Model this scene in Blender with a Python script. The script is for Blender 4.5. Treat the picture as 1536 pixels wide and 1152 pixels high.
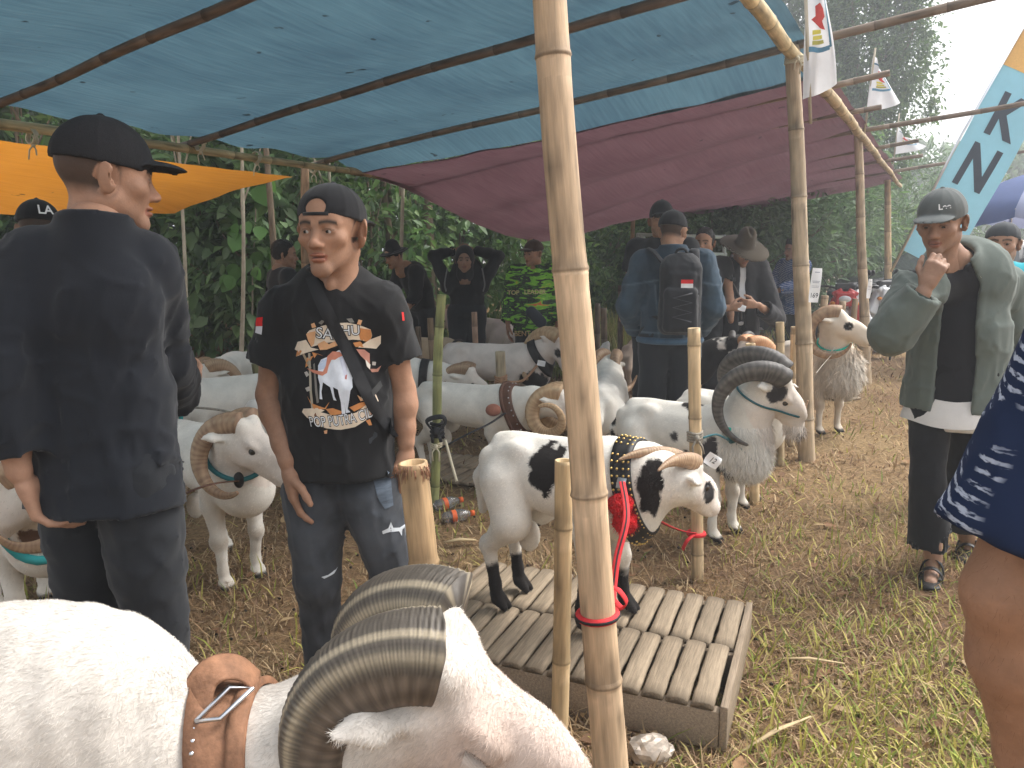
import bpy, bmesh, math, random
import numpy as np
from mathutils import Vector, Matrix, Quaternion
from mathutils.bvhtree import BVHTree

for _o in list(bpy.data.objects):
    bpy.data.objects.remove(_o, do_unlink=True)
scene = bpy.context.scene
COL = scene.collection
R = math.radians

# ------------------------------------------------------------------ camera
CAM_H, PITCH, FPX = 1.38, 9.25, 1154.0          # eye height, degrees down, focal length in pixels of a 1536 wide picture
cam_d = bpy.data.cameras.new('camera')
cam_d.sensor_width = 36.0
cam_d.lens = 36.0 * FPX / 1536.0
cam_d.clip_start = 0.05
cam_d.clip_end = 600.0
cam = bpy.data.objects.new('camera', cam_d)
COL.objects.link(cam)
cam.location = (0, 0, CAM_H)
cam.rotation_euler = (R(90 - PITCH), 0, 0)
scene.camera = cam

# ------------------------------------------------------------------ sky and sun: bright hazy overcast
SUN_AZ, SUN_EL = 68.0, 52.0                      # degrees: azimuth clockwise from +Y, elevation
world = bpy.data.worlds.new('World')
scene.world = world
world.use_nodes = True
wt = world.node_tree
for n in list(wt.nodes):
    wt.nodes.remove(n)
w_out = wt.nodes.new('ShaderNodeOutputWorld')
w_bg = wt.nodes.new('ShaderNodeBackground')
w_hs = wt.nodes.new('ShaderNodeHueSaturation')
w_sky = wt.nodes.new('ShaderNodeTexSky')
w_sky.sky_type = 'NISHITA'
w_sky.sun_disc = False
w_sky.sun_elevation = R(SUN_EL)
w_sky.sun_rotation = R(SUN_AZ)
w_sky.air_density = 1.4
w_sky.dust_density = 4.5
w_sky.ozone_density = 1.0
w_hs.inputs['Saturation'].default_value = 0.22
wt.links.new(w_sky.outputs['Color'], w_hs.inputs['Color'])
wt.links.new(w_hs.outputs['Color'], w_bg.inputs['Color'])
w_bg.inputs['Strength'].default_value = 0.15
wt.links.new(w_bg.outputs['Background'], w_out.inputs['Surface'])

sun_d = bpy.data.lights.new('sun', 'SUN')
sun_d.energy = 1.0
sun_d.angle = R(22)
sun_d.color = (1.0, 0.97, 0.92)
sun = bpy.data.objects.new('sun', sun_d)
COL.objects.link(sun)
_s = Vector((math.sin(R(SUN_AZ)) * math.cos(R(SUN_EL)), math.cos(R(SUN_AZ)) * math.cos(R(SUN_EL)), math.sin(R(SUN_EL))))
sun.rotation_euler = _s.to_track_quat('Z', 'Y').to_euler()
sun.location = _s * 30

# ------------------------------------------------------------------ exposure
vs = scene.view_settings
vs.view_transform = 'Standard'
vs.look = 'None'
vs.exposure = 1.36
vs.gamma = 1.0
vs.use_curve_mapping = False
scene.render.engine = 'CYCLES'
cy = scene.cycles
cy.use_denoising = True
try:
    cy.denoiser = 'OPENIMAGEDENOISE'
except Exception:
    pass
HAZE = 0.0075                                    # density of the humid air
cy.max_bounces = 6
cy.diffuse_bounces = 3
cy.glossy_bounces = 2
cy.transmission_bounces = 4
cy.transparent_max_bounces = 8
cy.volume_bounces = 0
cy.sample_clamp_indirect = 8.0
cy.caustics_reflective = False
cy.caustics_refractive = False

# ------------------------------------------------------------------ helpers: places
def ray(px, py):
    u, v = (px - 768.0) / FPX, (576.0 - py) / FPX
    p = R(PITCH)
    return Vector((u, math.cos(p) + v * math.sin(p), -math.sin(p) + v * math.cos(p)))
def at(px, py, Y):                                # the point of depth Y metres seen in that direction
    d = ray(px, py)
    return Vector((0, 0, CAM_H)) + d * (Y / d.y)
def ground(px, py, z=0.0):
    d = ray(px, py)
    return Vector((0, 0, CAM_H)) + d * ((z - CAM_H) / d.z)

# ------------------------------------------------------------------ helpers: objects
def wm(o):
    m = o.matrix_basis.copy()
    if o.parent:
        m = wm(o.parent) @ o.matrix_parent_inverse @ m
    return m
def par(o, p):
    if p is not None:
        o.parent = p
        o.matrix_parent_inverse = wm(p).inverted()
    return o
def tag(o, label=None, cat=None, group=None, kind=None):
    if label: o['label'] = label
    if cat: o['category'] = cat
    if group: o['group'] = group
    if kind: o['kind'] = kind
    return o
def empty(name, loc=(0, 0, 0), rz=0.0):
    o = bpy.data.objects.new(name, None)
    o.empty_display_size = 0.1
    COL.objects.link(o)
    o.location = loc
    o.rotation_euler = (0, 0, rz)
    return o
def np_mesh(name, V, F, cols=None, smooth=True):
    """V (n,3); F a list of index arrays (m,k) with k = 3 or 4"""
    me = bpy.data.meshes.new(name)
    V = np.ascontiguousarray(V, dtype=np.float32)
    if not isinstance(F, (list, tuple)): F = [F]
    F = [np.asarray(f, dtype=np.int32) for f in F if len(f)]
    me.vertices.add(len(V))
    me.vertices.foreach_set('co', V.ravel())
    nl = sum(f.size for f in F); npol = sum(len(f) for f in F)
    me.loops.add(nl); me.polygons.add(npol)
    me.loops.foreach_set('vertex_index', np.concatenate([f.ravel() for f in F]))
    st = []; c = 0
    for f in F:
        st.append(c + np.arange(len(f)) * f.shape[1]); c += f.size
    me.polygons.foreach_set('loop_start', np.concatenate(st).astype(np.int32))
    if smooth:
        me.polygons.foreach_set('use_smooth', np.ones(npol, dtype=bool))
    me.update(calc_edges=True)
    if cols is not None:
        set_cols(me, cols)
    return me
def set_cols(me, cols):
    a = me.color_attributes.new('Col', 'FLOAT_COLOR', 'POINT')
    c4 = np.ones((len(me.vertices), 4), dtype=np.float32)
    c4[:, :3] = cols
    a.data.foreach_set('color', c4.ravel())
def obj(name, me, m=None, parent=None, mat=None):
    o = bpy.data.objects.new(name, me)
    COL.objects.link(o)
    if m is not None: o.matrix_basis = m
    if mat is not None:
        me.materials.clear()
        for q in (mat if isinstance(mat, (list, tuple)) else [mat]): me.materials.append(q)
    par(o, parent)
    return o
def copy_tree(o, parent=None):
    c = o.copy(); COL.objects.link(c)
    if parent is not None: c.parent = parent
    for ch in [q for q in list(o.children)]:
        copy_tree(ch, c)
    return c

# ------------------------------------------------------------------ helpers: materials
MATS = {}
def material(name, color=(0.5, 0.5, 0.5), rough=0.7, attr=False, var=0.0, vscale=6.0, stretch=(1, 1, 1), bump=0.0, bscale=60.0,
             bstretch=None, spec=0.3, metal=0.0, transl=0.0, sheen=0.0, detail=4.0, alpha=1.0, sss=0.0, trans=0.0, dark=None, bdist=0.01):
    if name in MATS: return MATS[name]
    m = bpy.data.materials.new(name); m.use_nodes = True
    t = m.node_tree; N = t.nodes; L = t.links
    b = N['Principled BSDF']; out = N['Material Output']
    b.inputs['Roughness'].default_value = rough
    b.inputs['Specular IOR Level'].default_value = spec
    b.inputs['Metallic'].default_value = metal
    if sheen: b.inputs['Sheen Weight'].default_value = sheen
    if trans: b.inputs['Transmission Weight'].default_value = trans
    if sss:
        b.inputs['Subsurface Weight'].default_value = sss
        b.inputs['Subsurface Radius'].default_value = (0.02, 0.008, 0.005)
        b.inputs['Subsurface Scale'].default_value = 0.5
    tc = N.new('ShaderNodeTexCoord')
    if attr:
        a = N.new('ShaderNodeAttribute'); a.attribute_name = 'Col'; src = a.outputs['Color']
    else:
        c = N.new('ShaderNodeRGB'); c.outputs[0].default_value = (*color, 1); src = c.outputs[0]
    if var > 0:
        mp = N.new('ShaderNodeMapping'); mp.inputs['Scale'].default_value = stretch
        nz = N.new('ShaderNodeTexNoise'); nz.inputs['Scale'].default_value = vscale; nz.inputs['Detail'].default_value = detail
        nz.inputs['Roughness'].default_value = 0.65
        L.new(tc.outputs['Object'], mp.inputs['Vector']); L.new(mp.outputs[0], nz.inputs['Vector'])
        mr = N.new('ShaderNodeMapRange'); mr.inputs['From Min'].default_value = 0.3; mr.inputs['From Max'].default_value = 0.7
        mr.inputs['To Min'].default_value = 1 - var; mr.inputs['To Max'].default_value = 1 + var
        L.new(nz.outputs['Fac'], mr.inputs['Value'])
        if dark is not None:
            mx = N.new('ShaderNodeMix'); mx.data_type = 'RGBA'
            mr2 = N.new('ShaderNodeMapRange'); mr2.inputs['From Min'].default_value = 0.38; mr2.inputs['From Max'].default_value = 0.62
            L.new(nz.outputs['Fac'], mr2.inputs['Value'])
            L.new(mr2.outputs[0], mx.inputs['Factor']); L.new(src, mx.inputs['B']); mx.inputs['A'].default_value = (*dark, 1)
            src = mx.outputs['Result']
        vm = N.new('ShaderNodeVectorMath'); vm.operation = 'SCALE'
        L.new(src, vm.inputs[0]); L.new(mr.outputs[0], vm.inputs['Scale']); src = vm.outputs[0]
    L.new(src, b.inputs['Base Color'])
    if bump > 0:
        mp2 = N.new('ShaderNodeMapping'); mp2.inputs['Scale'].default_value = bstretch or stretch
        n2 = N.new('ShaderNodeTexNoise'); n2.inputs['Scale'].default_value = bscale; n2.inputs['Detail'].default_value = 3.0
        L.new(tc.outputs['Object'], mp2.inputs['Vector']); L.new(mp2.outputs[0], n2.inputs['Vector'])
        bp = N.new('ShaderNodeBump'); bp.inputs['Strength'].default_value = bump; bp.inputs['Distance'].default_value = bdist
        L.new(n2.outputs['Fac'], bp.inputs['Height']); L.new(bp.outputs['Normal'], b.inputs['Normal'])
    if transl > 0:
        tr = N.new('ShaderNodeBsdfTranslucent'); L.new(src, tr.inputs['Color'])
        ms = N.new('ShaderNodeMixShader'); ms.inputs['Fac'].default_value = transl
        L.new(b.outputs[0], ms.inputs[1]); L.new(tr.outputs[0], ms.inputs[2]); L.new(ms.outputs[0], out.inputs['Surface'])
    if alpha < 1:
        tp = N.new('ShaderNodeBsdfTransparent'); ms = N.new('ShaderNodeMixShader'); ms.inputs['Fac'].default_value = 1 - alpha
        L.new(b.outputs[0], ms.inputs[1]); L.new(tp.outputs[0], ms.inputs[2]); L.new(ms.outputs[0], out.inputs['Surface'])
    MATS[name] = m
    return m

# ------------------------------------------------------------------ helpers: noise
def wavy(P, f, seed=0, n=5):
    """smooth pseudo noise in about -1..1: a few warped sine waves"""
    r = np.random.RandomState(seed)
    P = np.asarray(P, dtype=np.float32) * f
    out = np.zeros(len(P), np.float32)
    for i in range(n):
        k = r.randn(3); k /= np.linalg.norm(k)
        k2 = r.randn(3); k2 /= np.linalg.norm(k2)
        ph = r.rand(2) * 6.28
        s = 1.0 + 0.35 * i
        out += np.sin((P @ k.astype(np.float32)) * s * 6.28 + ph[0] + 1.3 * np.sin((P @ k2.astype(np.float32)) * s * 4.1 + ph[1])) / (1 + 0.25 * i)
    return out / (n * 0.62)

# ------------------------------------------------------------------ helpers: smooth solids (signed distance fields meshed by surface nets)
def V3(a): return np.array(a, dtype=np.float32)
class Sdf:
    def __init__(s): s.P = []; s.dis = None
    def cap(s, a, b, ra, rb=None, k=0.02, sc=None, sub=False):
        a, b = V3(a), V3(b); rb = ra if rb is None else rb
        ba = b - a; L2 = max(float(ba @ ba), 1e-9)
        def f(p):
            q = p - a
            t = np.clip(q @ ba / L2, 0, 1)
            q = q - t[:, None] * ba
            if sc is not None:
                n = V3(sc[0]); n = n / np.linalg.norm(n)
                q = q + (q @ n)[:, None] * n * (1.0 / sc[1] - 1.0)
                return (np.sqrt((q * q).sum(1)) - (ra + (rb - ra) * t)) * min(1.0, sc[1])
            return np.sqrt((q * q).sum(1)) - (ra + (rb - ra) * t)
        mx = max(ra, rb) * (max(1.0, sc[1]) if sc is not None else 1)
        s.P.append((f, (a + b) / 2, math.sqrt(L2) / 2 + mx, k, sub)); return s
    def chain(s, pts, rs, k=0.02, sc=None, sub=False):
        for i in range(len(pts) - 1): s.cap(pts[i], pts[i + 1], rs[i], rs[i + 1], k, sc, sub)
        return s
    def ell(s, c, r, rot=None, k=0.02, sub=False):
        c, r = V3(c), V3(r)
        M = np.array(rot, dtype=np.float32) if rot is not None else None
        def f(p):
            q = p - c
            if M is not None: q = q @ M          # columns of M are the local axes
            k0 = np.sqrt(((q / r) ** 2).sum(1)); k1 = np.sqrt(((q / (r * r)) ** 2).sum(1)) + 1e-9
            return k0 * (k0 - 1.0) / k1
        s.P.append((f, c, float(r.max()), k, sub)); return s
    def box(s, c, half, rad=.02, rot=None, k=0.02, sub=False):
        c, b = V3(c), V3(half) - rad; M = np.array(rot, dtype=np.float32) if rot is not None else None
        def f(p):
            q = p - c
            if M is not None: q = q @ M
            q = np.abs(q) - b
            return np.sqrt((np.maximum(q, 0) ** 2).sum(1)) + np.minimum(q.max(1), 0) - rad
        s.P.append((f, c, float(np.linalg.norm(V3(half))), k, sub)); return s
    def cut(s, o, n):
        """keeps the side against n"""
        o, n = V3(o), V3(n); n = n / np.linalg.norm(n)
        s.P.append((lambda p: (p - o) @ n, None, 0, 0, 'cut')); return s
    def add(s, S, k=0.02, c=None, r=None):
        s.P.append((S, c, r or 0, k, False)); return s
    def __call__(s, p, margin=0.08):
        d = np.full(len(p), 1.0, np.float32)
        for f, c, rad, k, sub in s.P:
            if sub == 'cut':
                d = np.maximum(d, f(p)); continue
            if c is None:
                di = f(p); m = slice(None); dm = d
            else:
                q = p - c
                m = np.nonzero((q * q).sum(1) < (rad + k + margin) ** 2)[0]
                if len(m) == 0: continue
                di = f(p[m]); dm = d[m]
            if sub:
                h = np.clip(0.5 - 0.5 * (dm + di) / max(k, 1e-6), 0, 1)
                d[m] = dm + (-di - dm) * h + k * h * (1 - h)
            else:
                h = np.clip(0.5 + 0.5 * (di - dm) / max(k, 1e-6), 0, 1)
                d[m] = di + (dm - di) * h - k * h * (1 - h)
        if s.dis is not None: d = d + s.dis(p)
        return d

_E = [(0, 1), (2, 3), (4, 5), (6, 7), (0, 2), (1, 3), (4, 6), (5, 7), (0, 4), (1, 5), (2, 6), (3, 7)]
_C = np.array([[(i >> 0) & 1, (i >> 1) & 1, (i >> 2) & 1] for i in range(8)])
def sdf_mesh(S, lo, hi, h):
    lo, hi = V3(lo), V3(hi)
    B = 4
    n = np.ceil((hi - lo) / (B * h)).astype(int) + 1
    ax = [lo[i] + (np.arange(n[i]) + 0.5) * B * h for i in range(3)]
    g = np.stack(np.meshgrid(*ax, indexing='ij'), -1).reshape(-1, 3).astype(np.float32)
    dc = S(g, margin=max(0.08, 9 * h)).reshape(n)
    act = np.abs(dc) < 6.5 * h
    D = np.repeat(np.repeat(np.repeat(np.sign(dc) * 9.0, B, 0), B, 1), B, 2).astype(np.float32)
    D6 = D.reshape(n[0], B, n[1], B, n[2], B)
    bi = np.argwhere(act)
    off = (np.stack(np.meshgrid(*[np.arange(B)] * 3, indexing='ij'), -1).reshape(-1, 3) + 0.5) * h
    for c in range(0, len(bi), 6000):
        b = bi[c:c + 6000]
        p = (lo + b[:, None, :] * (B * h) + off[None]).reshape(-1, 3).astype(np.float32)
        D6[b[:, 0], :, b[:, 1], :, b[:, 2], :] = S(p, margin=9 * h).reshape(-1, B, B, B)
    ins = D < 0
    cnt = np.zeros(np.array(D.shape) - 1, np.int8)
    for c in _C:
        cnt += ins[c[0]:D.shape[0] - 1 + c[0], c[1]:D.shape[1] - 1 + c[1], c[2]:D.shape[2] - 1 + c[2]]
    cells = np.argwhere((cnt > 0) & (cnt < 8))
    vals = np.stack([D[cells[:, 0] + c[0], cells[:, 1] + c[1], cells[:, 2] + c[2]] for c in _C], 1)
    acc = np.zeros((len(cells), 3), np.float32); num = np.zeros(len(cells), np.float32)
    for a, b in _E:
        va, vb = vals[:, a], vals[:, b]
        m = (va < 0) != (vb < 0)
        t = np.where(m, va / np.where(np.abs(va - vb) < 1e-9, 1e-9, va - vb), 0)
        acc += np.where(m[:, None], _C[a] + t[:, None] * (_C[b] - _C[a]), 0); num += m
    V = lo + (cells + acc / num[:, None] + 0.5) * h
    idx = np.full(cnt.shape, -1, np.int32)
    idx[cells[:, 0], cells[:, 1], cells[:, 2]] = np.arange(len(cells))
    Q = []
    for axis in range(3):
        s0 = [slice(None)] * 3; s1 = [slice(None)] * 3
        s0[axis] = slice(0, -1); s1[axis] = slice(1, None)
        a, b = ins[tuple(s0)], ins[tuple(s1)]
        e = np.argwhere(a != b)
        o1, o2 = (axis + 1) % 3, (axis + 2) % 3
        ok = (e[:, o1] > 0) & (e[:, o2] > 0) & (e[:, o1] < cnt.shape[o1]) & (e[:, o2] < cnt.shape[o2])
        e = e[ok]
        def cell(d1, d2):
            q = e.copy(); q[:, o1] -= d1; q[:, o2] -= d2
            return idx[q[:, 0], q[:, 1], q[:, 2]]
        quad = np.stack([cell(1, 1), cell(0, 1), cell(0, 0), cell(1, 0)], 1)
        flip = ~a[e[:, 0], e[:, 1], e[:, 2]]
        quad[flip] = quad[flip][:, ::-1]
        Q.append(quad)
    Q = np.concatenate(Q)
    Q = Q[(Q >= 0).all(1)]
    return V, Q

# ------------------------------------------------------------------ helpers: swept shapes
def frames(P):
    P = [Vector(p) for p in P]; n = len(P); T = []
    for i in range(n):
        T.append((P[min(i + 1, n - 1)] - P[max(i - 1, 0)]).normalized())
    ref = Vector((0, 0, 1)) if abs(T[0].z) < 0.9 else Vector((1, 0, 0))
    u = T[0].cross(ref).normalized(); fr = []
    for i in range(n):
        u = (u - T[i] * u.dot(T[i])).normalized(); fr.append((P[i], u, T[i].cross(u)))
    return fr
def tube_np(P, rad, n=8, caps=True, flat=1.0):
    """a tube along points P with radius (number or list); returns V, faces list"""
    fr = frames(P); m = len(fr)
    rs = rad if hasattr(rad, '__len__') else [rad] * m
    V = []
    for (c, u, w), r in zip(fr, rs):
        for j in range(n):
            a = 2 * math.pi * j / n
            V.append(c + u * (math.cos(a) * r) + w * (math.sin(a) * r * flat))
    F = []
    for i in range(m - 1):
        for j in range(n):
            F.append((i * n + j, i * n + (j + 1) % n, (i + 1) * n + (j + 1) % n, (i + 1) * n + j))
    T = []
    if caps:
        V.append(fr[0][0]); V.append(fr[-1][0])
        a, b = len(V) - 2, len(V) - 1
        for j in range(n):
            T.append((a, (j + 1) % n, j)); T.append((b, (m - 1) * n + j, (m - 1) * n + (j + 1) % n))
    return np.array([tuple(v) for v in V], np.float32), [np.array(F, np.int32), np.array(T, np.int32).reshape(-1, 3)]
def merge_np(parts):
    Vs, F4, F3, c = [], [], [], 0
    for V, F in parts:
        Vs.append(np.asarray(V, np.float32))
        for f in (F if isinstance(F, (list, tuple)) else [F]):
            f = np.asarray(f)
            if not len(f): continue
            (F4 if f.shape[1] == 4 else F3).append(f + c)
        c += len(V)
    out = []
    if F4: out.append(np.concatenate(F4))
    if F3: out.append(np.concatenate(F3))
    return np.concatenate(Vs), out
def box_np(c, s, rot=None):
    c = np.array(c, np.float32); h = np.array(s, np.float32) / 2
    V = np.array([[x, y, z] for x in (-1, 1) for y in (-1, 1) for z in (-1, 1)], np.float32) * h
    if rot is not None: V = V @ np.array(rot, np.float32).T
    F = np.array([[0, 1, 3, 2], [4, 6, 7, 5], [0, 4, 5, 1], [2, 3, 7, 6], [0, 2, 6, 4], [1, 5, 7, 3]])
    return V + c, [F]
def smoothpath(P, n=8):
    """Catmull-Rom through points"""
    P = [Vector(p) for p in P]; out = []
    for i in range(len(P) - 1):
        p0, p1, p2, p3 = P[max(i - 1, 0)], P[i], P[i + 1], P[min(i + 2, len(P) - 1)]
        for j in range(n):
            t = j / n
            out.append(0.5 * ((2 * p1) + (p2 - p0) * t + (2 * p0 - 5 * p1 + 4 * p2 - p3) * t * t + (3 * p1 - p0 - 3 * p2 + p3) * t ** 3))
    out.append(P[-1]); return out
def rope(name, pts, r, mat, parent=None, n=8, sides=7, flat=1.0):
    V, F = tube_np(smoothpath(pts, n), r, sides, flat=flat)
    return obj(name, np_mesh(name, V, F), None, parent, mat)
def basis(z, xh=(1, 0, 0)):
    z = Vector(z).normalized(); x = Vector(xh); x = (x - z * x.dot(z)).normalized(); y = z.cross(x)
    return Matrix((x, y, z)).transposed()
def box_obj(name, c, s, mat, parent=None, rot=None, bevel=0.0):
    V, F = box_np((0, 0, 0), s)
    me = np_mesh(name, V, F, smooth=False)
    if bevel > 0:
        bm = bmesh.new(); bm.from_mesh(me)
        bmesh.ops.bevel(bm, geom=bm.edges[:], offset=bevel, segments=2, affect='EDGES', profile=0.5)
        bm.to_mesh(me); bm.free()
    M = Matrix.Translation(Vector(c))
    if rot is not None: M = M @ rot.to_4x4()
    return obj(name, me, M, parent, mat)
# ------------------------------------------------------------------ materials of the place
def tarp_mat(name, c, c2, transl):
    m = bpy.data.materials.new(name); m.use_nodes = True
    t = m.node_tree; N = t.nodes; L = t.links
    b = N['Principled BSDF']; out = N['Material Output']
    tc = N.new('ShaderNodeTexCoord')
    nz = N.new('ShaderNodeTexNoise'); nz.inputs['Scale'].default_value = 1.6; nz.inputs['Detail'].default_value = 6
    st = N.new('ShaderNodeMapping'); st.inputs['Scale'].default_value = (2.0, 26.0, 1.0)
    n2 = N.new('ShaderNodeTexNoise'); n2.inputs['Scale'].default_value = 1.4; n2.inputs['Detail'].default_value = 5
    L.new(tc.outputs['Object'], nz.inputs['Vector']); L.new(tc.outputs['Object'], st.inputs['Vector']); L.new(st.outputs[0], n2.inputs['Vector'])
    ad = N.new('ShaderNodeMath'); ad.operation = 'ADD'
    L.new(nz.outputs['Fac'], ad.inputs[0]); L.new(n2.outputs['Fac'], ad.inputs[1])
    mr = N.new('ShaderNodeMapRange'); mr.inputs['From Min'].default_value = 0.72; mr.inputs['From Max'].default_value = 1.28
    L.new(ad.outputs[0], mr.inputs['Value'])
    mx = N.new('ShaderNodeMix'); mx.data_type = 'RGBA'
    mx.inputs['A'].default_value = (*c, 1); mx.inputs['B'].default_value = (*c2, 1)
    L.new(mr.outputs[0], mx.inputs['Factor'])
    # dark specks: dirt and leaf litter, its shadow through the sheet painted in
    vo = N.new('ShaderNodeTexNoise'); vo.inputs['Scale'].default_value = 7.0; vo.inputs['Detail'].default_value = 2
    L.new(tc.outputs['Object'], vo.inputs['Vector'])
    gt = N.new('ShaderNodeMapRange'); gt.inputs['From Min'].default_value = 0.725; gt.inputs['From Max'].default_value = 0.755
    L.new(vo.outputs['Fac'], gt.inputs['Value'])
    m2 = N.new('ShaderNodeMix'); m2.data_type = 'RGBA'; m2.inputs['B'].default_value = (c[0] * 0.25 + 0.004, c[1] * 0.25 + 0.004, c[2] * 0.25 + 0.004, 1)
    L.new(gt.outputs[0], m2.inputs['Factor']); L.new(mx.outputs['Result'], m2.inputs['A'])
    b.inputs['Roughness'].default_value = 0.55; b.inputs['Specular IOR Level'].default_value = 0.3
    L.new(m2.outputs['Result'], b.inputs['Base Color'])
    bp = N.new('ShaderNodeBump'); bp.inputs['Strength'].default_value = 0.35; bp.inputs['Distance'].default_value = 0.02
    L.new(n2.outputs['Fac'], bp.inputs['Height']); L.new(bp.outputs[0], b.inputs['Normal'])
    tr = N.new('ShaderNodeBsdfTranslucent'); L.new(m2.outputs['Result'], tr.inputs['Color'])
    ms = N.new('ShaderNodeMixShader'); ms.inputs['Fac'].default_value = transl
    L.new(b.outputs[0], ms.inputs[1]); L.new(tr.outputs[0], ms.inputs[2]); L.new(ms.outputs[0], out.inputs['Surface'])
    return m
M_BLUE = tarp_mat('blue tarp', (0.046, 0.094, 0.130), (0.078, 0.150, 0.188), 0.46)
M_PURPLE = tarp_mat('maroon tarp', (0.095, 0.044, 0.053), (0.14, 0.072, 0.083), 0.38)
M_ORANGE = tarp_mat('orange tarp', (0.58, 0.22, 0.02), (0.68, 0.28, 0.035), 0.42)
M_BAMBOO = material('bamboo', attr=True, rough=0.6, spec=0.3, var=0.26, vscale=7, stretch=(7, 7, 0.5), bump=0.25, bscale=30, bstretch=(8, 8, 0.3), bdist=0.004)
M_LEAF = material('leaf', attr=True, rough=0.5, spec=0.35, transl=0.45)
M_BARK = material('bark', (0.16, 0.12, 0.08), rough=0.9, var=0.4, vscale=8, stretch=(3, 3, 0.6), bump=0.6, bscale=25)
M_GRASS = material('grass', attr=True, rough=0.75, spec=0.2, transl=0.2)
M_TWINE = material('pale twine', (0.62, 0.56, 0.42), rough=0.9)

# ------------------------------------------------------------------ ground
def ground_mat():
    m = bpy.data.materials.new('dry ground'); m.use_nodes = True
    t = m.node_tree; N = t.nodes; L = t.links; b = N['Principled BSDF']
    tc = N.new('ShaderNodeTexCoord')
    def noise(s, d, r=0.6):
        n = N.new('ShaderNodeTexNoise'); n.inputs['Scale'].default_value = s; n.inputs['Detail'].default_value = d; n.inputs['Roughness'].default_value = r
        L.new(tc.outputs['Object'], n.inputs['Vector']); return n
    a, f = noise(0.55, 5), noise(38, 6, 0.75)
    r1 = N.new('ShaderNodeValToRGB'); e = r1.color_ramp.elements
    e[0].position = 0.38; e[0].color = (0.23, 0.145, 0.09, 1); e[1].position = 0.62; e[1].color = (0.31, 0.225, 0.13, 1)
    L.new(a.outputs['Fac'], r1.inputs['Fac'])
    r2 = N.new('ShaderNodeValToRGB'); e = r2.color_ramp.elements
    e[0].position = 0.3; e[0].color = (0.35, 0.33, 0.3, 1); e[1].position = 0.72; e[1].color = (1.5, 1.42, 1.25, 1)
    L.new(f.outputs['Fac'], r2.inputs['Fac'])
    mx = N.new('ShaderNodeMix'); mx.data_type = 'RGBA'; mx.blend_type = 'MULTIPLY'; mx.inputs['Factor'].default_value = 1
    L.new(r1.outputs[0], mx.inputs['A']); L.new(r2.outputs[0], mx.inputs['B'])
    L.new(mx.outputs['Result'], b.inputs['Base Color']); b.inputs['Roughness'].default_value = 0.95; b.inputs['Specular IOR Level'].default_value = 0.1
    bp = N.new('ShaderNodeBump'); bp.inputs['Strength'].default_value = 0.8; bp.inputs['Distance'].default_value = 0.03
    L.new(f.outputs['Fac'], bp.inputs['Height']); L.new(bp.outputs[0], b.inputs['Normal'])
    return m
def ground_z(x, y):
    x = np.asarray(x, float); y = np.asarray(y, float)
    near = 0.012 * np.sin(1.7 * x + 0.6) * np.sin(1.3 * y + 1.1) + 0.008 * np.sin(3.1 * x - 2.2 * y)
    # a low bank rises under the wood on the left
    bank = np.clip((-0.62 * x * 0 + (y - 8.6 - 0.9 * np.clip(x + 3.5, 0, 9))) / 3.0, 0, 1) * np.clip((2.0 - x) / 3.0, 0, 1)
    return near + 0.55 * bank * bank * (3 - 2 * bank)
gx = np.unique(np.concatenate([np.linspace(-220, -10, 14), np.linspace(-10, 14, 97), np.linspace(14, 220, 14)]))
gy = np.unique(np.concatenate([np.linspace(-60, 0, 7), np.linspace(0, 22, 89), np.linspace(22, 320, 16)]))
GX, GY = np.meshgrid(gx, gy, indexing='ij')
GV = np.stack([GX, GY, ground_z(GX, GY)], -1).reshape(-1, 3)
i, j = np.meshgrid(np.arange(len(gx) - 1), np.arange(len(gy) - 1), indexing='ij')
nj = len(gy); q0 = (i * nj + j).ravel()
ground_o = obj('ground', np_mesh('ground', GV, np.stack([q0, q0 + nj, q0 + nj + 1, q0 + 1], 1)), mat=ground_mat())
tag(ground_o, kind='structure')

def blades(n, xs, ys, lmin, lmax, w, cols, seed, lay=0.5, zoff=0.0):
    """n narrow bent blades at xs, ys; cols (n,3)"""
    r = np.random.RandomState(seed)
    L = lmin + (lmax - lmin) * r.rand(n) ** 1.6
    az = r.rand(n) * 6.283
    lean = np.clip(lay + 0.35 * r.randn(n), 0.05, 1.45)
    d = np.stack([np.cos(az), np.sin(az)], 1); s = np.stack([-np.sin(az), np.cos(az)], 1)
    z0 = ground_z(xs, ys) + zoff
    bend = lean + 0.5 * r.rand(n)
    V = np.zeros((n, 5, 3), np.float32)
    base = np.stack([xs, ys, z0], 1)
    ww = w * (0.6 + 0.8 * r.rand(n))
    mid = base.copy(); mid[:, :2] += d * (np.sin(lean) * L * 0.5)[:, None]; mid[:, 2] += np.cos(lean) * L * 0.5
    tip = mid.copy(); tip[:, :2] += d * (np.sin(bend) * L * 0.5)[:, None]; tip[:, 2] += np.cos(bend) * L * 0.5
    tip[:, 2] = np.maximum(tip[:, 2], z0 + 0.006 + 0.02 * r.rand(n)); mid[:, 2] = np.maximum(mid[:, 2], z0 + 0.008 + 0.02 * r.rand(n))
    sd = np.concatenate([s, np.zeros((n, 1))], 1) * ww[:, None] * 0.5
    V[:, 0] = base - sd; V[:, 1] = base + sd; V[:, 2] = mid - sd * 0.9; V[:, 3] = mid + sd * 0.9; V[:, 4] = tip
    b = np.arange(n)[:, None] * 5
    return V.reshape(-1, 3), [b + np.array([[0, 1, 3, 2]]), b + np.array([[2, 3, 4]])], np.repeat(cols, 5, 0)
def scatter(n, y0, y1, seed, xl=-0.72, xr=0.72, far=1.0):
    r = np.random.RandomState(seed)
    ys = y0 + (y1 - y0) * r.rand(n) ** far
    return (xl + (xr - xl) * r.rand(n)) * (ys + 0.4), ys
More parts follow.
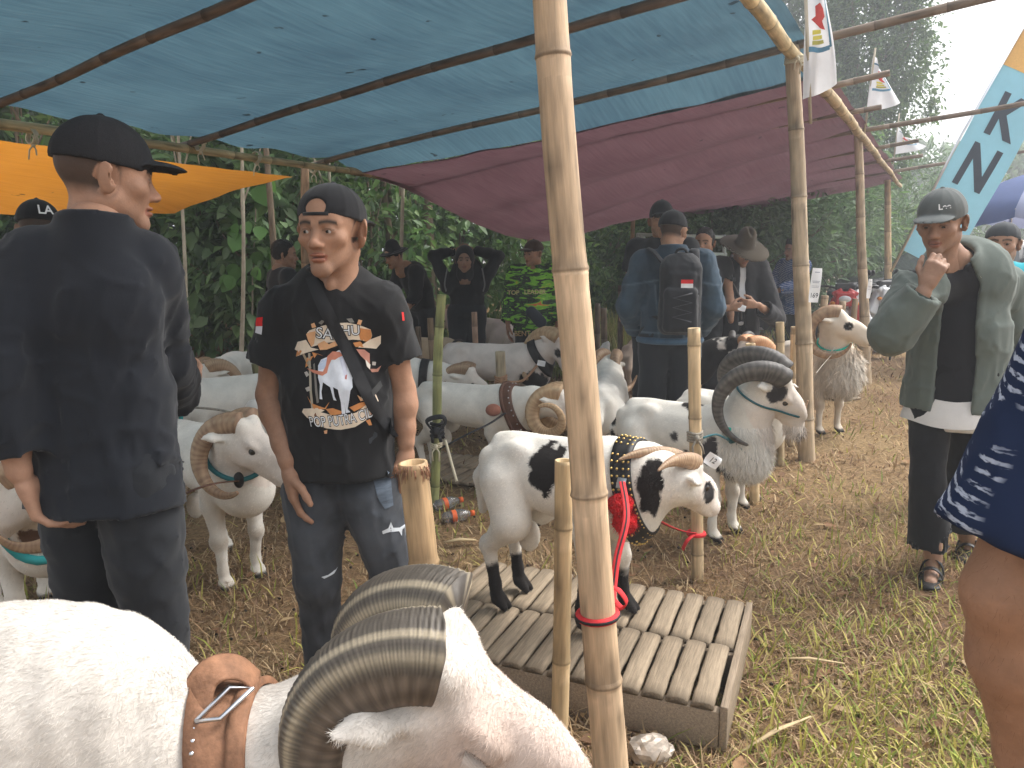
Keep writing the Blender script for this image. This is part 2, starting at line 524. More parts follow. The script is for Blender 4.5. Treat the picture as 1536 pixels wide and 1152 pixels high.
def patch(x, y, f, s): return wavy(np.stack([x, y, 0 * x], 1), f, s)
rr = np.random.RandomState(5)
P_ = []; C_ = []
# dry straw lying everywhere, thin green-yellow tufts mostly on the right in the open
for n, y0, y1, l0, l1, w in ((36000, 1.7, 4.2, .03, .12, .0045), (30000, 4.2, 8.0, .04, .13, .007), (16000, 8.0, 15, .06, .2, .013)):
    xs, ys = scatter(n, y0, y1, int(y0 * 10))
    kp = rr.rand(n) < np.clip(.62 + .55 * patch(xs, ys, .55, 7) + .25 * patch(xs, ys, 1.7, 8), .12, 1); xs, ys = xs[kp], ys[kp]; n = len(xs)
    pal = np.array([(.42, .29, .16), (.34, .215, .12), (.22, .135, .085), (.46, .34, .20), (.27, .19, .10)])
    c = pal[rr.randint(0, 5, n)] * (0.75 + 0.5 * rr.rand(n, 1))
    v, f, c = blades(n, xs, ys, l0, l1, w, c, int(y0 * 7), lay=1.15)
    P_.append((v, f)); C_.append(c)
V, F = merge_np(P_)
tag(obj('dry_grass', np_mesh('dry_grass', V, F, np.concatenate(C_)), mat=M_GRASS), 'dry brown straw and dead grass lying over the whole ground', 'grass', kind='stuff')
P_ = []; C_ = []
for n, y0, y1, l0, l1, w in ((60000, 1.7, 4.6, .03, .13, .006), (52000, 4.6, 9.0, .04, .14, .009), (14000, 9.0, 16, .08, .22, .018)):
    xs, ys = scatter(n, y0, y1, int(y0 * 10) + 1)
    rt = np.clip((xs - 0.15 - 0.30 * (ys - 1.8)) / 0.9, 0, 1)          # the open field right of the posts
    near = np.clip((3.9 - ys) / 1.5, 0, 1)
    pn = patch(xs, ys, 0.42, 3) * 0.55 + patch(xs, ys, 1.3, 4) * 0.5
    keep = rr.rand(n) < np.clip(0.02 + 0.22 * pn + rt * (0.03 + (0.50 + .35 * pn) * near), 0.01, 0.8)
    xs, ys = xs[keep], ys[keep]; n = len(xs)
    pal = np.array([(.38, .36, .08), (.28, .31, .06), (.47, .40, .12), (.21, .26, .06), (.52, .43, .17)])
    c = pal[rr.randint(0, 5, n)] * (0.75 + 0.5 * rr.rand(n, 1))
    v, f, c = blades(n, xs, ys, l0, l1, w, c, int(y0 * 9), lay=0.75)
    P_.append((v, f)); C_.append(c)
V, F = merge_np(P_)
tag(obj('green_grass', np_mesh('green_grass', V, F, np.concatenate(C_)), mat=M_GRASS), 'short yellow-green grass tufts growing through the straw', 'grass', kind='stuff')

# ------------------------------------------------------------------ bamboo
def bamboo_mesh(L, r0, r1, seed, seg=0.32, n=14, col=(.50, .36, .19), green=False, crook=0.006, open_top=True):
    r = random.Random(seed); rn = np.random.RandomState(seed)
    nodes = []; z = r.uniform(0.4, 1.0) * seg
    while z < L - 0.02:
        nodes.append(z); z += seg * r.uniform(0.85, 1.15)
    zs = {0.0, L}
    for q in nodes:
        for d in (-0.05, -0.014, -0.006, 0.0, 0.006, 0.014):
            if 0 < q + d < L: zs.add(q + d)
    k = 0
    while k * 0.05 < L: zs.add(k * 0.05); k += 1
    zs = sorted(zs); V = []; C = []
    ph = r.uniform(0, 6)
    tone = [r.uniform(0.86, 1.14) for _ in range(len(nodes) + 2)]
    for z in zs:
        t = z / L; rad = r0 + (r1 - r0) * t
        near = min([abs(z - q) for q in nodes] + [9]); sgn = min([(abs(z - q), z - q) for q in nodes] + [(9, 0)])[1]
        bulge = 0.10 * math.exp(-(near / 0.011) ** 2) - (0.05 if -0.008 < sgn < -0.003 else 0)
        ox = crook * math.sin(2.2 * z + ph) + crook * 0.6 * math.sin(5.1 * z + 2 * ph); oy = crook * math.cos(1.7 * z + ph)
        seg_i = sum(1 for q in nodes if q < z)
        cc = np.array(col) * tone[seg_i]
        if green: cc = cc * (0.8 + 0.4 * rn.rand())
        if near < 0.004: cc = cc * 0.50
        elif 0 < sgn < 0.035: cc = cc * 0.70
        elif -0.06 < sgn < 0: cc = cc * 1.12 + 0.02
        for j in range(n):
            a = 6.2832 * j / n
            bl_ = math.sin(7.1 * z + 2 * a + ph) * math.sin(3.3 * z - 1.5 * a + 2 * ph) + .6 * math.sin(23 * z + 3 * a) * math.sin(11 * z - 4 * a + ph)
            sc_ = 1 - .42 * max(0.0, bl_ - .35) / .65 + .06 * rn.randn()
            V.append((ox + math.cos(a) * rad * (1 + bulge), oy + math.sin(a) * rad * (1 + bulge), z)); C.append(cc * sc_)
    m = len(zs); F = [(i * n + j, i * n + (j + 1) % n, (i + 1) * n + (j + 1) % n, (i + 1) * n + j) for i in range(m - 1) for j in range(n)]
    # open hollow top: rim and a sunken floor
    T = []; top = (m - 1) * n; cx = np.mean(np.array(V[top:top + n]), 0); b0 = len(V)
    for j in range(n):
        p = np.array(V[top + j]); q = cx + (p - cx) * 0.78
        V.append((q[0], q[1], L - 0.001)); C.append(np.array(col) * 1.15)
    for j in range(n):
        p = np.array(V[top + j]); q = cx + (p - cx) * 0.74
        V.append((q[0], q[1], L - (0.05 if open_top else 0.004))); C.append(np.array(col) * 0.55)
    V.append((cx[0], cx[1], L - (0.05 if open_top else 0.002))); C.append(np.array(col) * 0.5); ce = len(V) - 1
    for j in range(n):
        k2 = (j + 1) % n
        F.append((top + j, top + k2, b0 + k2, b0 + j)); F.append((b0 + j, b0 + k2, b0 + n + k2, b0 + n + j)); T.append((b0 + n + j, b0 + n + k2, ce))
    V.append((0, 0, 0)); C.append(np.array(col)); bz = len(V) - 1
    for j in range(n): T.append((bz, (j + 1) % n, j))
    return np_mesh('bamboo', np.array(V), [np.array(F), np.array(T)], np.array(C))
def bamboo(name, a, b, r0, r1=None, parent=None, seed=1, **kw):
    a, b = Vector(a), Vector(b); d = b - a
    me = bamboo_mesh(d.length, r0, r1 or r0 * 0.9, seed, **kw)
    M = Matrix.Translation(a) @ basis(d, (1, 0.2, 0.1)).to_4x4()
    return obj(name, me, M, parent, M_BAMBOO)
def lashing(name, c, axis, r, mat, turns=4, w=0.012, parent=None, seed=0):
    """a few turns of cord round a pole, with a knot and tails"""
    rd = random.Random(seed); B = basis(axis, (1, 0, 0.1)); P = []
    for q in range(turns * 12 + 1):
        a = q / 12 * 6.283
        P.append(Vector(c) + B @ Vector((math.cos(a) * (r + 0.004), math.sin(a) * (r + 0.004), (q / (turns * 12) - 0.5) * turns * w * 0.8 + 0.004 * math.sin(a * 2 + seed))))
    parts = [tube_np(P, w * 0.42, 5)]
    k = Vector(c) + B @ Vector((0, -r - w * 0.8, 0)) if B.col[1].y > 0 else Vector(c) + B @ Vector((0, r + w * 0.8, 0))
    parts.append(tube_np([k + Vector((0, 0, w)), k, k - Vector((0, 0, w))], [w * 0.6, w, w * 0.6], 6))
    for s in (-1, 1):
        parts.append(tube_np([k, k + Vector((s * 0.02, -0.012, -0.03)), k + Vector((s * rd.uniform(.01, .035), -0.01, -rd.uniform(.05, .1)))], w * 0.35, 5))
    V, F = merge_np(parts)
    return obj(name, np_mesh(name, V, F), None, parent, mat)

# ------------------------------------------------------------------ canopy frame
U = Vector((0.495, 0.869, 0))
FZ = 2.66
def front(s): return Vector((1.81, 5.19, FZ)) + U * s              # s metres along the front edge from the second post
def back(s): return Vector((-1.70, 7.22, 2.20)) + U * (s * 1.02) + Vector((0, 0, 0.03 * s * 0.3))
frame = empty('bamboo_canopy_frame', (0.268, 1.9, 0))
tag(frame, 'frame of long bamboo posts and rafters holding up the blue and maroon tarpaulins', 'canopy frame')
pA = Vector((0.268, 1.866, -0.05))
topA = at(826, 0, 1.90); dA = (topA - pA).normalized()
bamboo('post', pA, pA + dA * 2.86, 0.0475, 0.036, frame, 11, seg=0.50, n=24, col=(.54, .385, .245), crook=0.004)
bamboo('post', ground(1213, 690) - Vector((0, 0, .05)), at(1189, 70, 5.2), 0.058, 0.045, frame, 12, seg=0.50, n=18, col=(.47, .36, .24))
bamboo('post', ground(1300, 575) - Vector((0, 0, .05)), at(1287, 190, 8.5), 0.055, 0.042, frame, 13, seg=0.50, n=14, col=(.47, .36, .24))
bamboo('post', Vector((6.75, 13.75, 0)), at(1331, 262, 13.7), 0.065, 0.05, frame, 14, seg=0.5, n=12, col=(.50, .36, .2))
for s_, px in ((0.15, 455), (4.0, 795), (7.6, 950)):
    b_ = back(s_); t_ = at(px, 285, b_.y)
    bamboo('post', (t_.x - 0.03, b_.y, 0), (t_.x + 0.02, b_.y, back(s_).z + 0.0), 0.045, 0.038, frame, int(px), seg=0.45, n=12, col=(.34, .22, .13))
# back beam and front edge beams
bamboo('beam', back(-4.6), back(0.62), 0.036, 0.028, frame, 21, seg=0.42, col=(.56, .44, .24))
bamboo('beam', front(-5.2), front(0.25), 0.045, 0.04, frame, 22, seg=0.45, col=(.54, .42, .23))
bamboo('beam', front(0.1) + Vector((.05, 0, -.03)), front(10.0) + Vector((.05, 0, -.02)), 0.045, 0.03, frame, 23, seg=0.45, n=12, col=(.48, .36, .2))
bamboo('beam', back(0.3) + Vector((0, 0, .0)), back(9.4), 0.035, 0.03, frame, 24, seg=0.4, n=10, col=(.36, .26, .15))
PERP = Vector((0.869, -0.495, 0))
RS = {0: (-2.85, 0.25), 1: (-1.42, 0.3), 2: (0.0, 2.3), 3: (1.35, 0.45), 4: (2.6, 0.3), 5: (3.83, 2.6), 6: (5.3, 0.5), 7: (6.7, 0.5), 8: (8.2, 2.4)}
for q, (s_, ext) in RS.items():
    a, b = back(s_), front(s_)
    d = (b - a).normalized()
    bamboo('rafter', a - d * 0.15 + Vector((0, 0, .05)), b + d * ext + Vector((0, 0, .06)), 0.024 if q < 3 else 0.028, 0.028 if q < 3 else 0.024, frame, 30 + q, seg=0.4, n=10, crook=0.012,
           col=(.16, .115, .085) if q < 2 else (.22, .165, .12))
for q, (px, py, Y) in enumerate(((48, 205, 4.95), (300, 217, 5.95), (385, 236, 6.5), (470, 252, 7.2))):
    lashing('lashing', at(px, py, Y - 0.0), U, 0.04, M_TWINE, 3, 0.014, frame, q)
lashing('lashing', at(1191, 92, 5.16), (0, 0, 1), 0.052, M_TWINE, 4, 0.014, frame, 9)

# ------------------------------------------------------------------ tarpaulins
def sheet(name, fn, nu, nv, mat, label, cat='tarpaulin'):
    """fn(u, v) -> point; laid over the frame"""
    u, v = np.meshgrid(np.linspace(0, 1, nu), np.linspace(0, 1, nv), indexing='ij')
    P = fn(u.ravel(), v.ravel()).astype(np.float32)
    i, j = np.meshgrid(np.arange(nu - 1), np.arange(nv - 1), indexing='ij'); q = (i * nv + j).ravel()
    F = np.stack([q, q + nv, q + nv + 1, q + 1], 1)
    # rotate so that local x runs along the sheet's first side
    o = P[0].copy(); ex = Vector(P[(nu - 1) * nv] - P[0]).normalized(); ey = Vector(P[nv - 1] - P[0]); ez = ex.cross(ey).normalized(); ey = ez.cross(ex)
    Mb = np.array([ex, ey, ez])
    Lc = (P - o) @ Mb.T
    M = Matrix.Translation(Vector(o)) @ Matrix((ex, ey, ez)).transposed().to_4x4()
    return tag(obj(name, np_mesh(name, Lc, F), M, None, mat), label, cat)
def lerp(a, b, t): return a[None] * (1 - t[:, None]) + b[None] * t[:, None]
def vec(v): return np.array(tuple(v))
def blue_fn(u, v):
    s = -5.4 + u * 5.9                       # along the front
    fr = vec(front(0))[None] + s[:, None] * vec(U)[None]; bk = vec(back(0))[None] + (s * 1.02)[:, None] * vec(U)[None]
    P = fr * (1 - v[:, None]) + bk * v[:, None]
    sag = 0.0 * u
    for c in (-2.85, -1.42, 0.0):
        pass
    ph = (s + 2.85) / 1.425
    sag = -0.055 * np.abs(np.sin(np.pi * ph)) * np.sin(np.pi * np.clip(v, 0, 1)) ** 0.6
    P[:, 2] += 0.105 + sag
    droop = np.clip((u - 0.925) / 0.075, 0, 1) ** 1.5
    P[:, 2] -= droop * (0.08 + 0.06 * (1 - v))
    P[:, 2] += 0.012 * wavy(P, 0.5, 3) + 0.006 * wavy(P, 1.8, 4)
    ed = np.clip((v - 0.93) / 0.07, 0, 1); P[:, 2] += -0.02 * ed + 0.018 * ed * np.sin(s * 9)
    P += (v[:, None] - 0.5) * vec(-PERP)[None] * 0.12
    return P
sheet('blue_tarpaulin', blue_fn, 110, 90, M_BLUE, 'large blue woven tarpaulin stretched over bamboo rafters overhead')
def purple_fn(u, v):
    s = 0.46 + u * 9.55
    fr = vec(front(0))[None] + s[:, None] * vec(U)[None]; bk = vec(back(0))[None] + (s * 1.02)[:, None] * vec(U)[None]
    P = fr * (1 - v[:, None]) + bk * v[:, None]
    ph = s / 1.33
    P[:, 2] += 0.09 - 0.10 * np.abs(np.sin(np.pi * ph)) ** 1.2 * np.sin(np.pi * v) ** 0.7
    sag = np.exp(-((s - 4.1) / 2.6) ** 2) * 0.66 + 0.10 * np.exp(-((s - 7.5) / 2.0) ** 2)
    P[:, 2] -= sag * np.clip(v, 0, 1) ** 1.4
    P[:, 2] += -0.12 * np.clip((0.12 - u) / 0.12, 0, 1) * np.clip(1 - v * 1.5, 0, 1)
    P[:, 2] += 0.03 * wavy(P, 0.35, 8) + 0.012 * wavy(P, 1.1, 9)
    P += (v[:, None] - 0.48) * vec(-PERP)[None] * 0.15
    return P
sheet('maroon_tarpaulin', purple_fn, 120, 70, M_PURPLE, 'sagging maroon tarpaulin over the far half of the shelter')
oc = [vec(at(-160, 190, 5.2)), vec(at(440, 266, 7.7)), vec(at(-160, 318, 6.4)), vec(at(262, 320, 7.4))]
def orange_fn(u, v):
    tp = lerp(oc[0], oc[1], u); bt = lerp(oc[2], oc[3], u)
    P = tp * (1 - v[:, None]) + bt * v[:, None]
    P[:, 2] += 0.05 * np.sin(np.pi * v) + 0.04 * wavy(P, 0.5, 5) * np.sin(np.pi * v) + 0.01 * wavy(P, 1.6, 6)
    P[:, 2] -= 0.02 * np.sin(np.pi * u) * v
    return P
sheet('orange_tarpaulin', orange_fn, 70, 30, M_ORANGE, 'orange tarpaulin awning behind the capped man on the left')

# ------------------------------------------------------------------ plants
def leaf_cloud(pos, out_dir, lmin, lmax, wf, pal, seed, droop=0.5, fold=0.25):
    r = np.random.RandomState(seed); n = len(pos)
    d = out_dir + 0.8 * r.randn(n, 3); d[:, 2] -= droop; d /= np.linalg.norm(d, axis=1)[:, None] + 1e-9
    up = r.randn(n, 3) * 0.5; up[:, 2] += 1
    s = np.cross(d, up); s /= np.linalg.norm(s, axis=1)[:, None] + 1e-9
    nn = np.cross(s, d)
    L = (lmin + (lmax - lmin) * r.rand(n))[:, None]; W = L * wf * (0.7 + 0.6 * r.rand(n, 1))
    V = np.zeros((n, 6, 3), np.float32)
    V[:, 0] = pos; V[:, 1] = pos + d * L * 0.35 + s * W * 0.5 + nn * W * fold; V[:, 2] = pos + d * L * 0.7 + s * W * 0.38 + nn * W * fold * 0.6
    V[:, 3] = pos + d * L; V[:, 4] = pos + d * L * 0.7 - s * W * 0.38 + nn * W * fold * 0.6; V[:, 5] = pos + d * L * 0.35 - s * W * 0.5 + nn * W * fold
    b = np.arange(n)[:, None] * 6
    F = np.concatenate([b + np.array([[0, 1, 2, 3]]), b + np.array([[0, 3, 4, 5]])])
    pal = np.array(pal); c = pal[r.randint(0, len(pal), n)] * (0.7 + 0.6 * r.rand(n, 1))
    return V.reshape(-1, 3), [F], np.repeat(c, 6, 0)
def crown(name, N, rad, K, lmin, lmax, wf, pal, seed, clump=0.28, droop=0.5, flatbot=0.0):
    """leaf faces in clumps through an uneven volume (local origin at the crown's middle)"""
    r = np.random.RandomState(seed); rad = np.array(rad)
    c = r.randn(K, 3); c /= np.linalg.norm(c, axis=1)[:, None]; c *= (0.35 + 0.65 * r.rand(K, 1) ** 0.6)
    c *= 1 + 0.18 * np.sin(3 * np.arctan2(c[:, 1:2], c[:, :1]) + seed)
    if flatbot: c[:, 2] = np.where(c[:, 2] < 0, c[:, 2] * flatbot, c[:, 2])
    w = r.randint(0, K, N)
    sz = (0.5 + 0.9 * r.rand(K))[w][:, None]
    pos = c[w] + clump * sz * r.randn(N, 3) * 0.55
    out = c[w] * 0.8 + 0
    pos = pos * rad
    V, F, C = leaf_cloud(pos, out, lmin, lmax, wf, pal, seed + 1, droop)
    tone = (0.75 + 0.5 * r.rand(K))[w]
    C = C * np.repeat(tone, 6)[:, None]
    return np_mesh(name, V, F, C, smooth=False), c * rad
def trunk_np(a, b, r0, r1, seed, bend=0.06, n=7, seg=9):
    r = random.Random(seed); a, b = Vector(a), Vector(b); P = []
    px, py = r.uniform(0, 6), r.uniform(0, 6)
    for k in range(seg + 1):
        t = k / seg; p = a.lerp(b, t)
        P.append(p + Vector((bend * math.sin(3 * t + px) - bend * math.sin(px), bend * math.sin(4 * t + py) - bend * math.sin(py), 0)))
    return tube_np(P, [r0 + (r1 - r0) * k / seg for k in range(seg + 1)], n), P
GREEN = [(.065, .13, .035), (.09, .17, .045), (.12, .21, .06), (.07, .14, .05), (.15, .23, .07)]
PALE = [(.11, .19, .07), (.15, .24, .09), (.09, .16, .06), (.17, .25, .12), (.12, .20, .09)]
DARK = [(.045, .095, .03), (.055, .11, .035), (.07, .13, .04), (.045, .085, .035)]
TREES = {}
def tree(name, loc, h, rad, N, K, leaf, pal, seed, label, cat, group=None, trunk_r=0.06, key=None, droop=0.5, wf=0.45, clump=0.3, bark=None, cz=None, limbs=7, lean=(0, 0)):
    """a thing: trunk with limbs + crown of leaf faces"""
    loc = Vector((loc[0], loc[1], float(ground_z(loc[0], loc[1]))))
    root = empty(name, loc, random.Random(seed).uniform(0, 6.28) if key else 0)
    tag(root, label, cat, group)
    cz = cz if cz is not None else h - rad[2] * 0.8
    if key and key in TREES:
        me, tm = TREES[key]
    else:
        me, cl = crown('crown', N, rad, K, leaf[0], leaf[1], wf, pal, seed, clump, droop)
        parts = [trunk_np((0, 0, -0.1), (lean[0], lean[1], cz + rad[2] * 0.5), trunk_r, trunk_r * 0.35, seed)[0]]
        r = random.Random(seed)
        for c in sorted([tuple(x) for x in cl], key=lambda c: r.random())[:limbs]:
            z0 = r.uniform(0.45, 0.9) * cz
            parts.append(trunk_np((lean[0] * z0 / cz, lean[1] * z0 / cz, z0), (c[0] + lean[0], c[1] + lean[1], cz + c[2]), trunk_r * 0.45, trunk_r * 0.12, r.randint(0, 999), 0.05, 5, 6)[0])
        V, F = merge_np(parts); tm = np_mesh('trunk', V, F)
        if key: TREES[key] = (me, tm)
    M = Matrix.Translation(loc) @ Matrix.Rotation(root.rotation_euler.z, 4, 'Z')
    obj('trunk', tm, M, root, bark or M_BARK)
    obj('crown', me, M @ Matrix.Translation((lean[0], lean[1], cz)), root, M_LEAF)
    return root
M_PALEBARK = material('pale bark', (0.34, 0.30, 0.23), rough=0.9, var=0.3, vscale=6, stretch=(2, 2, 1), bump=0.4, bscale=20)

# the wood behind the pens, left half: shrubs, saplings, slender trunks
rnd = random.Random(77)
WOOD = [  # px, depth, height, radius, palette, leaf length range, key
    (205, 11.0, 3.4, 1.3, GREEN, (.10, .22)), (300, 9.8, 3.2, 1.15, GREEN, (.12, .24)), (372, 9.2, 3.0, 0.95, PALE, (.12, .26)), (440, 10.4, 3.3, 1.1, GREEN, (.10, .20)),
    (545, 10.2, 3.2, 1.05, GREEN, (.10, .2)), (615, 11.5, 3.3, 1.2, PALE, (.10, .2)), (690, 12.0, 3.2, 1.25, GREEN, (.10, .2)), (60, 9.5, 3.6, 1.2, DARK, (.12, .24)),
    (775, 13.0, 3.2, 1.3, GREEN, (.10, .2)), (-40, 8.5, 3.8, 1.2, GREEN, (.12, .24))]
pos_words = ['at the left end of the wood', 'right of the orange awning corner', 'with broad hanging leaves below the orange awning', 'left of the man in the printed shirt',
             'right of the backwards cap', 'behind the bending man in the black hat', 'behind the man with raised arms', 'behind the capped man on the left', 'behind the man in the green jersey', 'at the left picture edge']
for q, (px, Y, h, rd, pal, lf) in enumerate(WOOD):
    p = at(px, 388, Y)
    tree('forest_shrub', (p.x, Y), h, (rd, rd * 0.8, h * 0.52), 2600, 46, lf, pal, 100 + q, 'leafy green forest shrub ' + pos_words[q], 'shrub', 'shrubs at the edge of the wood', 0.035, droop=0.75, clump=0.32, cz=h * 0.50, limbs=9)
for q, (px, Y, h, r_) in enumerate(((346, 8.0, 4.2, .026), (412, 8.2, 5.0, .045), (500, 9.4, 4.6, .03), (585, 8.3, 4.8, .028), (600, 10.5, 5.2, .07), (650, 11.0, 5.4, .09), (268, 8.2, 4.6, .024),
                                    (30, 8.0, 4.4, .03), (388, 11.5, 5.2, .08), (480, 12.0, 5.2, .06), (318, 12.5, 5, .07), (560, 12.8, 5.5, .09))):
    p = at(px, 388, Y); k = rnd.uniform(-.35, .35)
    lb = ['pale slender sapling right of the orange awning', 'brown leaning trunk above the dark-haired man', 'thin sapling behind the backwards cap', 'pale thin sapling right of the backwards cap',
          'grey forest trunk right of the backwards cap', 'thick grey trunk behind the bending man in black hat', 'thin sapling below the orange awning corner', 'bare thin stem at the left picture edge',
          'dim forest trunk left of the printed-shirt man', 'dim trunk deep in the wood behind the cap', 'dim trunk deep in the wood left', 'dim trunk deep in the wood right of the cap'][q]
    tree('sapling', (p.x, Y), h, (0.8, 0.8, 0.9), 420, 22, (.12, .22), GREEN, 200 + q, lb, 'tree', 'trunks in the wood', r_, cz=h - 0.6, bark=M_PALEBARK if q in (0, 3, 2, 6) else M_BARK, lean=(k, 0.2), limbs=6, droop=0.7)
# deep wood: tall dark trees closing the view
for q, (px, Y) in enumerate(((-80, 15), (90, 16), (230, 17), (370, 16), (500, 18), (640, 17), (760, 19), (870, 21), (960, 24))):
    p = at(px, 388, Y)
    lb = 'tall dark forest tree deep behind the pens, ' + ['beyond the left picture edge', 'behind the capped man on the left', 'behind the orange awning', 'left of the printed-shirt man', 'behind the printed-shirt man', 'behind the bending man in black hat',
         'behind the man in the green jersey', 'behind the leaning main post', 'behind the denim jacket man'][q]
    tree('forest_tree', (p.x, Y), 6.5, (2.3, 1.8, 3.2), 4200, 60, (.16, .34), DARK, 300 + q % 3, lb, 'tree', 'tall trees deep in the wood', 0.11, key='deep%d' % (q % 3), cz=3.4, clump=0.3, droop=0.6)
# bright bushes beyond the far end of the shelter
BUSH = [(905, 17.0, 3.0, 1.7, GREEN), (985, 16.5, 3.1, 1.6, GREEN), (1065, 16.0, 3.3, 1.7, PALE), (1130, 15.0, 3.2, 1.5, PALE), (1195, 16.5, 3.7, 1.7, PALE), (1255, 17.5, 3.8, 1.8, GREEN),
        (1320, 21.0, 5.0, 2.2, PALE), (1385, 24.0, 5.2, 2.6, PALE), (1450, 27.0, 5.0, 2.6, PALE), (1030, 20, 4.4, 2.2, DARK), (1170, 21, 5.0, 2.4, GREEN)]
for q, (px, Y, h, rd, pal) in enumerate(BUSH):
    p = at(px, 388, Y)
    lb = 'light green feathery bush ' + ['left of the denim jacket man', 'behind the denim jacket man', 'above the wide-brimmed hat', 'right of the wide-brimmed hat', 'left of the second bamboo post', 'between the second and third bamboo posts',
         'between the third and fourth bamboo posts', 'behind the grey-green cap', 'behind the blue parasol', 'in shade behind the white metal frame', 'rising behind the man in blue batik'][q]
    tree('bush', (p.x, Y), h, (rd, rd * 0.8, h * 0.55), 5200, 70, (.13, .26), pal, 400 + q % 4, lb, 'bush', 'bushes beyond the shelter', 0.05, key='bush%d%s' % (q % 3, len(pal)) + ('p' if pal is PALE else 'g' if pal is GREEN else 'd'), cz=h * 0.48, clump=0.26, droop=0.35, wf=0.3)
# large tree rising behind the flags
p = at(1290, 388, 20)
tree('large_tree', (p.x, 20.0), 9.8, (1.25, 1.5, 3.6), 30000, 150, (.08, .16), GREEN, 500, 'large dark tree rising behind the white flags', 'tree', None, 0.2, cz=6.5, clump=0.2, droop=0.4, limbs=12)
p = at(1150, 388, 24)
tree('large_tree', (p.x, 24.0), 10.5, (2.2, 2.2, 3.4), 16000, 110, (.11, .2), DARK, 501, 'large dark tree partly hidden above the tarpaulin edge', 'tree', None, 0.2, cz=7.6, clump=0.25, droop=0.4, limbs=10)
# far airy trees against the sky
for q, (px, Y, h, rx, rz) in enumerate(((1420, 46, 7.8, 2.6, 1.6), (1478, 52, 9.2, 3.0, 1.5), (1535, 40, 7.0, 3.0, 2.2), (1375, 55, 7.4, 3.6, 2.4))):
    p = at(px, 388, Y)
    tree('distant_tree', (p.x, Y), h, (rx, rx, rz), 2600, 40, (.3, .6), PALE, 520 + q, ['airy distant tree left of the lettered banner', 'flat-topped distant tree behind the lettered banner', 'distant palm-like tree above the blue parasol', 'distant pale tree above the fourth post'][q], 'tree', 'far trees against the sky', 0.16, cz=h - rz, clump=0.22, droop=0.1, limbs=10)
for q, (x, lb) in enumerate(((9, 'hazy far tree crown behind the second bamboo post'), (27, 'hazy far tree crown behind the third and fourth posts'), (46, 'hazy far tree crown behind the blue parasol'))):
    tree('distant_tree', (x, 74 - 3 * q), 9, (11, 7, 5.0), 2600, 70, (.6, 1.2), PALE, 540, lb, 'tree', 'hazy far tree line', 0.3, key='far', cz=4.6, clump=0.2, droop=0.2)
# a sprig of large single leaves below the awning corner
pl = empty('broadleaf_climber', (at(375, 388, 8.6).x, 8.6, 0))
tag(pl, 'climber with large heart-shaped pale leaves under the orange awning', 'climber')
V, F = trunk_np((at(375, 388, 8.6).x, 8.6, 0), at(372, 255, 8.6), 0.014, 0.007, 5)[0]
obj('stem', np_mesh('stem', V, F), None, pl, M_PALEBARK)
def big_leaf():
    P = [(0, 0), (.34, .10), (.46, .34), (.34, .66), (0, 1.0), (-.34, .66), (-.46, .34), (-.34, .10)]
    V = [(x, -0.10 * abs(x), -y - 0.0) for x, y in P] + [(0, 0.03, -.4)]
    F = np.array([(8, k, (k + 1) % 8) for k in range(8)])
    return np_mesh('leaf', np.array(V), [F], np.tile(np.array([(.10, .22, .05)]), (9, 1)))
lm = big_leaf()
for q in range(16):
    px, py = rnd.uniform(345, 420), rnd.uniform(262, 420)
    M = Matrix.Translation(at(px, py, 8.5 + rnd.uniform(-.1, .1))) @ Matrix.Rotation(rnd.uniform(-.7, .7), 4, 'Z') @ Matrix.Rotation(rnd.uniform(-.5, .3), 4, 'X') @ Matrix.Rotation(rnd.uniform(-.5, .5), 4, 'Y') @ Matrix.Scale(rnd.uniform(.14, .24), 4)
    obj('leaf', lm, M, pl, M_LEAF)
# ------------------------------------------------------------------ rams
M_COAT = material('fleece', attr=True, rough=0.95, spec=0.06, var=0.10, vscale=7, bump=0.18, bscale=170, bdist=0.004, sheen=0.08)
M_HORN = material('horn', attr=True, rough=0.55, spec=0.35, var=0.12, vscale=22, bump=0.3, bscale=70, bdist=0.004)
M_EYE = material('ram eye', (0.03, 0.02, 0.012), rough=0.12, spec=0.6)
M_BLACKLEATHER = material('black leather', (0.018, 0.016, 0.016), rough=0.5, var=0.2, vscale=30, bump=0.2, bscale=120, bdist=0.002)
M_BROWNLEATHER = material('tan leather', (0.25, 0.125, 0.07), rough=0.75, var=0.45, vscale=22, bump=0.6, bscale=70, bdist=0.004, detail=7)
M_DKBROWN = material('dark brown leather', (0.11, 0.05, 0.03), rough=0.6, var=0.3, vscale=20)
M_RED = material('red webbing', (0.62, 0.035, 0.04), rough=0.75, var=0.15, vscale=40)
M_FLUFF = material('red fluff', (0.70, 0.02, 0.025), rough=0.95, var=0.35, vscale=45, bump=1.0, bscale=120, bdist=0.02)
M_BRASS = material('brass stud', (0.75, 0.52, 0.18), rough=0.3, metal=1.0)
M_STEEL = material('steel', (0.62, 0.63, 0.66), rough=0.28, metal=1.0)
M_TEAL = material('teal cord', (0.03, 0.33, 0.34), rough=0.6)
M_TEALDK = material('dark teal cord', (0.02, 0.11, 0.13), rough=0.7)
M_ROPE = material('grey rope', (0.30, 0.27, 0.22), rough=0.9, var=0.3, vscale=60)
M_BLACKROPE = material('black strap', (0.02, 0.02, 0.022), rough=0.7)
M_PAPER = material('white paper', (0.82, 0.82, 0.82), rough=0.8, var=0.03, vscale=8)
M_INK = material('black print', (0.02, 0.02, 0.025), rough=0.8)
WHITE = np.array((.74, .70, .63)); BLACK = np.array((.022, .019, .018)); PINK = np.array((.62, .44, .36)); TAN = np.array((.62, .44, .27))

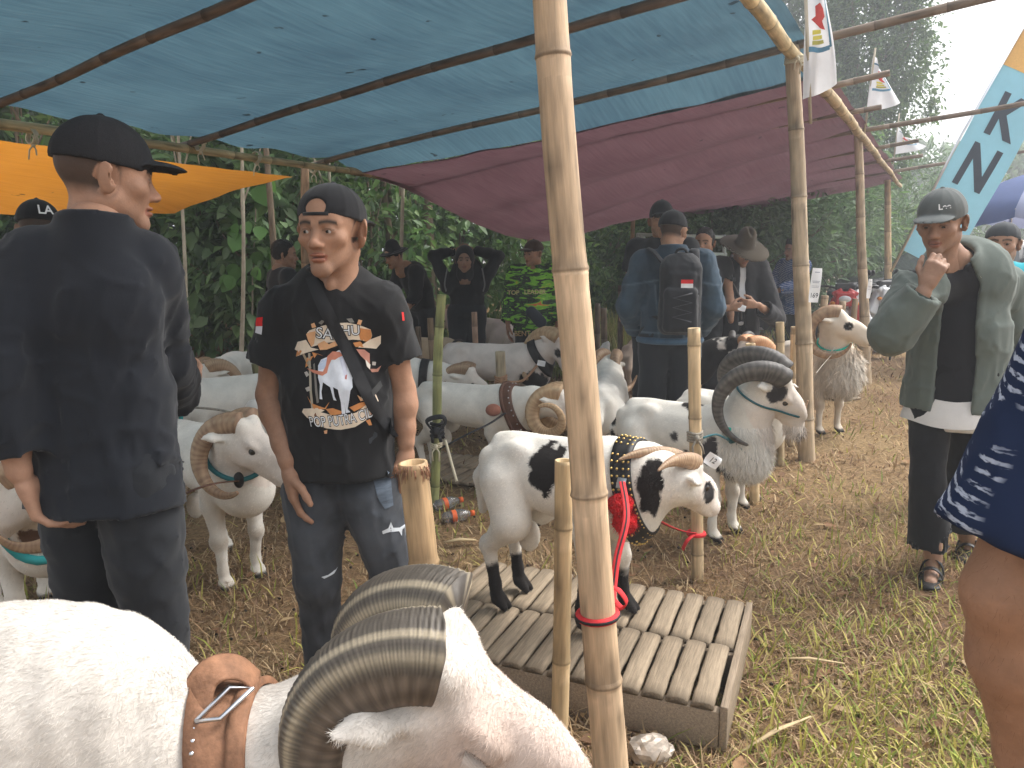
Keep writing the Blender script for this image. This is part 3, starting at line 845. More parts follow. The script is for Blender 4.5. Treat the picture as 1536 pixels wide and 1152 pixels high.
def text_np(body, size=1.0, bold=0.0):
    """flat text outline as vertices (x right, y up) and triangles, centred"""
    cu = bpy.data.curves.new('text', 'FONT'); cu.body = body; cu.size = size; cu.align_x = 'CENTER'; cu.align_y = 'CENTER'; cu.offset = bold
    o = bpy.data.objects.new('text', cu); COL.objects.link(o)
    dg = bpy.context.evaluated_depsgraph_get(); dg.update()
    me = o.evaluated_get(dg).to_mesh()
    bm = bmesh.new(); bm.from_mesh(me); bmesh.ops.triangulate(bm, faces=bm.faces[:])
    bm.verts.ensure_lookup_table(); bm.verts.index_update()
    V = np.array([v.co[:] for v in bm.verts], np.float32).reshape(-1, 3); F = np.array([[v.index for v in f.verts] for f in bm.faces], np.int32).reshape(-1, 3)
    bm.free(); o.evaluated_get(dg).to_mesh_clear(); bpy.data.objects.remove(o); bpy.data.curves.remove(cu)
    return V, F

def ramp(a, b, t): return a[None] * (1 - t[:, None]) + b[None] * t[:, None]
def horn_mesh(side, R0, R1, turns, r0, r1, C, phi0, yout, pal, seed, n=18, m=90, ridge=0.05, nr=46, flat=0.8, knob=0.0, ystart=0.04, ypow=1.0, bx=-.012, bz=0.0, bands=False):
    """spiral in the head's x-z plane, running out sideways; section deeper than wide"""
    P, Nn, Bn, rad = [], [], [], []
    C = (bx - R0 * math.cos(R(phi0)), bz - R0 * math.sin(R(phi0)))
    for i in range(m):
        t = i / (m - 1); ph = R(phi0) + turns * 6.2832 * t
        rr_ = R0 + (R1 - R0) * t
        y = ystart + yout * (t ** ypow)
        P.append((C[0] + rr_ * math.cos(ph), side * y, C[1] + rr_ * math.sin(ph)))
        Nn.append((math.cos(ph), 0, math.sin(ph)))
        rad.append(r0 + (r1 - r0) * t ** 1.25)
    P = np.array(P); T = np.gradient(P, axis=0); T /= np.linalg.norm(T, axis=1)[:, None]
    Nn = np.array(Nn); Nn = Nn - (Nn * T).sum(1)[:, None] * T; Nn /= np.linalg.norm(Nn, axis=1)[:, None]; Bn = np.cross(T, Nn)
    V = []; C_ = []; rn = np.random.RandomState(seed)
    pal = [np.array(c) for c in pal]
    band = rn.rand(m)
    for i in range(m):
        t = i / (m - 1)
        for j in range(n):
            a = 6.2832 * j / n
            ca, sa = math.cos(a), math.sin(a)
            tw = t * nr + .55 * math.sin(13 * t + seed) + .35 * math.sin(31 * t + 2 * seed); am = .55 + .45 * math.sin(17 * t + 1.7 * seed)
            rg = 1 + ridge * am * (math.sin(tw * 6.2832 + 0.5 * math.sin(a * 2 + 7 * t)) * (1 - 0.5 * t)) * (0.5 + 0.5 * max(ca, 0)) + 0.02 * math.sin(a * 3 + 9 * t)
            if knob: rg += knob * am * math.sin(tw * 12.566 + 1.2 * a) * math.sin(a * 6) * max(ca + 0.25, 0) * (1 - t)
            sq = 1.0 / (abs(ca) ** 2.6 + abs(sa) ** 2.6) ** (1 / 2.6)
            V.append(P[i] + Nn[i] * (ca * rad[i] * rg * sq) + Bn[i] * (sa * rad[i] * flat * rg * sq))
            f = 0.5 + 0.5 * math.sin(tw * 6.2832 + seed)
            f = 0.55 * f + 0.45 * (0.5 + 0.5 * math.sin(a * 5 + 3 * math.sin(6 * t) + seed))
            f = min(1, max(0, f + 0.25 * (band[i] - 0.5)))
            c = pal[0] * (1 - f) + pal[1] * f
            if bands:
                g1 = .5 + .5 * math.sin(tw * 12.6 + 1.5 * math.sin(a * 4)); ln = .5 + .5 * math.sin(a * 11 + 2 * math.sin(5 * t))
                if ca > .1: c = pal[0] * (1 - .40 * g1) + pal[1] * .40 * g1
                else: c = np.array((.135, .105, .080)) * (.75 + .40 * ln) * (.9 + .2 * math.sin(t * 160 + 3 * a))
                c = c * (1 + .25 * (band[i] - .5))
                for e0 in (.52, .86):
                    w_ = math.exp(-((abs(sa) - e0) / .07) ** 2) * (ca > 0) * (.5 + .5 * g1) * (.75 if e0 < .6 else .6)
                    c = c * (1 - w_) + np.array((.62, .52, .36)) * w_
            elif len(pal) > 2:
                e = math.exp(-((abs(sa) - 0.80) / 0.10) ** 2) * (1 if ca > 0 else 0) * (0.55 + 0.45 * math.sin(t * nr * 6.28 + a))
                c = c * (1 - e) + pal[2] * e
            C_.append(c)
    F = [(i * n + j, i * n + (j + 1) % n, (i + 1) * n + (j + 1) % n, (i + 1) * n + j) for i in range(m - 1) for j in range(n)]
    V.append(P[-1] + T[-1] * r1); C_.append(pal[0]); tip = len(V) - 1
    Tt = [((m - 1) * n + j, (m - 1) * n + (j + 1) % n, tip) for j in range(n)]
    V.append(P[0] - T[0] * r0 * .25); C_.append(pal[0]); bb = len(V) - 1
    Tt += [((j + 1) % n, j, bb) for j in range(n)]
    if side < 0: F = [f[::-1] for f in F]; Tt = [f[::-1] for f in Tt]
    return np_mesh('horn', np.array(V), [np.array(F), np.array(Tt)], np.array(C_))
HORNS = {
    'grey': [(.055, .046, .038), (.165, .14, .11), (.60, .52, .36)],
    'dark': [(.045, .04, .038), (.13, .12, .11), (.20, .18, .15)],
    'tan': [(.32, .19, .10), (.55, .38, .22), (.62, .48, .30)],
    'orange': [(.50, .22, .10), (.66, .36, .18), (.72, .48, .28)],
    'brown': [(.22, .13, .08), (.42, .28, .17), (.50, .38, .24)]}

def ram(label, rump, chest, s, poll, muzzle, h, zbase=0.0, horn='brown', hp=None, patches=(), hpatches=(), feet=None, coat=WHITE, ears=True, up=(0, 0, 1), wool=None, headtone=None,
        hooves=BLACK, socks=None, name='ram', closed=False, hs=1.13, xr=None, tail=True, horn_n=(18, 90), fatneck=1.0, neck=None, ped=None):
    rump, chest = Vector((*rump, 0)), Vector((*chest, 0))
    d = chest - rump; yaw = math.atan2(d.y, d.x); mid = (rump + chest) / 2
    bl = d.length / (0.86)
    root = empty(name, (mid.x, mid.y, zbase), yaw); tag(root, label, 'ram', 'rams tethered under the shelter')
    W = Matrix.Translation((mid.x, mid.y, zbase)) @ Matrix.Rotation(yaw, 4, 'Z'); Wi = W.inverted()
    pl = Wi @ Vector(poll); mz = (Wi.to_3x3() @ Vector(muzzle)).normalized(); upl = (Wi.to_3x3() @ Vector(up))
    Y_ = upl.cross(mz).normalized(); Z_ = mz.cross(Y_).normalized()
    H3 = Matrix((mz, Y_, Z_)).transposed(); Hn = np.array(H3)
    hk = s * hs
    def X(x, y, z): return (x * bl, y * s, z * s)
    def Hd(x, y, z): v = pl + H3 @ Vector((x * hk, y * hk, z * hk)); return (v.x, v.y, v.z)
    S = Sdf(); yx = (0, 1, 0)
    S.cap(X(-.20, 0, .560), X(.20, 0, .550), .128 * s, .140 * s, .05 * s, (yx, .95))
    S.ell(X(-.29, 0, .560), (.150 * bl, .125 * s, .130 * s), k=.05 * s)
    for e in (-1, 1): S.ell(X(-.21, e * .075, .655), (.045 * s, .03 * s, .03 * s), k=.04 * s); S.ell(X(-.40, e * .06, .60), (.03 * s, .03 * s, .04 * s), k=.035 * s)
    S.cap(X(-.36, 0, .665), X(.16, 0, .675), .03 * s, .035 * s, .045 * s)
    S.ell(X(-.34, 0, .50), (.085 * bl, .115 * s, .13 * s), k=.05 * s)
    S.ell(X(.22, 0, .550), (.145 * bl, .130 * s, .165 * s), k=.06 * s)
    S.ell(X(.02, 0, .515), (.24 * bl, .130 * s, .115 * s), k=.05 * s)
    S.cap(X(.32, 0, .50), X(.30, 0, .57), .112 * s, .11 * s, .06 * s, (yx, .92))
    nb = Hd(-.01, 0, -.085); nb2 = Hd(.03, 0, -.075)
    sh = X(.27, 0, .575); nm = tuple(np.array(sh) * 0.48 + np.array(nb) * 0.52 + np.array((0, 0, .012 * s)))
    if neck: sh = tuple(np.array(sh) + np.array(neck[0])); nm = tuple(np.array(nm) + np.array(neck[1]))
    S.cap(sh, nm, (neck[2] if neck else .140) * s, .108 * s * fatneck, .06 * s, (yx, .88)); S.cap(nm, nb, .108 * s * fatneck, .082 * s * hs, .045 * s)
    ch = X(.33, 0, .47); S.cap(ch, tuple(np.array(nm) * .8 + np.array(ch) * .2), .11 * s, .085 * s, .06 * s)
    feet = feet or {}
    def leg(pts, rs, key, x0, y0):
        dx, dy = feet.get(key, (0, 0))
        q = [X(*p) for p in pts]; top = q[0][2]
        q = [(p[0] + dx * (1 - p[2] / top) ** 0.8, p[1] + dy * (1 - p[2] / top) ** 0.8, p[2]) for p in q]
        S.chain(q, [r * s for r in rs], .022 * s)
        f = q[-1]
        for e in (-1, 1):
            S.cap((f[0] + .006 * s, f[1] + e * .012 * s, .045 * s), (f[0] + .045 * s, f[1] + e * .016 * s, .014 * s), .024 * s, .014 * s, .008 * s)
        S.cap((f[0] - .016 * s, f[1], .06 * s), (f[0] - .02 * s, f[1], .045 * s), .016 * s, .01 * s, .01 * s)
    for e, kf, kh in ((1, 'fl', 'hl'), (-1, 'fr', 'hr')):
        leg([(.21, e * .085, .50), (.185, e * .102, .40), (.215, e * .10, .235), (.205, e * .098, .10), (.215, e * .098, .055)], [.078, .048, .030, .021, .025], kf, 0, 0)
        S.ell(X(.212, e * .10, .235), (.030 * s, .029 * s, .038 * s), k=.02 * s)
        leg([(-.28, e * .075, .52), (-.215, e * .115, .38), (-.36, e * .098, .255), (-.325, e * .095, .10), (-.315, e * .095, .055)], [.100, .074, .030, .0215, .025], kh, 0, 0)
        S.ell(X(-.375, e * .098, .265), (.026 * s, .026 * s, .035 * s), k=.02 * s)
    if tail: S.chain([X(-.43, 0, .585), X(-.475, 0, .50), X(-.475, 0, .36)], [.03 * s, .036 * s, .018 * s], .02 * s)
    S.ell(X(-.20, 0, .29), (.045 * s, .04 * s, .065 * s), k=.03 * s)
    # head
    k_ = hk
    hy = tuple(Y_)
    S.cap(Hd(.02, 0, -.062), Hd(.13, 0, -.056), .064 * k_, .055 * k_, .03 * k_, (hy, .84))
    S.cap(Hd(.13, 0, -.056), Hd(.235, 0, -.070), .055 * k_, .036 * k_, .02 * k_, (hy, .84))
    S.cap(Hd(.03, 0, -.100), Hd(.20, 0, -.092), .046 * k_, .026 * k_, .025 * k_, (hy, .85))
    S.ell(Hd(.035, 0, -.032 if ped else -.028), (.065 * k_, .055 * k_, .030 * k_), Hn, .02 * k_)
    S.ell(Hd(.14, 0, -.016), (.085 * k_, .028 * k_, .022 * k_), Hn, .03 * k_)
    for e in (-1, 1):
        S.ell(Hd(.065, e * .038, -.082), (.055 * k_, .026 * k_, .042 * k_), Hn, .025 * k_)
        S.ell(Hd(.075, e * .047, -.030), (.032 * k_, .017 * k_, .014 * k_), Hn, .014 * k_)
        S.cap(Hd(.005, e * .022, -.022), Hd(-.008, e * .036, -.010), (.030 if ped else .042) * k_, (.026 if ped else .034) * k_, .02 * k_)
        if ped: S.cap(Hd(ped[0] + .045, e * .022, -.036), Hd(ped[0], e * .036, -.014), .026 * k_, ped[1] * k_, .02 * k_)
        if not closed:
            S.ell(Hd(.092, e * .064, -.047), (.017 * k_, .014 * k_, .011 * k_), Hn, .01 * k_, sub=True)
        else:
            S.ell(Hd(.082, e * .047, -.044), (.022 * k_, .014 * k_, .017 * k_), Hn, .008 * k_)
            S.ell(Hd(.084, e * .0615, -.051), (.018 * k_, .007 * k_, .0026 * k_), Hn, .003 * k_, sub=True)
            S.ell(Hd(.120, e * .052, -.060), (.020 * k_, .008 * k_, .006 * k_), Hn, .012 * k_, sub=True)
        S.ell(Hd(.262, e * .019, -.062), (.010 * k_, .007 * k_, .006 * k_), Hn, .006 * k_, sub=True)
        S.ell(Hd(.225, e * .027, -.096), (.036 * k_, .012 * k_, .0025 * k_), Hn, .004 * k_, sub=True)
        if ears:
            S.cap(Hd(-.005, e * .058, -.055), Hd(-.045, e * .10, -.075), .014 * k_, .021 * k_, .012 * k_, (tuple(Z_), .55))
            S.cap(Hd(-.045, e * .10, -.075), Hd(-.07, e * .128, -.09), .021 * k_, .008 * k_, .012 * k_, (tuple(Z_), .55))
    S.ell(Hd(.243, 0, -.072), (.026 * k_, .027 * k_, .030 * k_), Hn, .015 * k_)
    S.ell(Hd(.222, 0, -.106), (.024 * k_, .018 * k_, .011 * k_), Hn, .008 * k_)
    if wool: S.dis = wool(X)
    lo = np.array([-.56 * bl, -.26 * s, -.02]); hi = np.array([.52 * bl, .26 * s, .80 * s])
    tip = np.array([Hd(.29, 0, -.1), Hd(-.08, .14, 0), Hd(-.08, -.14, 0), Hd(0, 0, .05), Hd(.29, 0, 0), Hd(.05, 0, -.17)])
    fa = np.array(list(feet.values()) or [(0, 0)])
    lo = np.minimum(lo, tip.min(0) - .03); hi = np.maximum(hi, tip.max(0) + .03)
    lo[:2] -= np.abs(fa).max(0); hi[:2] += np.abs(fa).max(0); lo[2] = -.02
    if xr is not None: lo[0] = xr
    Vv, Q = sdf_mesh(S, lo, hi, h)
    # coat colour: patches are markings of the animal
    n = len(Vv); C = np.tile(np.asarray(coat, float), (n, 1))
    C *= (1 + 0.06 * wavy(Vv, 3.0, 2) + .05 * wavy(Vv, 9.0, 12))[:, None]
    hc = ((Vv - np.array(pl)) @ Hn) / hk
    inhead = np.clip((hc[:, 0] + 0.02) / 0.08, 0, 1) * (np.abs(hc[:, 1]) < .16) * (hc[:, 2] > -.2) * (hc[:, 2] < .1)
    ht = PINK * .45 + WHITE * .55 if headtone is None else np.asarray(headtone)
    C = C * (1 - 0.6 * inhead[:, None]) + ht * 0.6 * inhead[:, None]
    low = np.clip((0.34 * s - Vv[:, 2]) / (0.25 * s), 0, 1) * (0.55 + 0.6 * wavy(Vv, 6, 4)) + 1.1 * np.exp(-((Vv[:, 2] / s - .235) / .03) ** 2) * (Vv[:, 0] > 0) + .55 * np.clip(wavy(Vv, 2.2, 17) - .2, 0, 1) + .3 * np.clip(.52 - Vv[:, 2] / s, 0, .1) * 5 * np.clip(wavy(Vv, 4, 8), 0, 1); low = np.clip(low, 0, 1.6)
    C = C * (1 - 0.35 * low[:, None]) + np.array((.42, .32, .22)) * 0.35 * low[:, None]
    def blot(Vq, patch_, amt):
        nonlocal C
        c, r_, col = patch_
        q = np.sqrt((((Vq - np.array(c)) / np.array(r_)) ** 2).sum(1)) + amt * wavy(Vq, 9, 11) * 0.16
        m = np.clip((1.02 - q) / 0.05, 0, 1)[:, None]
        C = C * (1 - m) + np.array(col) * m
    un = Vv / np.array((bl, s, s))
    for p_ in patches: blot(un, p_, 1.6)
    for p_ in hpatches: blot(hc, p_, 0.6)
    if socks is not None:
        zz = un[:, 2] + 0.025 * wavy(Vv, 8, 5); m = np.clip((socks - zz) / 0.02, 0, 1)[:, None]; C = C * (1 - m) + BLACK * m
    m = np.clip((0.042 - un[:, 2]) / 0.008, 0, 1)[:, None]; C = C * (1 - m) + np.asarray(hooves) * m
    m = (np.clip((hc[:, 0] - .252) / .01, 0, 1) * (hc[:, 2] > -.09) * (hc[:, 2] < -.03))[:, None]; C = C * (1 - m) + np.array((.12, .085, .08)) * m
    if closed:
        ln = np.exp(-((hc[:, 2] + .050 + 2.2 * (hc[:, 0] - .083) ** 2 * 6) / .0028) ** 2) * (np.abs(hc[:, 0] - .084) < .021) * (np.abs(hc[:, 1]) > .035)
        C = C * (1 - .72 * ln[:, None]) + np.array((.10, .07, .06)) * .72 * ln[:, None]
        wr = np.exp(-((np.hypot(hc[:, 0] - .082, (hc[:, 2] + .047) * 1.2) - .034) / .014) ** 2) * (np.abs(hc[:, 1]) > .03)
        C = C * (1 - .35 * wr[:, None]) + np.array((.46, .33, .25)) * .35 * wr[:, None]
    body = obj('body', np_mesh('body', Vv, Q, C), W.copy(), root, M_COAT)
    HW = W @ Matrix.Translation(pl) @ H3.to_4x4() @ Matrix.Scale(hk, 4)
    if not closed:
        bm = bmesh.new(); bmesh.ops.create_uvsphere(bm, u_segments=10, v_segments=7, radius=.0165); em = bpy.data.meshes.new('eye'); bm.to_mesh(em); bm.free()
        for p_ in em.polygons: p_.use_smooth = True
        for e in (-1, 1): obj('eye', em, HW @ Matrix.Translation((.090, e * .0455, -.046)), root, M_EYE)
    if horn:
        q = dict(R0=.125, R1=.085, turns=0.80, r0=.047, r1=.006, C=(-.080, -.085), phi0=100, yout=.13, seed=3)
        q.update(hp or {})
        for e in (1, -1):
            obj('horn', horn_mesh(e, pal=HORNS[horn], n=horn_n[0], m=horn_n[1], **q), HW.copy(), root, M_HORN)
    root['_'] = 0; del root['_']
    return dict(root=root, W=W, pl=pl, H3=H3, HW=HW, X=X, Hd=Hd, V=Vv, Q=Q, C=C, S=S, s=s, bl=bl, nm=Vector(nm), sh=Vector(sh), nb=Vector(nb), body=body)

def snug(r, c, axis, hint, rmax=0.3, n=40, gap=0.004):
    """points of a closed loop round the ram's neck: where rays from c across the axis leave the body"""
    B = basis(axis, hint); dirs = []
    for j in range(n):
        a = 6.2832 * j / n; v = B @ Vector((math.cos(a), math.sin(a), 0)); dirs.append((v.x, v.y, v.z))
    dirs = np.array(dirs, np.float32); t = np.linspace(0.02, rmax, 70).astype(np.float32)
    P = np.array(c, np.float32)[None, None] + dirs[:, None] * t[None, :, None]
    D = r['S'](P.reshape(-1, 3), margin=.3).reshape(n, -1)
    out = (D > 0).argmax(1); rad = t[out] + gap
    rad = (np.roll(rad, 1) + rad + np.roll(rad, -1)) / 3
    return B, dirs, rad
def collar(r, c, axis, width, thick, mat, name='collar', hint=(0, 1, 0), studs=None, n=48, gap=0.003, label=None, lean=0.0):
    """a flat strap round the neck; studs = [(mat, offset along width, count, size)]"""
    W = r['W']
    n_ = n; rows = 5
    V = []; ax = Vector(axis).normalized()
    rings = []
    for k in range(rows):
        o = (k / (rows - 1) - 0.5) * width
        B, dirs, rad = snug(r, tuple(Vector(c) + ax * o), axis, hint, n=n_, gap=gap)
        rings.append((Vector(c) + ax * o, dirs, rad))
    for lay in (0, 1):
        for cc, dirs, rad in rings:
            for j in range(n_):
                q = rad[j] + (thick if lay else -0.002)
                V.append((cc.x + dirs[j][0] * q, cc.y + dirs[j][1] * q, cc.z + dirs[j][2] * q))
    F = []
    base = rows * n_
    for k in range(rows - 1):
        for j in range(n_):
            j2 = (j + 1) % n_
            F.append((base + k * n_ + j, base + k * n_ + j2, base + (k + 1) * n_ + j2, base + (k + 1) * n_ + j))
    for k in (0, rows - 1):
        for j in range(n_):
            j2 = (j + 1) % n_
            f = (k * n_ + j, k * n_ + j2, base + k * n_ + j2, base + k * n_ + j); F.append(f if k == 0 else f[::-1])
    o = obj(name, np_mesh(name, np.array(V), [np.array(F)]), W.copy(), r['root'], mat)
    if label: o['label'] = label
    for sm_, off, cnt, sz, a0, a1 in (studs or []):
        parts = []
        for q in range(cnt):
            fj = (a0 + (a1 - a0) * q / max(cnt - 1, 1)) * n_; j = int(fj) % n_; k = min(rows - 1, max(0, int(round((off + .5) * (rows - 1)))))
            cc, dirs, rad = rings[k]; dv = Vector(dirs[j]); p = cc + dv * (rad[j] + thick)
            p = p + ax * ((off - (k / (rows - 1) - .5)) * width)
            parts.append(tube_np([p - dv * .002, p + dv * sz * .4, p + dv * sz * .75], [sz, sz * .9, sz * .3], 7))
        Vs, Fs = merge_np(parts); st = obj('stud_row', np_mesh('stud_row', Vs, Fs), W.copy(), o, sm_)
        st['kind'] = 'stuff'
    return o, rings

def fur(r, N, length, seed, width=0.0011, flow=None, sel=None, name='fur', droop=0.3, lift=0.35):
    """short hairs standing on the coat, as slender triangles"""
    rn = np.random.RandomState(seed); V, Q, C = r['V'], r['Q'], r['C']
    a, b, c = V[Q[:, 0]], V[Q[:, 1]], V[Q[:, 2]]; d = V[Q[:, 3]]
    nr = np.cross(c - a, d - b); ar = np.linalg.norm(nr, axis=1); nr = nr / (ar[:, None] + 1e-12)
    w = ar.copy()
    cen = (a + b + c + d) / 4
    if sel is not None: w = w * sel(cen)
    w /= w.sum(); f = rn.choice(len(Q), N, p=w)
    u, v = rn.rand(N, 1), rn.rand(N, 1)
    p = (a[f] * (1 - u) + b[f] * u) * (1 - v) + (d[f] * (1 - u) + c[f] * u) * v
    n = nr[f]; fl = np.array(flow if flow is not None else (-.7, 0, -.5))[None] + 0.35 * rn.randn(N, 3)
    fl = fl - (fl * n).sum(1)[:, None] * n; fl /= np.linalg.norm(fl, axis=1)[:, None] + 1e-9
    L = length * (0.6 + 0.8 * rn.rand(N, 1))
    dirn = fl + n * lift; dirn /= np.linalg.norm(dirn, axis=1)[:, None]
    sd = np.cross(dirn, n); sd /= np.linalg.norm(sd, axis=1)[:, None] + 1e-9
    tip = p + dirn * L; tip[:, 2] -= droop * L[:, 0] * 0.3
    T = np.stack([p - sd * width, p + sd * width, tip], 1).reshape(-1, 3)
    col = C[Q[f, 0]] * (0.82 + 0.36 * rn.rand(N, 1))
    o = obj(name, np_mesh(name, T, [np.arange(3 * N).reshape(-1, 3)], np.repeat(col, 3, 0)), r['W'].copy(), r['root'], M_COAT)
    o['kind'] = 'stuff'
    return o
def paper_tag(name, c, size, up, nrm, text, label, cat='paper tag', group=None, tsize=0.5, curl=0.004, lines=()):
    """a small sheet of white paper with its printed number"""
    z = Vector(nrm).normalized(); y = Vector(up); y = (y - z * y.dot(z)).normalized(); x = y.cross(z)
    w, h = size; nu, nv = 6, 8; V = []
    for lay in (0, 1):
        for i in range(nu):
            for j in range(nv):
                u, v = i / (nu - 1) - .5, j / (nv - 1) - .5
                V.append((u * w, v * h, curl * math.sin(3 * v + 2 * u) * 2 + (0.0006 if lay else 0)))
    F = []; b = nu * nv
    for i in range(nu - 1):
        for j in range(nv - 1):
            q = i * nv + j; F.append((b + q, b + q + nv, b + q + nv + 1, b + q + 1)); F.append((q + 1, q + nv + 1, q + nv, q))
    M = Matrix.Translation(Vector(c)) @ Matrix((x, y, z)).transposed().to_4x4()
    o = obj(name, np_mesh(name, np.array(V), [np.array(F)]), M, None, M_PAPER); tag(o, label, cat, group)
    if text:
        tv, tf = text_np(text, h * tsize, 0.0)
        tv[:, 0] *= 0.9; tv[:, 1] += h * (-0.30 if lines else 0.0)
        tv[:, 2] = [curl * math.sin(3 * (q[1] / h) + 2 * q[0] / w) * 2 + 0.0016 for q in tv]
        obj('number', np_mesh('number', tv, [tf], smooth=False), M, o, M_INK)
    if lines:
        parts = []
        for q, (yy, ww, tt) in enumerate(lines):
            nseg = 8
            vv = []
            for k in range(nseg + 1):
                xx = (-.5 + k / nseg) * ww * w
                for e in (-1, 1):
                    y2 = yy * h + e * tt * h
                    vv.append((xx, y2, curl * math.sin(3 * (y2 / h) + 2 * xx / w) * 2 + 0.0016))
            parts.append((np.array(vv), [np.array([(2 * k, 2 * k + 2, 2 * k + 3, 2 * k + 1) for k in range(nseg)])]))
        Vv, Fv = merge_np(parts); obj('print', np_mesh('print', Vv, Fv, smooth=False), M, o, material('grey print', (.35, .36, .42), rough=.8))
    return o
def ball(name, c, r, mat, parent=None, squash=(1, 1, 1), rough=0.0, seed=0, seg=16):
    bm = bmesh.new(); bmesh.ops.create_icosphere(bm, subdivisions=3 if seg > 10 else 2, radius=1.0)
    rn = random.Random(seed)
    for v in bm.verts:
        f = 1 + rough * rn.uniform(-1, 1)
        v.co = Vector((v.co.x * r * squash[0] * f, v.co.y * r * squash[1] * f, v.co.z * r * squash[2] * f))
    me = bpy.data.meshes.new(name); bm.to_mesh(me); bm.free()
    for p in me.polygons: p.use_smooth = True
    return obj(name, me, Matrix.Translation(Vector(c)), parent, mat)

# --- the big ram in front
def fold_dis(X):
    def f(p):
        x = p[:, 0]; m = np.clip((x - 0.22) / 0.10, 0, 1) * np.clip((0.62 - x) / 0.08, 0, 1)
        return m * 0.0016 * np.sin(x * 95 + 2.5 * np.sin(p[:, 2] * 9) + 8 * np.abs(p[:, 1])) + 0.0006 * wavy(p, 14, 7, 3)
    return f
R1 = ram('huge white ram with thick curled horns and tan leather collar in the foreground', (-1.66, 1.14), (-.50, 1.22), 1.12, at(692, 984, 1.21), (.735, -.03, -.66), 0.0062, horn='grey',
         hp=dict(R0=.112, R1=.095, turns=.60, r0=.053, r1=.014, C=(0, 0), phi0=116, yout=.085, ystart=.044, ypow=.9, ridge=.014, nr=46, knob=.045, flat=.86, seed=5, bx=-.034, bz=.006, bands=True), closed=True, hs=1.26, horn_n=(64, 260), up=(0, -.10, 1),
         headtone=(.66, .49, .41), coat=(.66, .61, .55), wool=fold_dis, tail=False, ped=(-.050, .041), fatneck=1.02, neck=((0, 0, -.105), (.0, 0, -.165), .118))
fur(R1, 150000, .011, 3, sel=lambda c: np.clip((c[:, 0] + .55) / .1, 0, 1) * (c[:, 2] > .35), width=.0006, lift=.28)
ax1 = (R1['nb'] - R1['sh']).normalized()
cc1 = R1['sh'].lerp(R1['nb'], .46) + Vector((0, 0, -.075))
co1, rings1 = collar(R1, cc1, ax1, .085, .005, M_BROWNLEATHER, hint=(0, 1, 0), studs=[(M_STEEL, .38, 34, .005, 0, 1), (M_STEEL, -.35, 34, .005, 0, 1)], label='tan leather collar with steel studs')
# second layer, loose end and buckle on the crest
collar(R1, cc1 + ax1 * .036, ax1, .028, .011, M_BROWNLEATHER, name='collar_roll', hint=(0, 1, 0))
tp = R1['W'] @ (cc1 + Vector((0, 0, .0)))
def crest(r, c, axis, off=0.0):
    B, dirs, rad = snug(r, c, axis, (0, 0, 1)); return Vector(c) + Vector(dirs[0]) * (rad[0] + off)
cr = R1['W'] @ crest(R1, cc1, ax1)
lp = [cr + Vector(q) for q in ((-.035, -.05, -.012), (-.03, -.02, .03), (-.01, .0, .045), (.02, .02, .035), (.045, .035, .0))]
V, F = tube_np(smoothpath(lp, 6), .028, 10, flat=.18); obj('collar_loop', np_mesh('collar_loop', V, F), None, R1['root'], M_BROWNLEATHER)
bk = [cr + Vector(q) for q in ((-.02, -.075, -.005), (.02, -.075, .0), (.055, -.02, .02), (.015, -.015, .02), (-.02, -.075, -.005))]
V, F = tube_np(bk, .004, 8); obj('buckle', np_mesh('buckle', V, F), None, R1['root'], M_STEEL)
# closed eyelashes
parts = []
for q in range(22):
    x = .066 + .036 * q / 21
    p = [R1['Hd'](x, -.0610, -.049 - 7 * (x - .083) ** 2), R1['Hd'](x + .002, -.070, -.055), R1['Hd'](x + .004, -.075, -.061)]
    parts.append(tube_np(p, [.0007, .0006, .0002], 4))
V, F = merge_np(parts); lo_ = obj('eyelashes', np_mesh('eyelashes', V, F), R1['W'].copy(), R1['root'], material('lash', (.62, .56, .5), rough=.8)); lo_['kind'] = 'stuff'

# --- piebald ram on the slatted platform
PZ = .14
R2 = ram('piebald black and white ram standing on the slatted platform', (-.08, 2.72), (.45, 2.40), .90, at(1032, 694, 2.40), (.64, .50, -.60), .0085, zbase=PZ, hs=.98, horn='brown',
         hp=dict(R0=.42, R1=.34, turns=.105, r0=.034, r1=.004, C=(0, 0), phi0=84, yout=.05, ridge=.05, nr=22, seed=8), socks=.19,
         patches=[((-.03, -.12, .62), (.085, .11, .105), BLACK), ((.47, -.10, .60), (.055, .14, .10), BLACK), ((-.28, .10, .33), (.09, .06, .10), BLACK), ((-.42, .09, .27), (.05, .08, .09), BLACK), ((-.05, 0, .33), (.10, .05, .03), BLACK)],
         hpatches=[((.11, -.05, -.055), (.055, .045, .04), BLACK), ((.22, 0, -.05), (.03, .02, .018), BLACK)], feet={'hl': (-.01, 0), 'hr': (.0, 0), 'fr': (-.04, -.01), 'fl': (.02, .05)}, fatneck=1.1)
ax2 = (R2['nb'] - R2['sh']).normalized(); c2 = R2['sh'].lerp(R2['nb'], .40) + Vector((0, 0, -.05))
ax2 = Vector((.95, 0, .22)).normalized()
st2 = [(M_BRASS, o_, 46, .0045, 0, 1) for o_ in (-.42, -.16, .16, .42)]
co2, rings2 = collar(R2, c2, ax2, .062, .007, M_BLACKLEATHER, studs=st2, label='wide black leather collar with rows of brass studs')
def ringpt(r, rings, ang, off=0.0, k=2):
    cc, dirs, rad = rings[k]; j = int(round(ang * len(dirs))) % len(dirs); dv = Vector(dirs[j]); return r['W'] @ (cc + dv * (rad[j] + off)), (r['W'].to_3x3() @ dv)
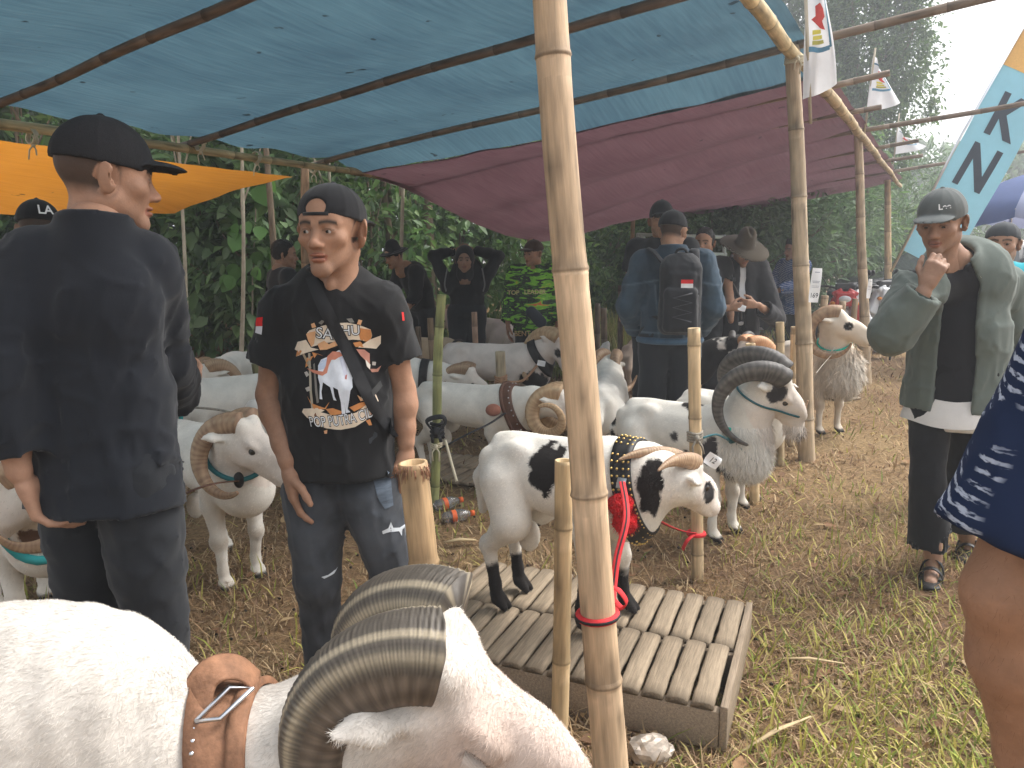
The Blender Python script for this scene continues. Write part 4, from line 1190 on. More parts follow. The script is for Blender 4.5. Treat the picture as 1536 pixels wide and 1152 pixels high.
# find the ring point facing the camera
def facing(r, rings, target, k=2):
    best = min(range(len(rings[k][1])), key=lambda j: (((r['W'] @ (rings[k][0] + Vector(rings[k][1][j]) * rings[k][2][j])) - Vector(target)).length)); return best / len(rings[k][1])
a_ = facing(R2, rings2, at(953, 755, 2.0))
p_, d_ = ringpt(R2, rings2, a_, .012)
B_ = basis(d_, (0, 0, 1))
box_obj('buckle_plate', p_ + Vector((0, 0, .02)), (.034, .030, .004), M_STEEL, R2['root'], B_, .001)
for q, t_ in enumerate((760, 828)):
    aa = facing(R2, rings2, at(955, t_ + 10, 2.0)); pp, dd = ringpt(R2, rings2, aa, .02)
    b = ball('pompom', pp + Vector((0, 0, -.03)), .040, M_FLUFF, R2['root'], (1, 1, .9), .10, q, 16)
    parts = []; rq = np.random.RandomState(q)
    for k in range(420):
        v = Vector(rq.randn(3)).normalized(); e = v * .036; e.z *= .9
        parts.append(e); parts.append(e + v * (.012 + .008 * rq.rand()) + Vector((0, 0, -.004)))
    VV = []; 
    for k in range(0, len(parts), 2):
        sdv = parts[k].cross(Vector((.3, .5, .8))).normalized() * .0016
        VV += [tuple(parts[k] - sdv), tuple(parts[k] + sdv), tuple(parts[k + 1])]
    f_ = obj('fluff', np_mesh('fluff', np.array(VV), [np.arange(len(VV)).reshape(-1, 3)]), Matrix.Translation(pp + Vector((0, 0, -.03))), b, M_FLUFF); f_['kind'] = 'stuff'

# --- the others
CUR = dict(R0=.125, R1=.09, turns=.80, C=(-.08, -.085))
R3 = ram('white ram with dark horns and a green cord harness, right of centre', (.60, 4.08), (1.20, 3.56), .93, at(1178, 566, 3.52), (.50, .10, -.72), .0105, horn='dark',
         hp=dict(R0=.155, R1=.15, turns=.62, r0=.05, r1=.007, C=(-.11, -.105), phi0=100, yout=.16, ridge=.03, nr=26, seed=4), up=(.75, -.45, .5),
         patches=[((.02, 0, .69), (.06, .05, .05), BLACK), ((.20, -.15, .50), (.055, .08, .075), (.06, .055, .055)), ((.27, -.14, .40), (.04, .07, .05), (.06, .055, .055)), ((.14, -.15, .36), (.02, .06, .025), (.06, .055, .055)), ((-.02, -.17, .55), (.03, .06, .03), (.06, .055, .055)), ((.05, -.17, .47), (.02, .05, .02), (.06, .055, .055)), ((-.47, 0, .50), (.03, .04, .12), BLACK)],
         hpatches=[((.02, -.045, -.06), (.05, .05, .06), (.05, .045, .045))], feet={'hl': (-.10, .02), 'hr': (.02, 0), 'fl': (.02, .0)})
def shaggy(c, r_, amp):
    def mk(X):
        def f(p):
            q = np.sqrt((((p - np.array(X(*c))) / np.array(r_)) ** 2).sum(1)); m = np.clip(1.2 - q, 0, 1)
            return -amp * m * (0.6 + 0.4 * np.sin(p[:, 0] * 55 + p[:, 1] * 70 + 2 * np.sin(p[:, 2] * 25)))
        return f
    return mk
fur(R3, 9000, .05, 4, width=.0022, flow=(.1, 0, -1), sel=lambda c: ((c[:, 0] > .24) & (c[:, 2] > .34) & (c[:, 2] < .60)).astype(float), lift=.5)
R4 = ram('cream ram with shaggy chest looking right beside the far post', (2.30, 6.52), (2.60, 5.84), 1.0, at(1262, 470, 5.80), (.78, -.38, -.50), .014, horn='brown',
         hp=dict(R0=.15, R1=.135, turns=.74, r0=.045, r1=.007, C=(-.105, -.10), phi0=105, yout=.10, ridge=.03, nr=20, seed=6), coat=(.68, .61, .52), hpatches=[((.085, -.05, -.045), (.03, .03, .03), BLACK)],
         wool=shaggy((.36, 0, .50), (.16, .2, .22), .03), headtone=(.70, .58, .46))
fur(R4, 9000, .08, 5, width=.004, flow=(.1, 0, -1), sel=lambda c: ((c[:, 0] > .20) & (c[:, 2] > .36) & (c[:, 2] < .72)).astype(float), lift=.5)
R5 = ram('white ram whose back shows behind the green-harnessed ram', (1.00, 4.47), (1.45, 4.12), .90, (1.44, 4.16, .74), (.30, .62, -.55), .016, horn='brown')
R6 = ram('pinkish ram with orange horns facing left behind a stake', (2.04, 6.25), (1.80, 5.56), .92, at(1118, 517, 5.45), (-.72, -.30, -.55), .015, horn='orange', hp=dict(R0=.12, R1=.10, turns=.75, r0=.052, seed=9, yout=.13), coat=(.68, .55, .45))
R6b = ram('black and white ram with lowered head in front of the hat man', (1.10, 6.75), (1.62, 6.30), .95, at(1106, 512, 6.15), (-.25, -.45, -.80), .016, horn='dark', hp=dict(turns=.6, yout=.10, r0=.035),
          patches=[((.35, 0, .6), (.30, .3, .22), BLACK)], hpatches=[((0, 0, -.02), (.09, .1, .05), BLACK)])
R7 = ram('white ram with coiled horns and brown harness collar beside the main post', (-.62, 4.92), (.12, 4.52), .86, at(846, 590, 4.40), (.72, -.30, -.62), .0115, horn='tan',
         hp=dict(R0=.135, R1=.075, turns=1.12, r0=.050, r1=.010, C=(-.095, -.09), phi0=110, yout=.16, ridge=.05, nr=34, seed=12), feet={'hl': (-.05, 0), 'fr': (.03, 0)})
R8 = ram('white ram with black eye patches and a large curved horn behind the main post', (-.60, 6.45), (.30, 6.05), .98, at(846, 508, 5.95), (.28, -.42, -.85), .0145, horn='tan',
         hp=dict(R0=.18, R1=.14, turns=.60, r0=.052, r1=.010, C=(-.13, -.10), phi0=115, yout=.20, ridge=.04, nr=24, seed=14), hpatches=[((.09, -.05, -.045), (.035, .03, .03), BLACK), ((.09, .05, -.045), (.035, .03, .03), BLACK)],
         patches=[((.34, -.10, .44), (.10, .12, .08), BLACK)], coat=(.68, .60, .54))
R9 = ram('brown-fleeced ram facing the camera with two curled horns', (-1.12, 7.6), (-.48, 7.0), .90, at(704, 524, 6.85), (.12, -.80, -.60), .017, horn='tan', hp=dict(R0=.085, R1=.06, turns=.62, r0=.036, C=(-.05, -.05), yout=.15, seed=3), coat=(.44, .34, .23), headtone=(.62, .54, .45))
R10 = ram('white ram with black collar and brown horns behind the green stake', (-1.42, 5.75), (-.62, 5.72), .90, at(706, 556, 5.66), (.70, -.30, -.60), .0145, horn='brown', hp=dict(R0=.12, R1=.09, turns=.6, r0=.045, seed=5))
R12 = ram('pinkish ram at the back beside the bending man', (-1.55, 9.1), (-.85, 8.8), .98, (-.72, 8.6, .80), (.4, -.6, -.6), .022, horn='brown', coat=(.60, .45, .38))
R13 = ram('white ram half hidden beside the man in the green jersey', (.02, 8.5), (-.55, 9.2), 1.0, (-.6, 9.4, .85), (-.4, .6, -.4), .022, horn='brown', coat=(.66, .60, .55))
R14 = ram('white ram with brown horn and teal collar left of the printed-shirt man', (-1.60, 3.52), (-1.02, 2.98), .93, at(372, 636, 2.93), (.78, -.22, -.58), .0095, horn='brown',
          hp=dict(R0=.13, R1=.12, turns=.62, r0=.044, r1=.008, C=(-.085, -.09), phi0=115, yout=.09, ridge=.03, nr=24, seed=2), feet={'hl': (.08, .06), 'fr': (.02, .02), 'fl': (-.02, 0)}, hooves=(.05, .045, .04))
R15 = ram('large white ram with teal rope, rump to the right, behind the left man', (-1.50, 5.02), (-2.12, 4.46), .92, (-2.32, 4.25, .58), (-.6, -.3, -.7), .013, horn='brown')
R16 = ram('white ram with brown horns looking out behind the teal-roped ram', (-1.95, 6.3), (-2.12, 5.55), .95, at(303, 552, 5.2), (-.45, -.62, -.62), .014, horn='brown', hp=dict(R0=.11, R1=.09, turns=.62, r0=.045, yout=.20, C=(-.07, -.07)))
R17 = ram('grey-white ram between the teal-collared ram and the printed-shirt man', (-1.42, 3.98), (-.92, 4.55), .92, (-.8, 4.75, .68), (.5, .5, -.6), .013, horn='brown', coat=(.58, .55, .51), feet={'hr': (.12, -.04)})
R18 = ram('white ram with brown patch and teal rope at the left picture edge', (-2.05, 3.0), (-1.52, 2.42), .88, (-1.55, 2.28, .72), (-.55, -.2, -.6), .0105, horn='brown', patches=[((.46, -.02, .56), (.06, .1, .07), (.16, .09, .06))])
R19 = ram('tan and white ram seen from behind left of the denim jacket man', (.98, 6.32), (1.22, 7.1), .95, (1.3, 7.3, .85), (.3, .8, -.4), .017, horn='brown', coat=(.60, .46, .36))
R20 = ram('white ram showing its rump left of the green-harnessed ram', (.50, 4.38), (.66, 5.16), .92, (.70, 5.35, .7), (.3, .6, -.5), .0135, horn='brown')

for q_, (r_, n_) in enumerate(((R2, 26000), (R3, 16000), (R7, 14000), (R14, 16000), (R15, 9000), (R20, 8000), (R5, 7000), (R18, 9000), (R8, 7000))): fur(r_, n_, .008 if q_ else .007, 40 + q_, width=.0011, name='coat_fur', lift=.3)
# --- collars, harness and tethers
def neck_cord(r, t, mat, rad, name='neck_cord', off=(0, 0, 0), axis=None, flat=1.0, n=36):
    ax = Vector(axis) if axis else (r['nb'] - r['sh']).normalized()
    c = r['sh'].lerp(r['nb'], t) + Vector(off)
    B, dirs, rd = snug(r, tuple(c), ax, (0, 1, 0), n=n, gap=rad * .6)
    P = [Vector(c) + Vector(dirs[j % n]) * rd[j % n] for j in range(n + 1)]
    V, F = tube_np(P, rad, 7, caps=False, flat=flat)
    obj(name, np_mesh(name, V, F), r['W'].copy(), r['root'], mat)
    return [r['W'] @ p for p in P]
def nearest(P, q): return min(P, key=lambda p: (p - Vector(q)).length)
L3a = neck_cord(R3, .15, M_TEALDK, .006, axis=(.75, 0, .65))
L3b = neck_cord(R3, .75, M_TEALDK, .005)
k3 = nearest(L3a, at(1125, 625, 3.2)); t3 = nearest(L3a, at(1135, 590, 3.2))
rope('neck_tube', [t3 + Vector((0, -.01, .02)), t3.lerp(k3, .5) + Vector((-.01, -.02, 0)), k3 + Vector((0, -.01, -.01))], .012, material('green hose', (.0, .42, .33), rough=.4), R3['root'])
ball('knot', k3 + Vector((0, -.015, -.015)), .018, M_TEALDK, R3['root'], (1, 1, 1), .15)
L7 = neck_cord(R7, .10, M_DKBROWN, .012, name='harness_strap', axis=(.9, 0, .35), flat=1.0)
co7, rg7 = collar(R7, R7['sh'].lerp(R7['nb'], .18), (.9, 0, .35), .07, .008, M_DKBROWN, studs=[(M_STEEL, .3, 20, .005, 0, 1)], label='dark brown leather harness collar')
ball('harness_pad', nearest(L7, at(748, 622, 4.2)) + Vector((-.06, -.02, .0)), .042, material('red brown pad', (.30, .12, .08), rough=.8, var=.2, vscale=30), R7['root'], (1.1, .6, .9))
co8, rg8 = collar(R8, R8['sh'].lerp(R8['nb'], .45), (R8['nb'] - R8['sh']).normalized(), .07, .008, M_BLACKLEATHER)
co10, rg10 = collar(R10, R10['sh'].lerp(R10['nb'], .30), (R10['nb'] - R10['sh']).normalized(), .06, .008, M_BLACKLEATHER)
L14 = neck_cord(R14, .55, material('teal collar', (.03, .17, .19), rough=.6), .010)
ball('collar_patch', nearest(L14, at(352, 708, 2.6)), .030, M_BLACKLEATHER, R14['root'], (.7, .5, 1.1))
L15 = neck_cord(R15, .15, M_TEAL, .012)
L18 = neck_cord(R18, .30, M_TEAL, .016)
L4 = neck_cord(R4, .55, material('green hose', (.0, .42, .33)), .008)
L9 = neck_cord(R9, .5, M_BLACKLEATHER, .012)
# ------------------------------------------------------------------ people
PI = math.pi
SKIN = np.array((.36, .20, .125))
M_SKIN = material('skin', attr=True, rough=0.6, spec=0.3, var=0.13, vscale=38, bump=0.3, bscale=210, bdist=0.002, sss=0.08, detail=7)
M_EYEW = material('eyeball', attr=True, rough=0.15, spec=0.5)
M_HAIR = material('black hair', (.012, .010, .009), rough=0.6, var=0.4, vscale=60, stretch=(1, 1, .3), bump=0.8, bscale=90, bdist=0.008)
def cloth(name, c, rough=0.9, var=0.12, vscale=5, weave=420, attr=False, bump=0.25):
    return material(name, c, rough, attr=attr, var=var, vscale=vscale, bump=bump, bscale=weave, spec=0.12, bdist=0.0015, sheen=0.15)
M_BLACKCLOTH = cloth('black cotton', (.016, .016, .018))
M_BLACKSHIRT = cloth('washed black shirt', (.013, .015, .020))
M_DARKTROUSER = cloth('dark trousers', (.02, .022, .026))
M_CAPB = cloth('black cap cloth', (.014, .014, .016), weave=250)

def hand(S, w, d, n, t, curl=0.5, L=1.0, thumb=0.5, spread=1.0):
    w, d, n, t = Vector(w), Vector(d).normalized(), Vector(n), Vector(t)
    n = (n - d * n.dot(d)).normalized(); t = (t - d * t.dot(d) - n * t.dot(n)).normalized()
    k = .007 * L
    T = lambda v: (v.x, v.y, v.z)
    S.cap(T(w - d * .03 * L), T(w + d * .02 * L), .026 * L, .024 * L, .012 * L, (T(n), .78))
    for i in range(4):
        off = (1.5 - i) * .0185 * L
        S.cap(T(w + d * .012 * L + t * off * .55), T(w + d * (.086 - .004 * abs(1 - i)) * L + t * off), .0165 * L, .0125 * L, .010 * L, (T(n), .95))
    S.cap(T(w + d * .02 * L + t * .018 * L + n * .008 * L), T(w + d * .055 * L + t * .026 * L + n * .008 * L), .018 * L, .012 * L, .012 * L)
    fl = [(.040, .026, .020), (.045, .029, .021), (.041, .027, .020), (.032, .020, .018)]
    for i in range(4):
        off = (1.5 - i) * .0185 * L
        p = w + d * (.086 - .004 * abs(1 - i)) * L + t * off
        fan = (1.5 - i) * .05 * spread
        a = curl * (.55 + .12 * i)
        rr_ = [.0105, .0095, .0088, .0075]
        for q in range(3):
            dd = (d * math.cos(a) + n * math.sin(a) + t * fan).normalized()
            p2 = p + dd * fl[i][q] * L
            S.cap(T(p), T(p2), rr_[q] * L, rr_[q + 1] * L, .004 * L); p = p2; a += curl * (.75 if q == 0 else .5)
    b = w + d * .028 * L + t * .028 * L + n * .004 * L
    a1 = (d * .62 + t * .72 + n * (.25 + .5 * thumb)).normalized(); a2 = (d * .85 + t * (.35 - .3 * thumb) + n * (.15 + .5 * thumb)).normalized()
    m = b + a1 * .040 * L; e = m + a2 * .030 * L; f = e + a2 * .022 * L
    S.chain([T(b), T(m), T(e), T(f)], [.015 * L, .0115 * L, .0105 * L, .0085 * L], .006 * L)
    return f

def head_sdf(S, fine=True, ear=1.0, thin=0.0):
    S.ell((0, -.012, .035), (.074, .094, .083), k=.03)
    S.ell((0, .035, .035), (.062, .053, .055), k=.03)
    S.ell((0, .030, -.030), (.059 - thin, .060, .066), k=.03)
    for e in (-1, 1):
        S.cap((e * (.047 - thin), .002, -.052), (e * .011, .064, -.097), .021, .016, .025)
        S.ell((e * (.043 - thin * .5), .055, -.020), (.024, .021, .019), k=.02)
        S.cap((e * .012, .083, .016), (e * .046, .064, .020), .010, .009, .012)
        S.ell((e * .032, .097, -.001), (.022, .018, .0125), k=.012, sub=True)
        if fine:
            S.ell((e * .031, .0725, .0005), (.0165, .0150, .0140), k=.004)
            S.ell((e * .031, .0925, -.0022), (.0145, .0120, .0045), k=.002, sub=True)
        S.ell((e * (.080 + .003 * ear), -.014, -.006), (.0065 + .002 * ear, .021 * ear, .034 * ear), np.array(Matrix.Rotation(-e * .72, 3, 'Z') @ Matrix.Rotation(e * .15, 3, 'Y')), k=.008)
        if fine:
            S.ell((e * (.0885 + .002 * ear), -.004, -.002), (.0055, .012, .020), np.array(Matrix.Rotation(-e * .72, 3, 'Z')), k=.004, sub=True)
        S.ell((e * .0130, .0925, -.037), (.0085, .011, .0085), k=.006)
    S.ell((0, .071, -.099), (.019, .016, .016), k=.02)
    S.cap((0, .082, .006), (0, .103, -.030), .0075, .0105, .012)
    S.ell((0, .1045, -.034), (.0125, .0115, .0105), k=.008)
    if fine:
        for e in (-1, 1): S.ell((e * .007, .104, -.0455), (.0042, .006, .004), k=.003, sub=True)
        S.ell((0, .0875, -.0610), (.0225, .0100, .0055), k=.006)
        S.ell((0, .0860, -.0735), (.0195, .0105, .0068), k=.006)
        S.ell((0, .1000, -.0668), (.0270, .0140, .0014), k=.003, sub=True)
    S.cap((0, -.024, -.05), (0, -.048, -.20), .052, .060, .03)
    for e in (-1, 1): S.cap((e * .048, -.025, -.055), (e * .018, .012, -.185), .014, .014, .025)
    S.ell((0, .022, -.140), (.012, .012, .016), k=.015)
    return S
def head_cols(V, tone, fade=True, beard=0.25, brow=1.0, hairline=.06):
    C = np.tile(np.asarray(tone), (len(V), 1)) * (1 + .05 * wavy(V, 12, 3))[:, None]
    x, y, z = V[:, 0], V[:, 1], V[:, 2]
    def mixc(m, c):
        nonlocal C
        m = np.clip(m, 0, 1)[:, None]; C = C * (1 - m) + np.asarray(c) * m
    mixc(.30 * np.clip(1 - np.hypot(x / .075, (z + .03) / .03), 0, 1) * (y > .04), tone * np.array((1.15, .92, .86)))
    mixc(beard * np.clip((-.05 - z) / .02, 0, 1) * np.clip((y - .02) / .03, 0, 1) * (np.clip(np.hypot(x / .03, (z + .067) / .013) - .9, 0, 1)) * (z > -.125), (.06, .045, .04))
    lip = np.clip(1.15 - np.hypot(x / .024, (z + .0675) / .0125), 0, .12) / .12 * (y > .075); mixc(.75 * lip, tone * np.array((.80, .50, .50)))
    mouth = np.exp(-((z + .0668) / .0018) ** 2) * (np.abs(x) < .024) * (y > .08); mixc(.8 * mouth, (.05, .02, .02))
    ax = np.abs(x); bz = .0190 + .004 * np.sin(np.clip((ax - .010) / .042, 0, 1) * 3.14) - .05 * np.clip(ax - .042, 0, 1)
    br = np.exp(-((z - bz) / .0056) ** 2) * (ax > .010) * (ax < .052) * (y > .05); mixc(brow * br, (.02, .015, .012))
    lash = np.exp(-(((z - .0035 - .0012 * 0) - (-.0022) - .0035 * (1 - ((ax - .031) / .016) ** 2)) / .0015) ** 2) * (np.abs(ax - .031) < .0155) * (y > .06); mixc(.85 * lash, (.02, .014, .012))
    sock = np.clip(1.2 - np.hypot((ax - .031) / .022, z / .014), 0, .5) * (y > .06); mixc(.9 * sock, tone * .55)  # eye socket shading painted into the skin colour
    if fade:
        side = np.clip((z - (-.045 - .35 * np.clip(y + .02, -.2, .05) * -1)) / .02, 0, 1)
        m = np.clip((.022 - y - .25 * np.clip(-z, 0, 1)) / .012, 0, 1) * np.clip((z + .055 + np.clip(y, -.1, 0) * .15) / .03, 0, 1)
        ear = np.clip((np.hypot((y + .012) / .027, (z + .006) / .040) - .95) / .1, 0, 1); ear = np.where(np.abs(x) > .062, ear, 1)
        mixc(.88 * m * ear, (.022, .018, .016))
    return C
def eye_mesh(look):
    bm = bmesh.new(); bmesh.ops.create_uvsphere(bm, u_segments=24, v_segments=16, radius=.0128)
    V = np.array([v.co[:] for v in bm.verts]); me = bpy.data.meshes.new('eye'); bm.to_mesh(me); bm.free()
    for p in me.polygons: p.use_smooth = True
    d = V / .0128 @ np.array(Vector(look).normalized()); C = np.tile(np.array((.44, .40, .37)), (len(V), 1)); C[d > .78] = (.030, .016, .010); C[d > .95] = (.004, .004, .004)
    set_cols(me, C); return me
def cap_sdf(back=False, tall=.085, opening=False, brim=True):
    S = Sdf(); D = Sdf()
    D.ell((0, -.010, .040), (.0865, .107, tall + .008), k=.01); D.cut((0, 0, .026), (0, -.10 if not back else .08, -1))
    S.add(D, .004)
    S.ell((0, -.012, .040 + tall + .009), (.008, .008, .005), k=.004)
    if brim:
        s = -1 if back else 1
        B = Sdf(); B.ell((0, s * .105 - .010, .030), (.074, .085, .022), k=.01); B.ell((0, s * .105 - .010, .016), (.090, .110, .0275), k=.003, sub=True)
        B.cut((0, s * .05, 0), (0, -s, 0))
        S.add(B, .006)
    if opening: S.ell((0, .100, .052), (.030, .035, .024), k=.004, sub=True); S.cut((0, 0, -1), (0, 0, -1))
    S.dis = lambda p: .0012 * np.sin(np.arctan2(p[:, 0], p[:, 1] + .01) * 6) ** 8 * -1
    return S

J0 = dict(ank=(.095, 0, .085), knee=(.10, .02, .47), hip=(.088, 0, .88), pel=(0, 0, .93), waist=(0, .005, 1.05), chest=(0, -.005, 1.24), neck=(0, -.028, 1.405), head=(0, .02, 1.535), sho=(.178, -.012, 1.355), elb=(.235, -.03, 1.09), wri=(.25, .05, .86))
SDIR = {'r': 1, 'l': -1}
def joints(H, over):
    k = H / 1.65; J = {}
    for n, p in J0.items():
        if p[0] == 0: J[n] = Vector(p) * k
        else:
            for sd, e in SDIR.items(): J[n + '_' + sd] = Vector((p[0] * e, p[1], p[2])) * k
    for n, p in (over or {}).items(): J[n] = Vector(p)
    J['k'] = k; return J
def T3(v): return (v[0], v[1], v[2])
def torso(S, J, g=0.0, w=1.0, hem=None, flare=0.0, k=.05, belly=0.0):
    s = J['k']; pel, wa, ch, nk = J['pel'], J['waist'], J['chest'], J['neck']; yx = (0, 1, 0)
    S.ell(T3(ch + Vector((0, 0, .02 * s))), ((.158 * w + g) * s, (.108 + g) * s, (.19) * s), k=k)
    S.ell(T3(wa + Vector((0, belly * .5, 0))), ((.142 * w + g) * s, (.098 + g + belly) * s, (.17) * s), k=k)
    if hem is None: S.ell(T3(pel), ((.160 * w + g) * s, (.112 + g) * s, .14 * s), k=k)
    else:
        b = pel + (pel - wa) * ((pel.z - hem) / max(.05, (wa - pel).z)) * 1.0
        S.cap(T3(wa), T3(Vector((b.x, b.y, hem - .05))), (.150 * w + g) * s, (.168 * w + g + flare) * s, k, (yx, .72))
    for e in 'rl':
        S.cap(T3(nk - Vector((0, 0, .03 * s))), T3(J['sho_' + e] - Vector((0, 0, .012 * s))), (.048 + g * .6) * s, (.046 + g * .6) * s, .04)
        S.cap(T3(ch + Vector((0, 0, .04 * s))), T3(J['sho_' + e] + Vector((0, 0, -.03))), (.080 + g) * s, (.050 + g * .8) * s, .05)
    return S
def bbox(pts, m):
    a = np.array([T3(p) for p in pts]); return a.min(0) - m, a.max(0) + m
def fold_fn(amp, seed, f=4.0, stretch=(1, 1, .45)):
    st = np.array(stretch, np.float32); a2 = np.array((1.0, .8, .9), np.float32)
    def d(p):
        q = wavy(p * st, f * .8, seed, 4); c = wavy(p * a2 * np.array((.8, .8, 1.1), np.float32), f * 1.5, seed + 9, 4)
        cr = (1 - np.clip(np.abs(c) * 1.5, 0, 1)) ** 3
        c2 = wavy(p * np.array((1.3, 1.3, .4), np.float32), f * 1.3, seed + 4, 4); cr2 = (1 - np.clip(np.abs(c2) * 1.6, 0, 1)) ** 3
        return amp * (.9 * q - .8 * cr - .9 * cr2 + .3)
    return d
class Person:
    def __init__(s, label, loc, yaw, H=1.65, J=None, z=None, tone=SKIN, group=None, name='person'):
        s.J = joints(H, J); z = float(ground_z(loc[0], loc[1])) if z is None else z
        s.root = empty(name, (loc[0], loc[1], z), yaw); tag(s.root, label, 'person', group)
        s.W = Matrix.Translation((loc[0], loc[1], z)) @ Matrix.Rotation(yaw, 4, 'Z'); s.Wi = s.W.inverted(); s.parts = []; s.tone = np.asarray(tone)
    def local(s, p): return s.Wi @ Vector(p)
    def setj(s, **kw):
        for n, p in kw.items(): s.J[n] = s.local(p)
    def body(s, h=.016, barefoot=False, legs=True):
        J, k = s.J, s.J['k']; S = Sdf(); torso(S, J, -.012)
        if legs:
            for e in 'rl':
                S.chain([T3(J['hip_' + e]), T3(J['knee_' + e]), T3(J['ank_' + e])], [.082 * k, .052 * k, .036 * k], .03)
                a = J['ank_' + e]; S.cap(T3(a + Vector((0, -.03, -.045))), T3(a + Vector((0, .13, -.06))), .035, .026, .03, ((0, 0, 1), .8))
        pts = [J[q] for q in ('pel', 'chest', 'neck', 'sho_r', 'sho_l')] + ([J['ank_r'] + Vector((0, .1, -.1)), J['ank_l'] + Vector((0, .1, -.1)), J['knee_r'], J['knee_l'], J['ank_r'] + Vector((0, -.1, 0))] if legs else [])
        lo, hi = bbox(pts, .2); V, Q = sdf_mesh(S, lo, hi, h); s.parts.append((V, [Q], np.tile(s.tone, (len(V), 1)))); return s
    def head(s, h=.0045, yaw=0.0, pitch=0.0, roll=0.0, look=(0, 1, 0), fine=True, hair=True, size=1.0, **kw):
        k = size * s.J['k'] ** .4; ear = kw.pop('ear', 1.0); thin = kw.pop('thin', 0.0)
        s.H = Matrix.Translation(s.J['head']) @ Matrix.Rotation(yaw, 4, 'Z') @ Matrix.Rotation(pitch, 4, 'X') @ Matrix.Rotation(roll, 4, 'Y') @ Matrix.Scale(k, 4)
        S = head_sdf(Sdf(), fine, ear, thin); V, Q = sdf_mesh(S, (-.115, -.14, -.24), (.115, .14, .13), h)
        C = head_cols(V, s.tone, **kw)
        M = np.array(s.H); s.parts.append((V @ M[:3, :3].T + M[:3, 3], [Q], C))
        if fine:
            em = eye_mesh(look)
            for e in (-1, 1): obj('eye', em, s.W @ s.H @ Matrix.Translation((e * .031, .0728, -.001)), s.root, M_EYEW)
        # neck bridge down into the chest
        N = Sdf(); N.cap(T3(s.H @ Vector((0, -.03, -.10))), T3(s.J['neck']), .053, .062, .02); N.cap(T3(s.J['neck']), T3(s.J['chest'] + Vector((0, 0, .1))), .062, .07, .02)
        lo, hi = bbox([s.H @ Vector((0, -.03, -.10)), s.J['neck'], s.J['chest']], .1); V, Q = sdf_mesh(N, lo, hi, h * 1.6); s.parts.append((V, [Q], np.tile(s.tone, (len(V), 1)))); return s
    def arm(s, e, h=.006, hd=None, start=0.0, thick=1.0):
        """hd = dict(d, n, t, curl ...) in world directions"""
        J, k = s.J, s.J['k'] * thick; S = Sdf(); a, b, c = J['sho_' + e], J['elb_' + e], J['wri_' + e]
        S.chain([T3(a.lerp(b, start)), T3(a.lerp(b, .55)), T3(b)], [.050 * k, .046 * k, .038 * k], .02)
        S.chain([T3(b), T3(b.lerp(c, .28)), T3(b.lerp(c, .75)), T3(c)], [.038 * k, .042 * k, .030 * k, .0265 * k], .02)
        pts = [a, b, c]
        if hd:
            q = dict(hd); R3_ = s.Wi.to_3x3(); d = R3_ @ Vector(q.pop('d')).normalized(); n = R3_ @ Vector(q.pop('n')); t = R3_ @ Vector(q.pop('t'))
            tip = hand(S, c + d * .03, d, n, t, **q); pts += [c + d * .22, tip, c + d * .1 + n.normalized() * .1]
        lo, hi = bbox(pts, .07); V, Q = sdf_mesh(S, lo, hi, h); C = np.tile(s.tone, (len(V), 1)) * (1 + .05 * wavy(V, 9, 5))[:, None]
        s.parts.append((V, [Q], C)); return s
    def finish(s):
        V, F = merge_np([(a, b) for a, b, c in s.parts]); C = np.concatenate([c for a, b, c in s.parts])
        s.bodyo = obj('body', np_mesh('body', V, F, C), s.W.copy(), s.root, M_SKIN); return s
    def garment(s, name, S, pts, m, h, mat, cols=None, label=None):
        lo, hi = bbox(pts, m); V, Q = sdf_mesh(S, lo, hi, h)
        o = obj(name, np_mesh(name, V, Q, cols(V) if cols else None), s.W.copy(), s.root, mat)
        if label: o['label'] = label
        s.last = (V, Q); return o
    def sleeve(s, e, g, cutf=None, k=1.0, wide=0.0):
        J = s.J; a, b, c = J['sho_' + e], J['elb_' + e], J['wri_' + e]; S = Sdf(); kk = J['k'] * k
        if cutf is not None and cutf <= 1:
            end = a.lerp(b, cutf)
            S.chain([T3(a), T3(a.lerp(b, cutf + .15))], [(.056 + g) * kk, (.053 + g + wide) * kk], .03)
            d = (b - a).normalized(); S.cut(T3(end), T3(d)); S.cap(T3(end - d * .05), T3(end + d * .1), (.042 + g * .5 + wide * .8) * kk, (.046 + g * .5 + wide * .8) * kk, .004, None, True)
        else:
            end = b.lerp(c, 1.0 if cutf is None else cutf - 1); d = (c - b).normalized()
            S.chain([T3(a), T3(a.lerp(b, .5)), T3(b)], [(.062 + g) * kk, (.055 + g) * kk, (.048 + g) * kk], .03); S.chain([T3(b), T3(b.lerp(c, .4)), T3(b.lerp(c, 1.15))], [(.048 + g) * kk, (.046 + g) * kk, (.032 + g + wide) * kk], .03)
            S.cut(T3(end), T3(d)); S.cap(T3(end - d * .03), T3(end + d * .1), (.022 + g * .7 + wide) * kk, (.026 + g * .7 + wide) * kk, .004, None, True)
        return S
    def shirt(s, mat, name='shirt', g=.012, cutf=.62, hem=.82, flare=.0, h=.010, amp=.005, seed=1, collar=0.0, cols=None, label=None, open_front=0.0, w=1.0, wide=.012, belly=0.0, sides='rl', nk=.066, fstretch=(1, 1, .45), vneck=0.0, rib=0.0):
        J = s.J; k = J['k']; Tt = Sdf(); torso(Tt, J, g, w, hem, flare, belly=belly); Tt.cut((0, 0, hem), (0, 0, -1))
        bc = J['pel'] + (J['pel'] - J['waist']) * ((J['pel'].z - hem) / max(.05, (J['waist'] - J['pel']).z))
        Tt.cap((bc.x, bc.y, hem - .2), (bc.x, bc.y, hem + .03), (.128 * w + g * .6 + flare) * k, (.118 * w + g * .6 + flare) * k, .004, ((0, 1, 0), .66), True)
        S = Sdf(); S.add(Tt, .03)
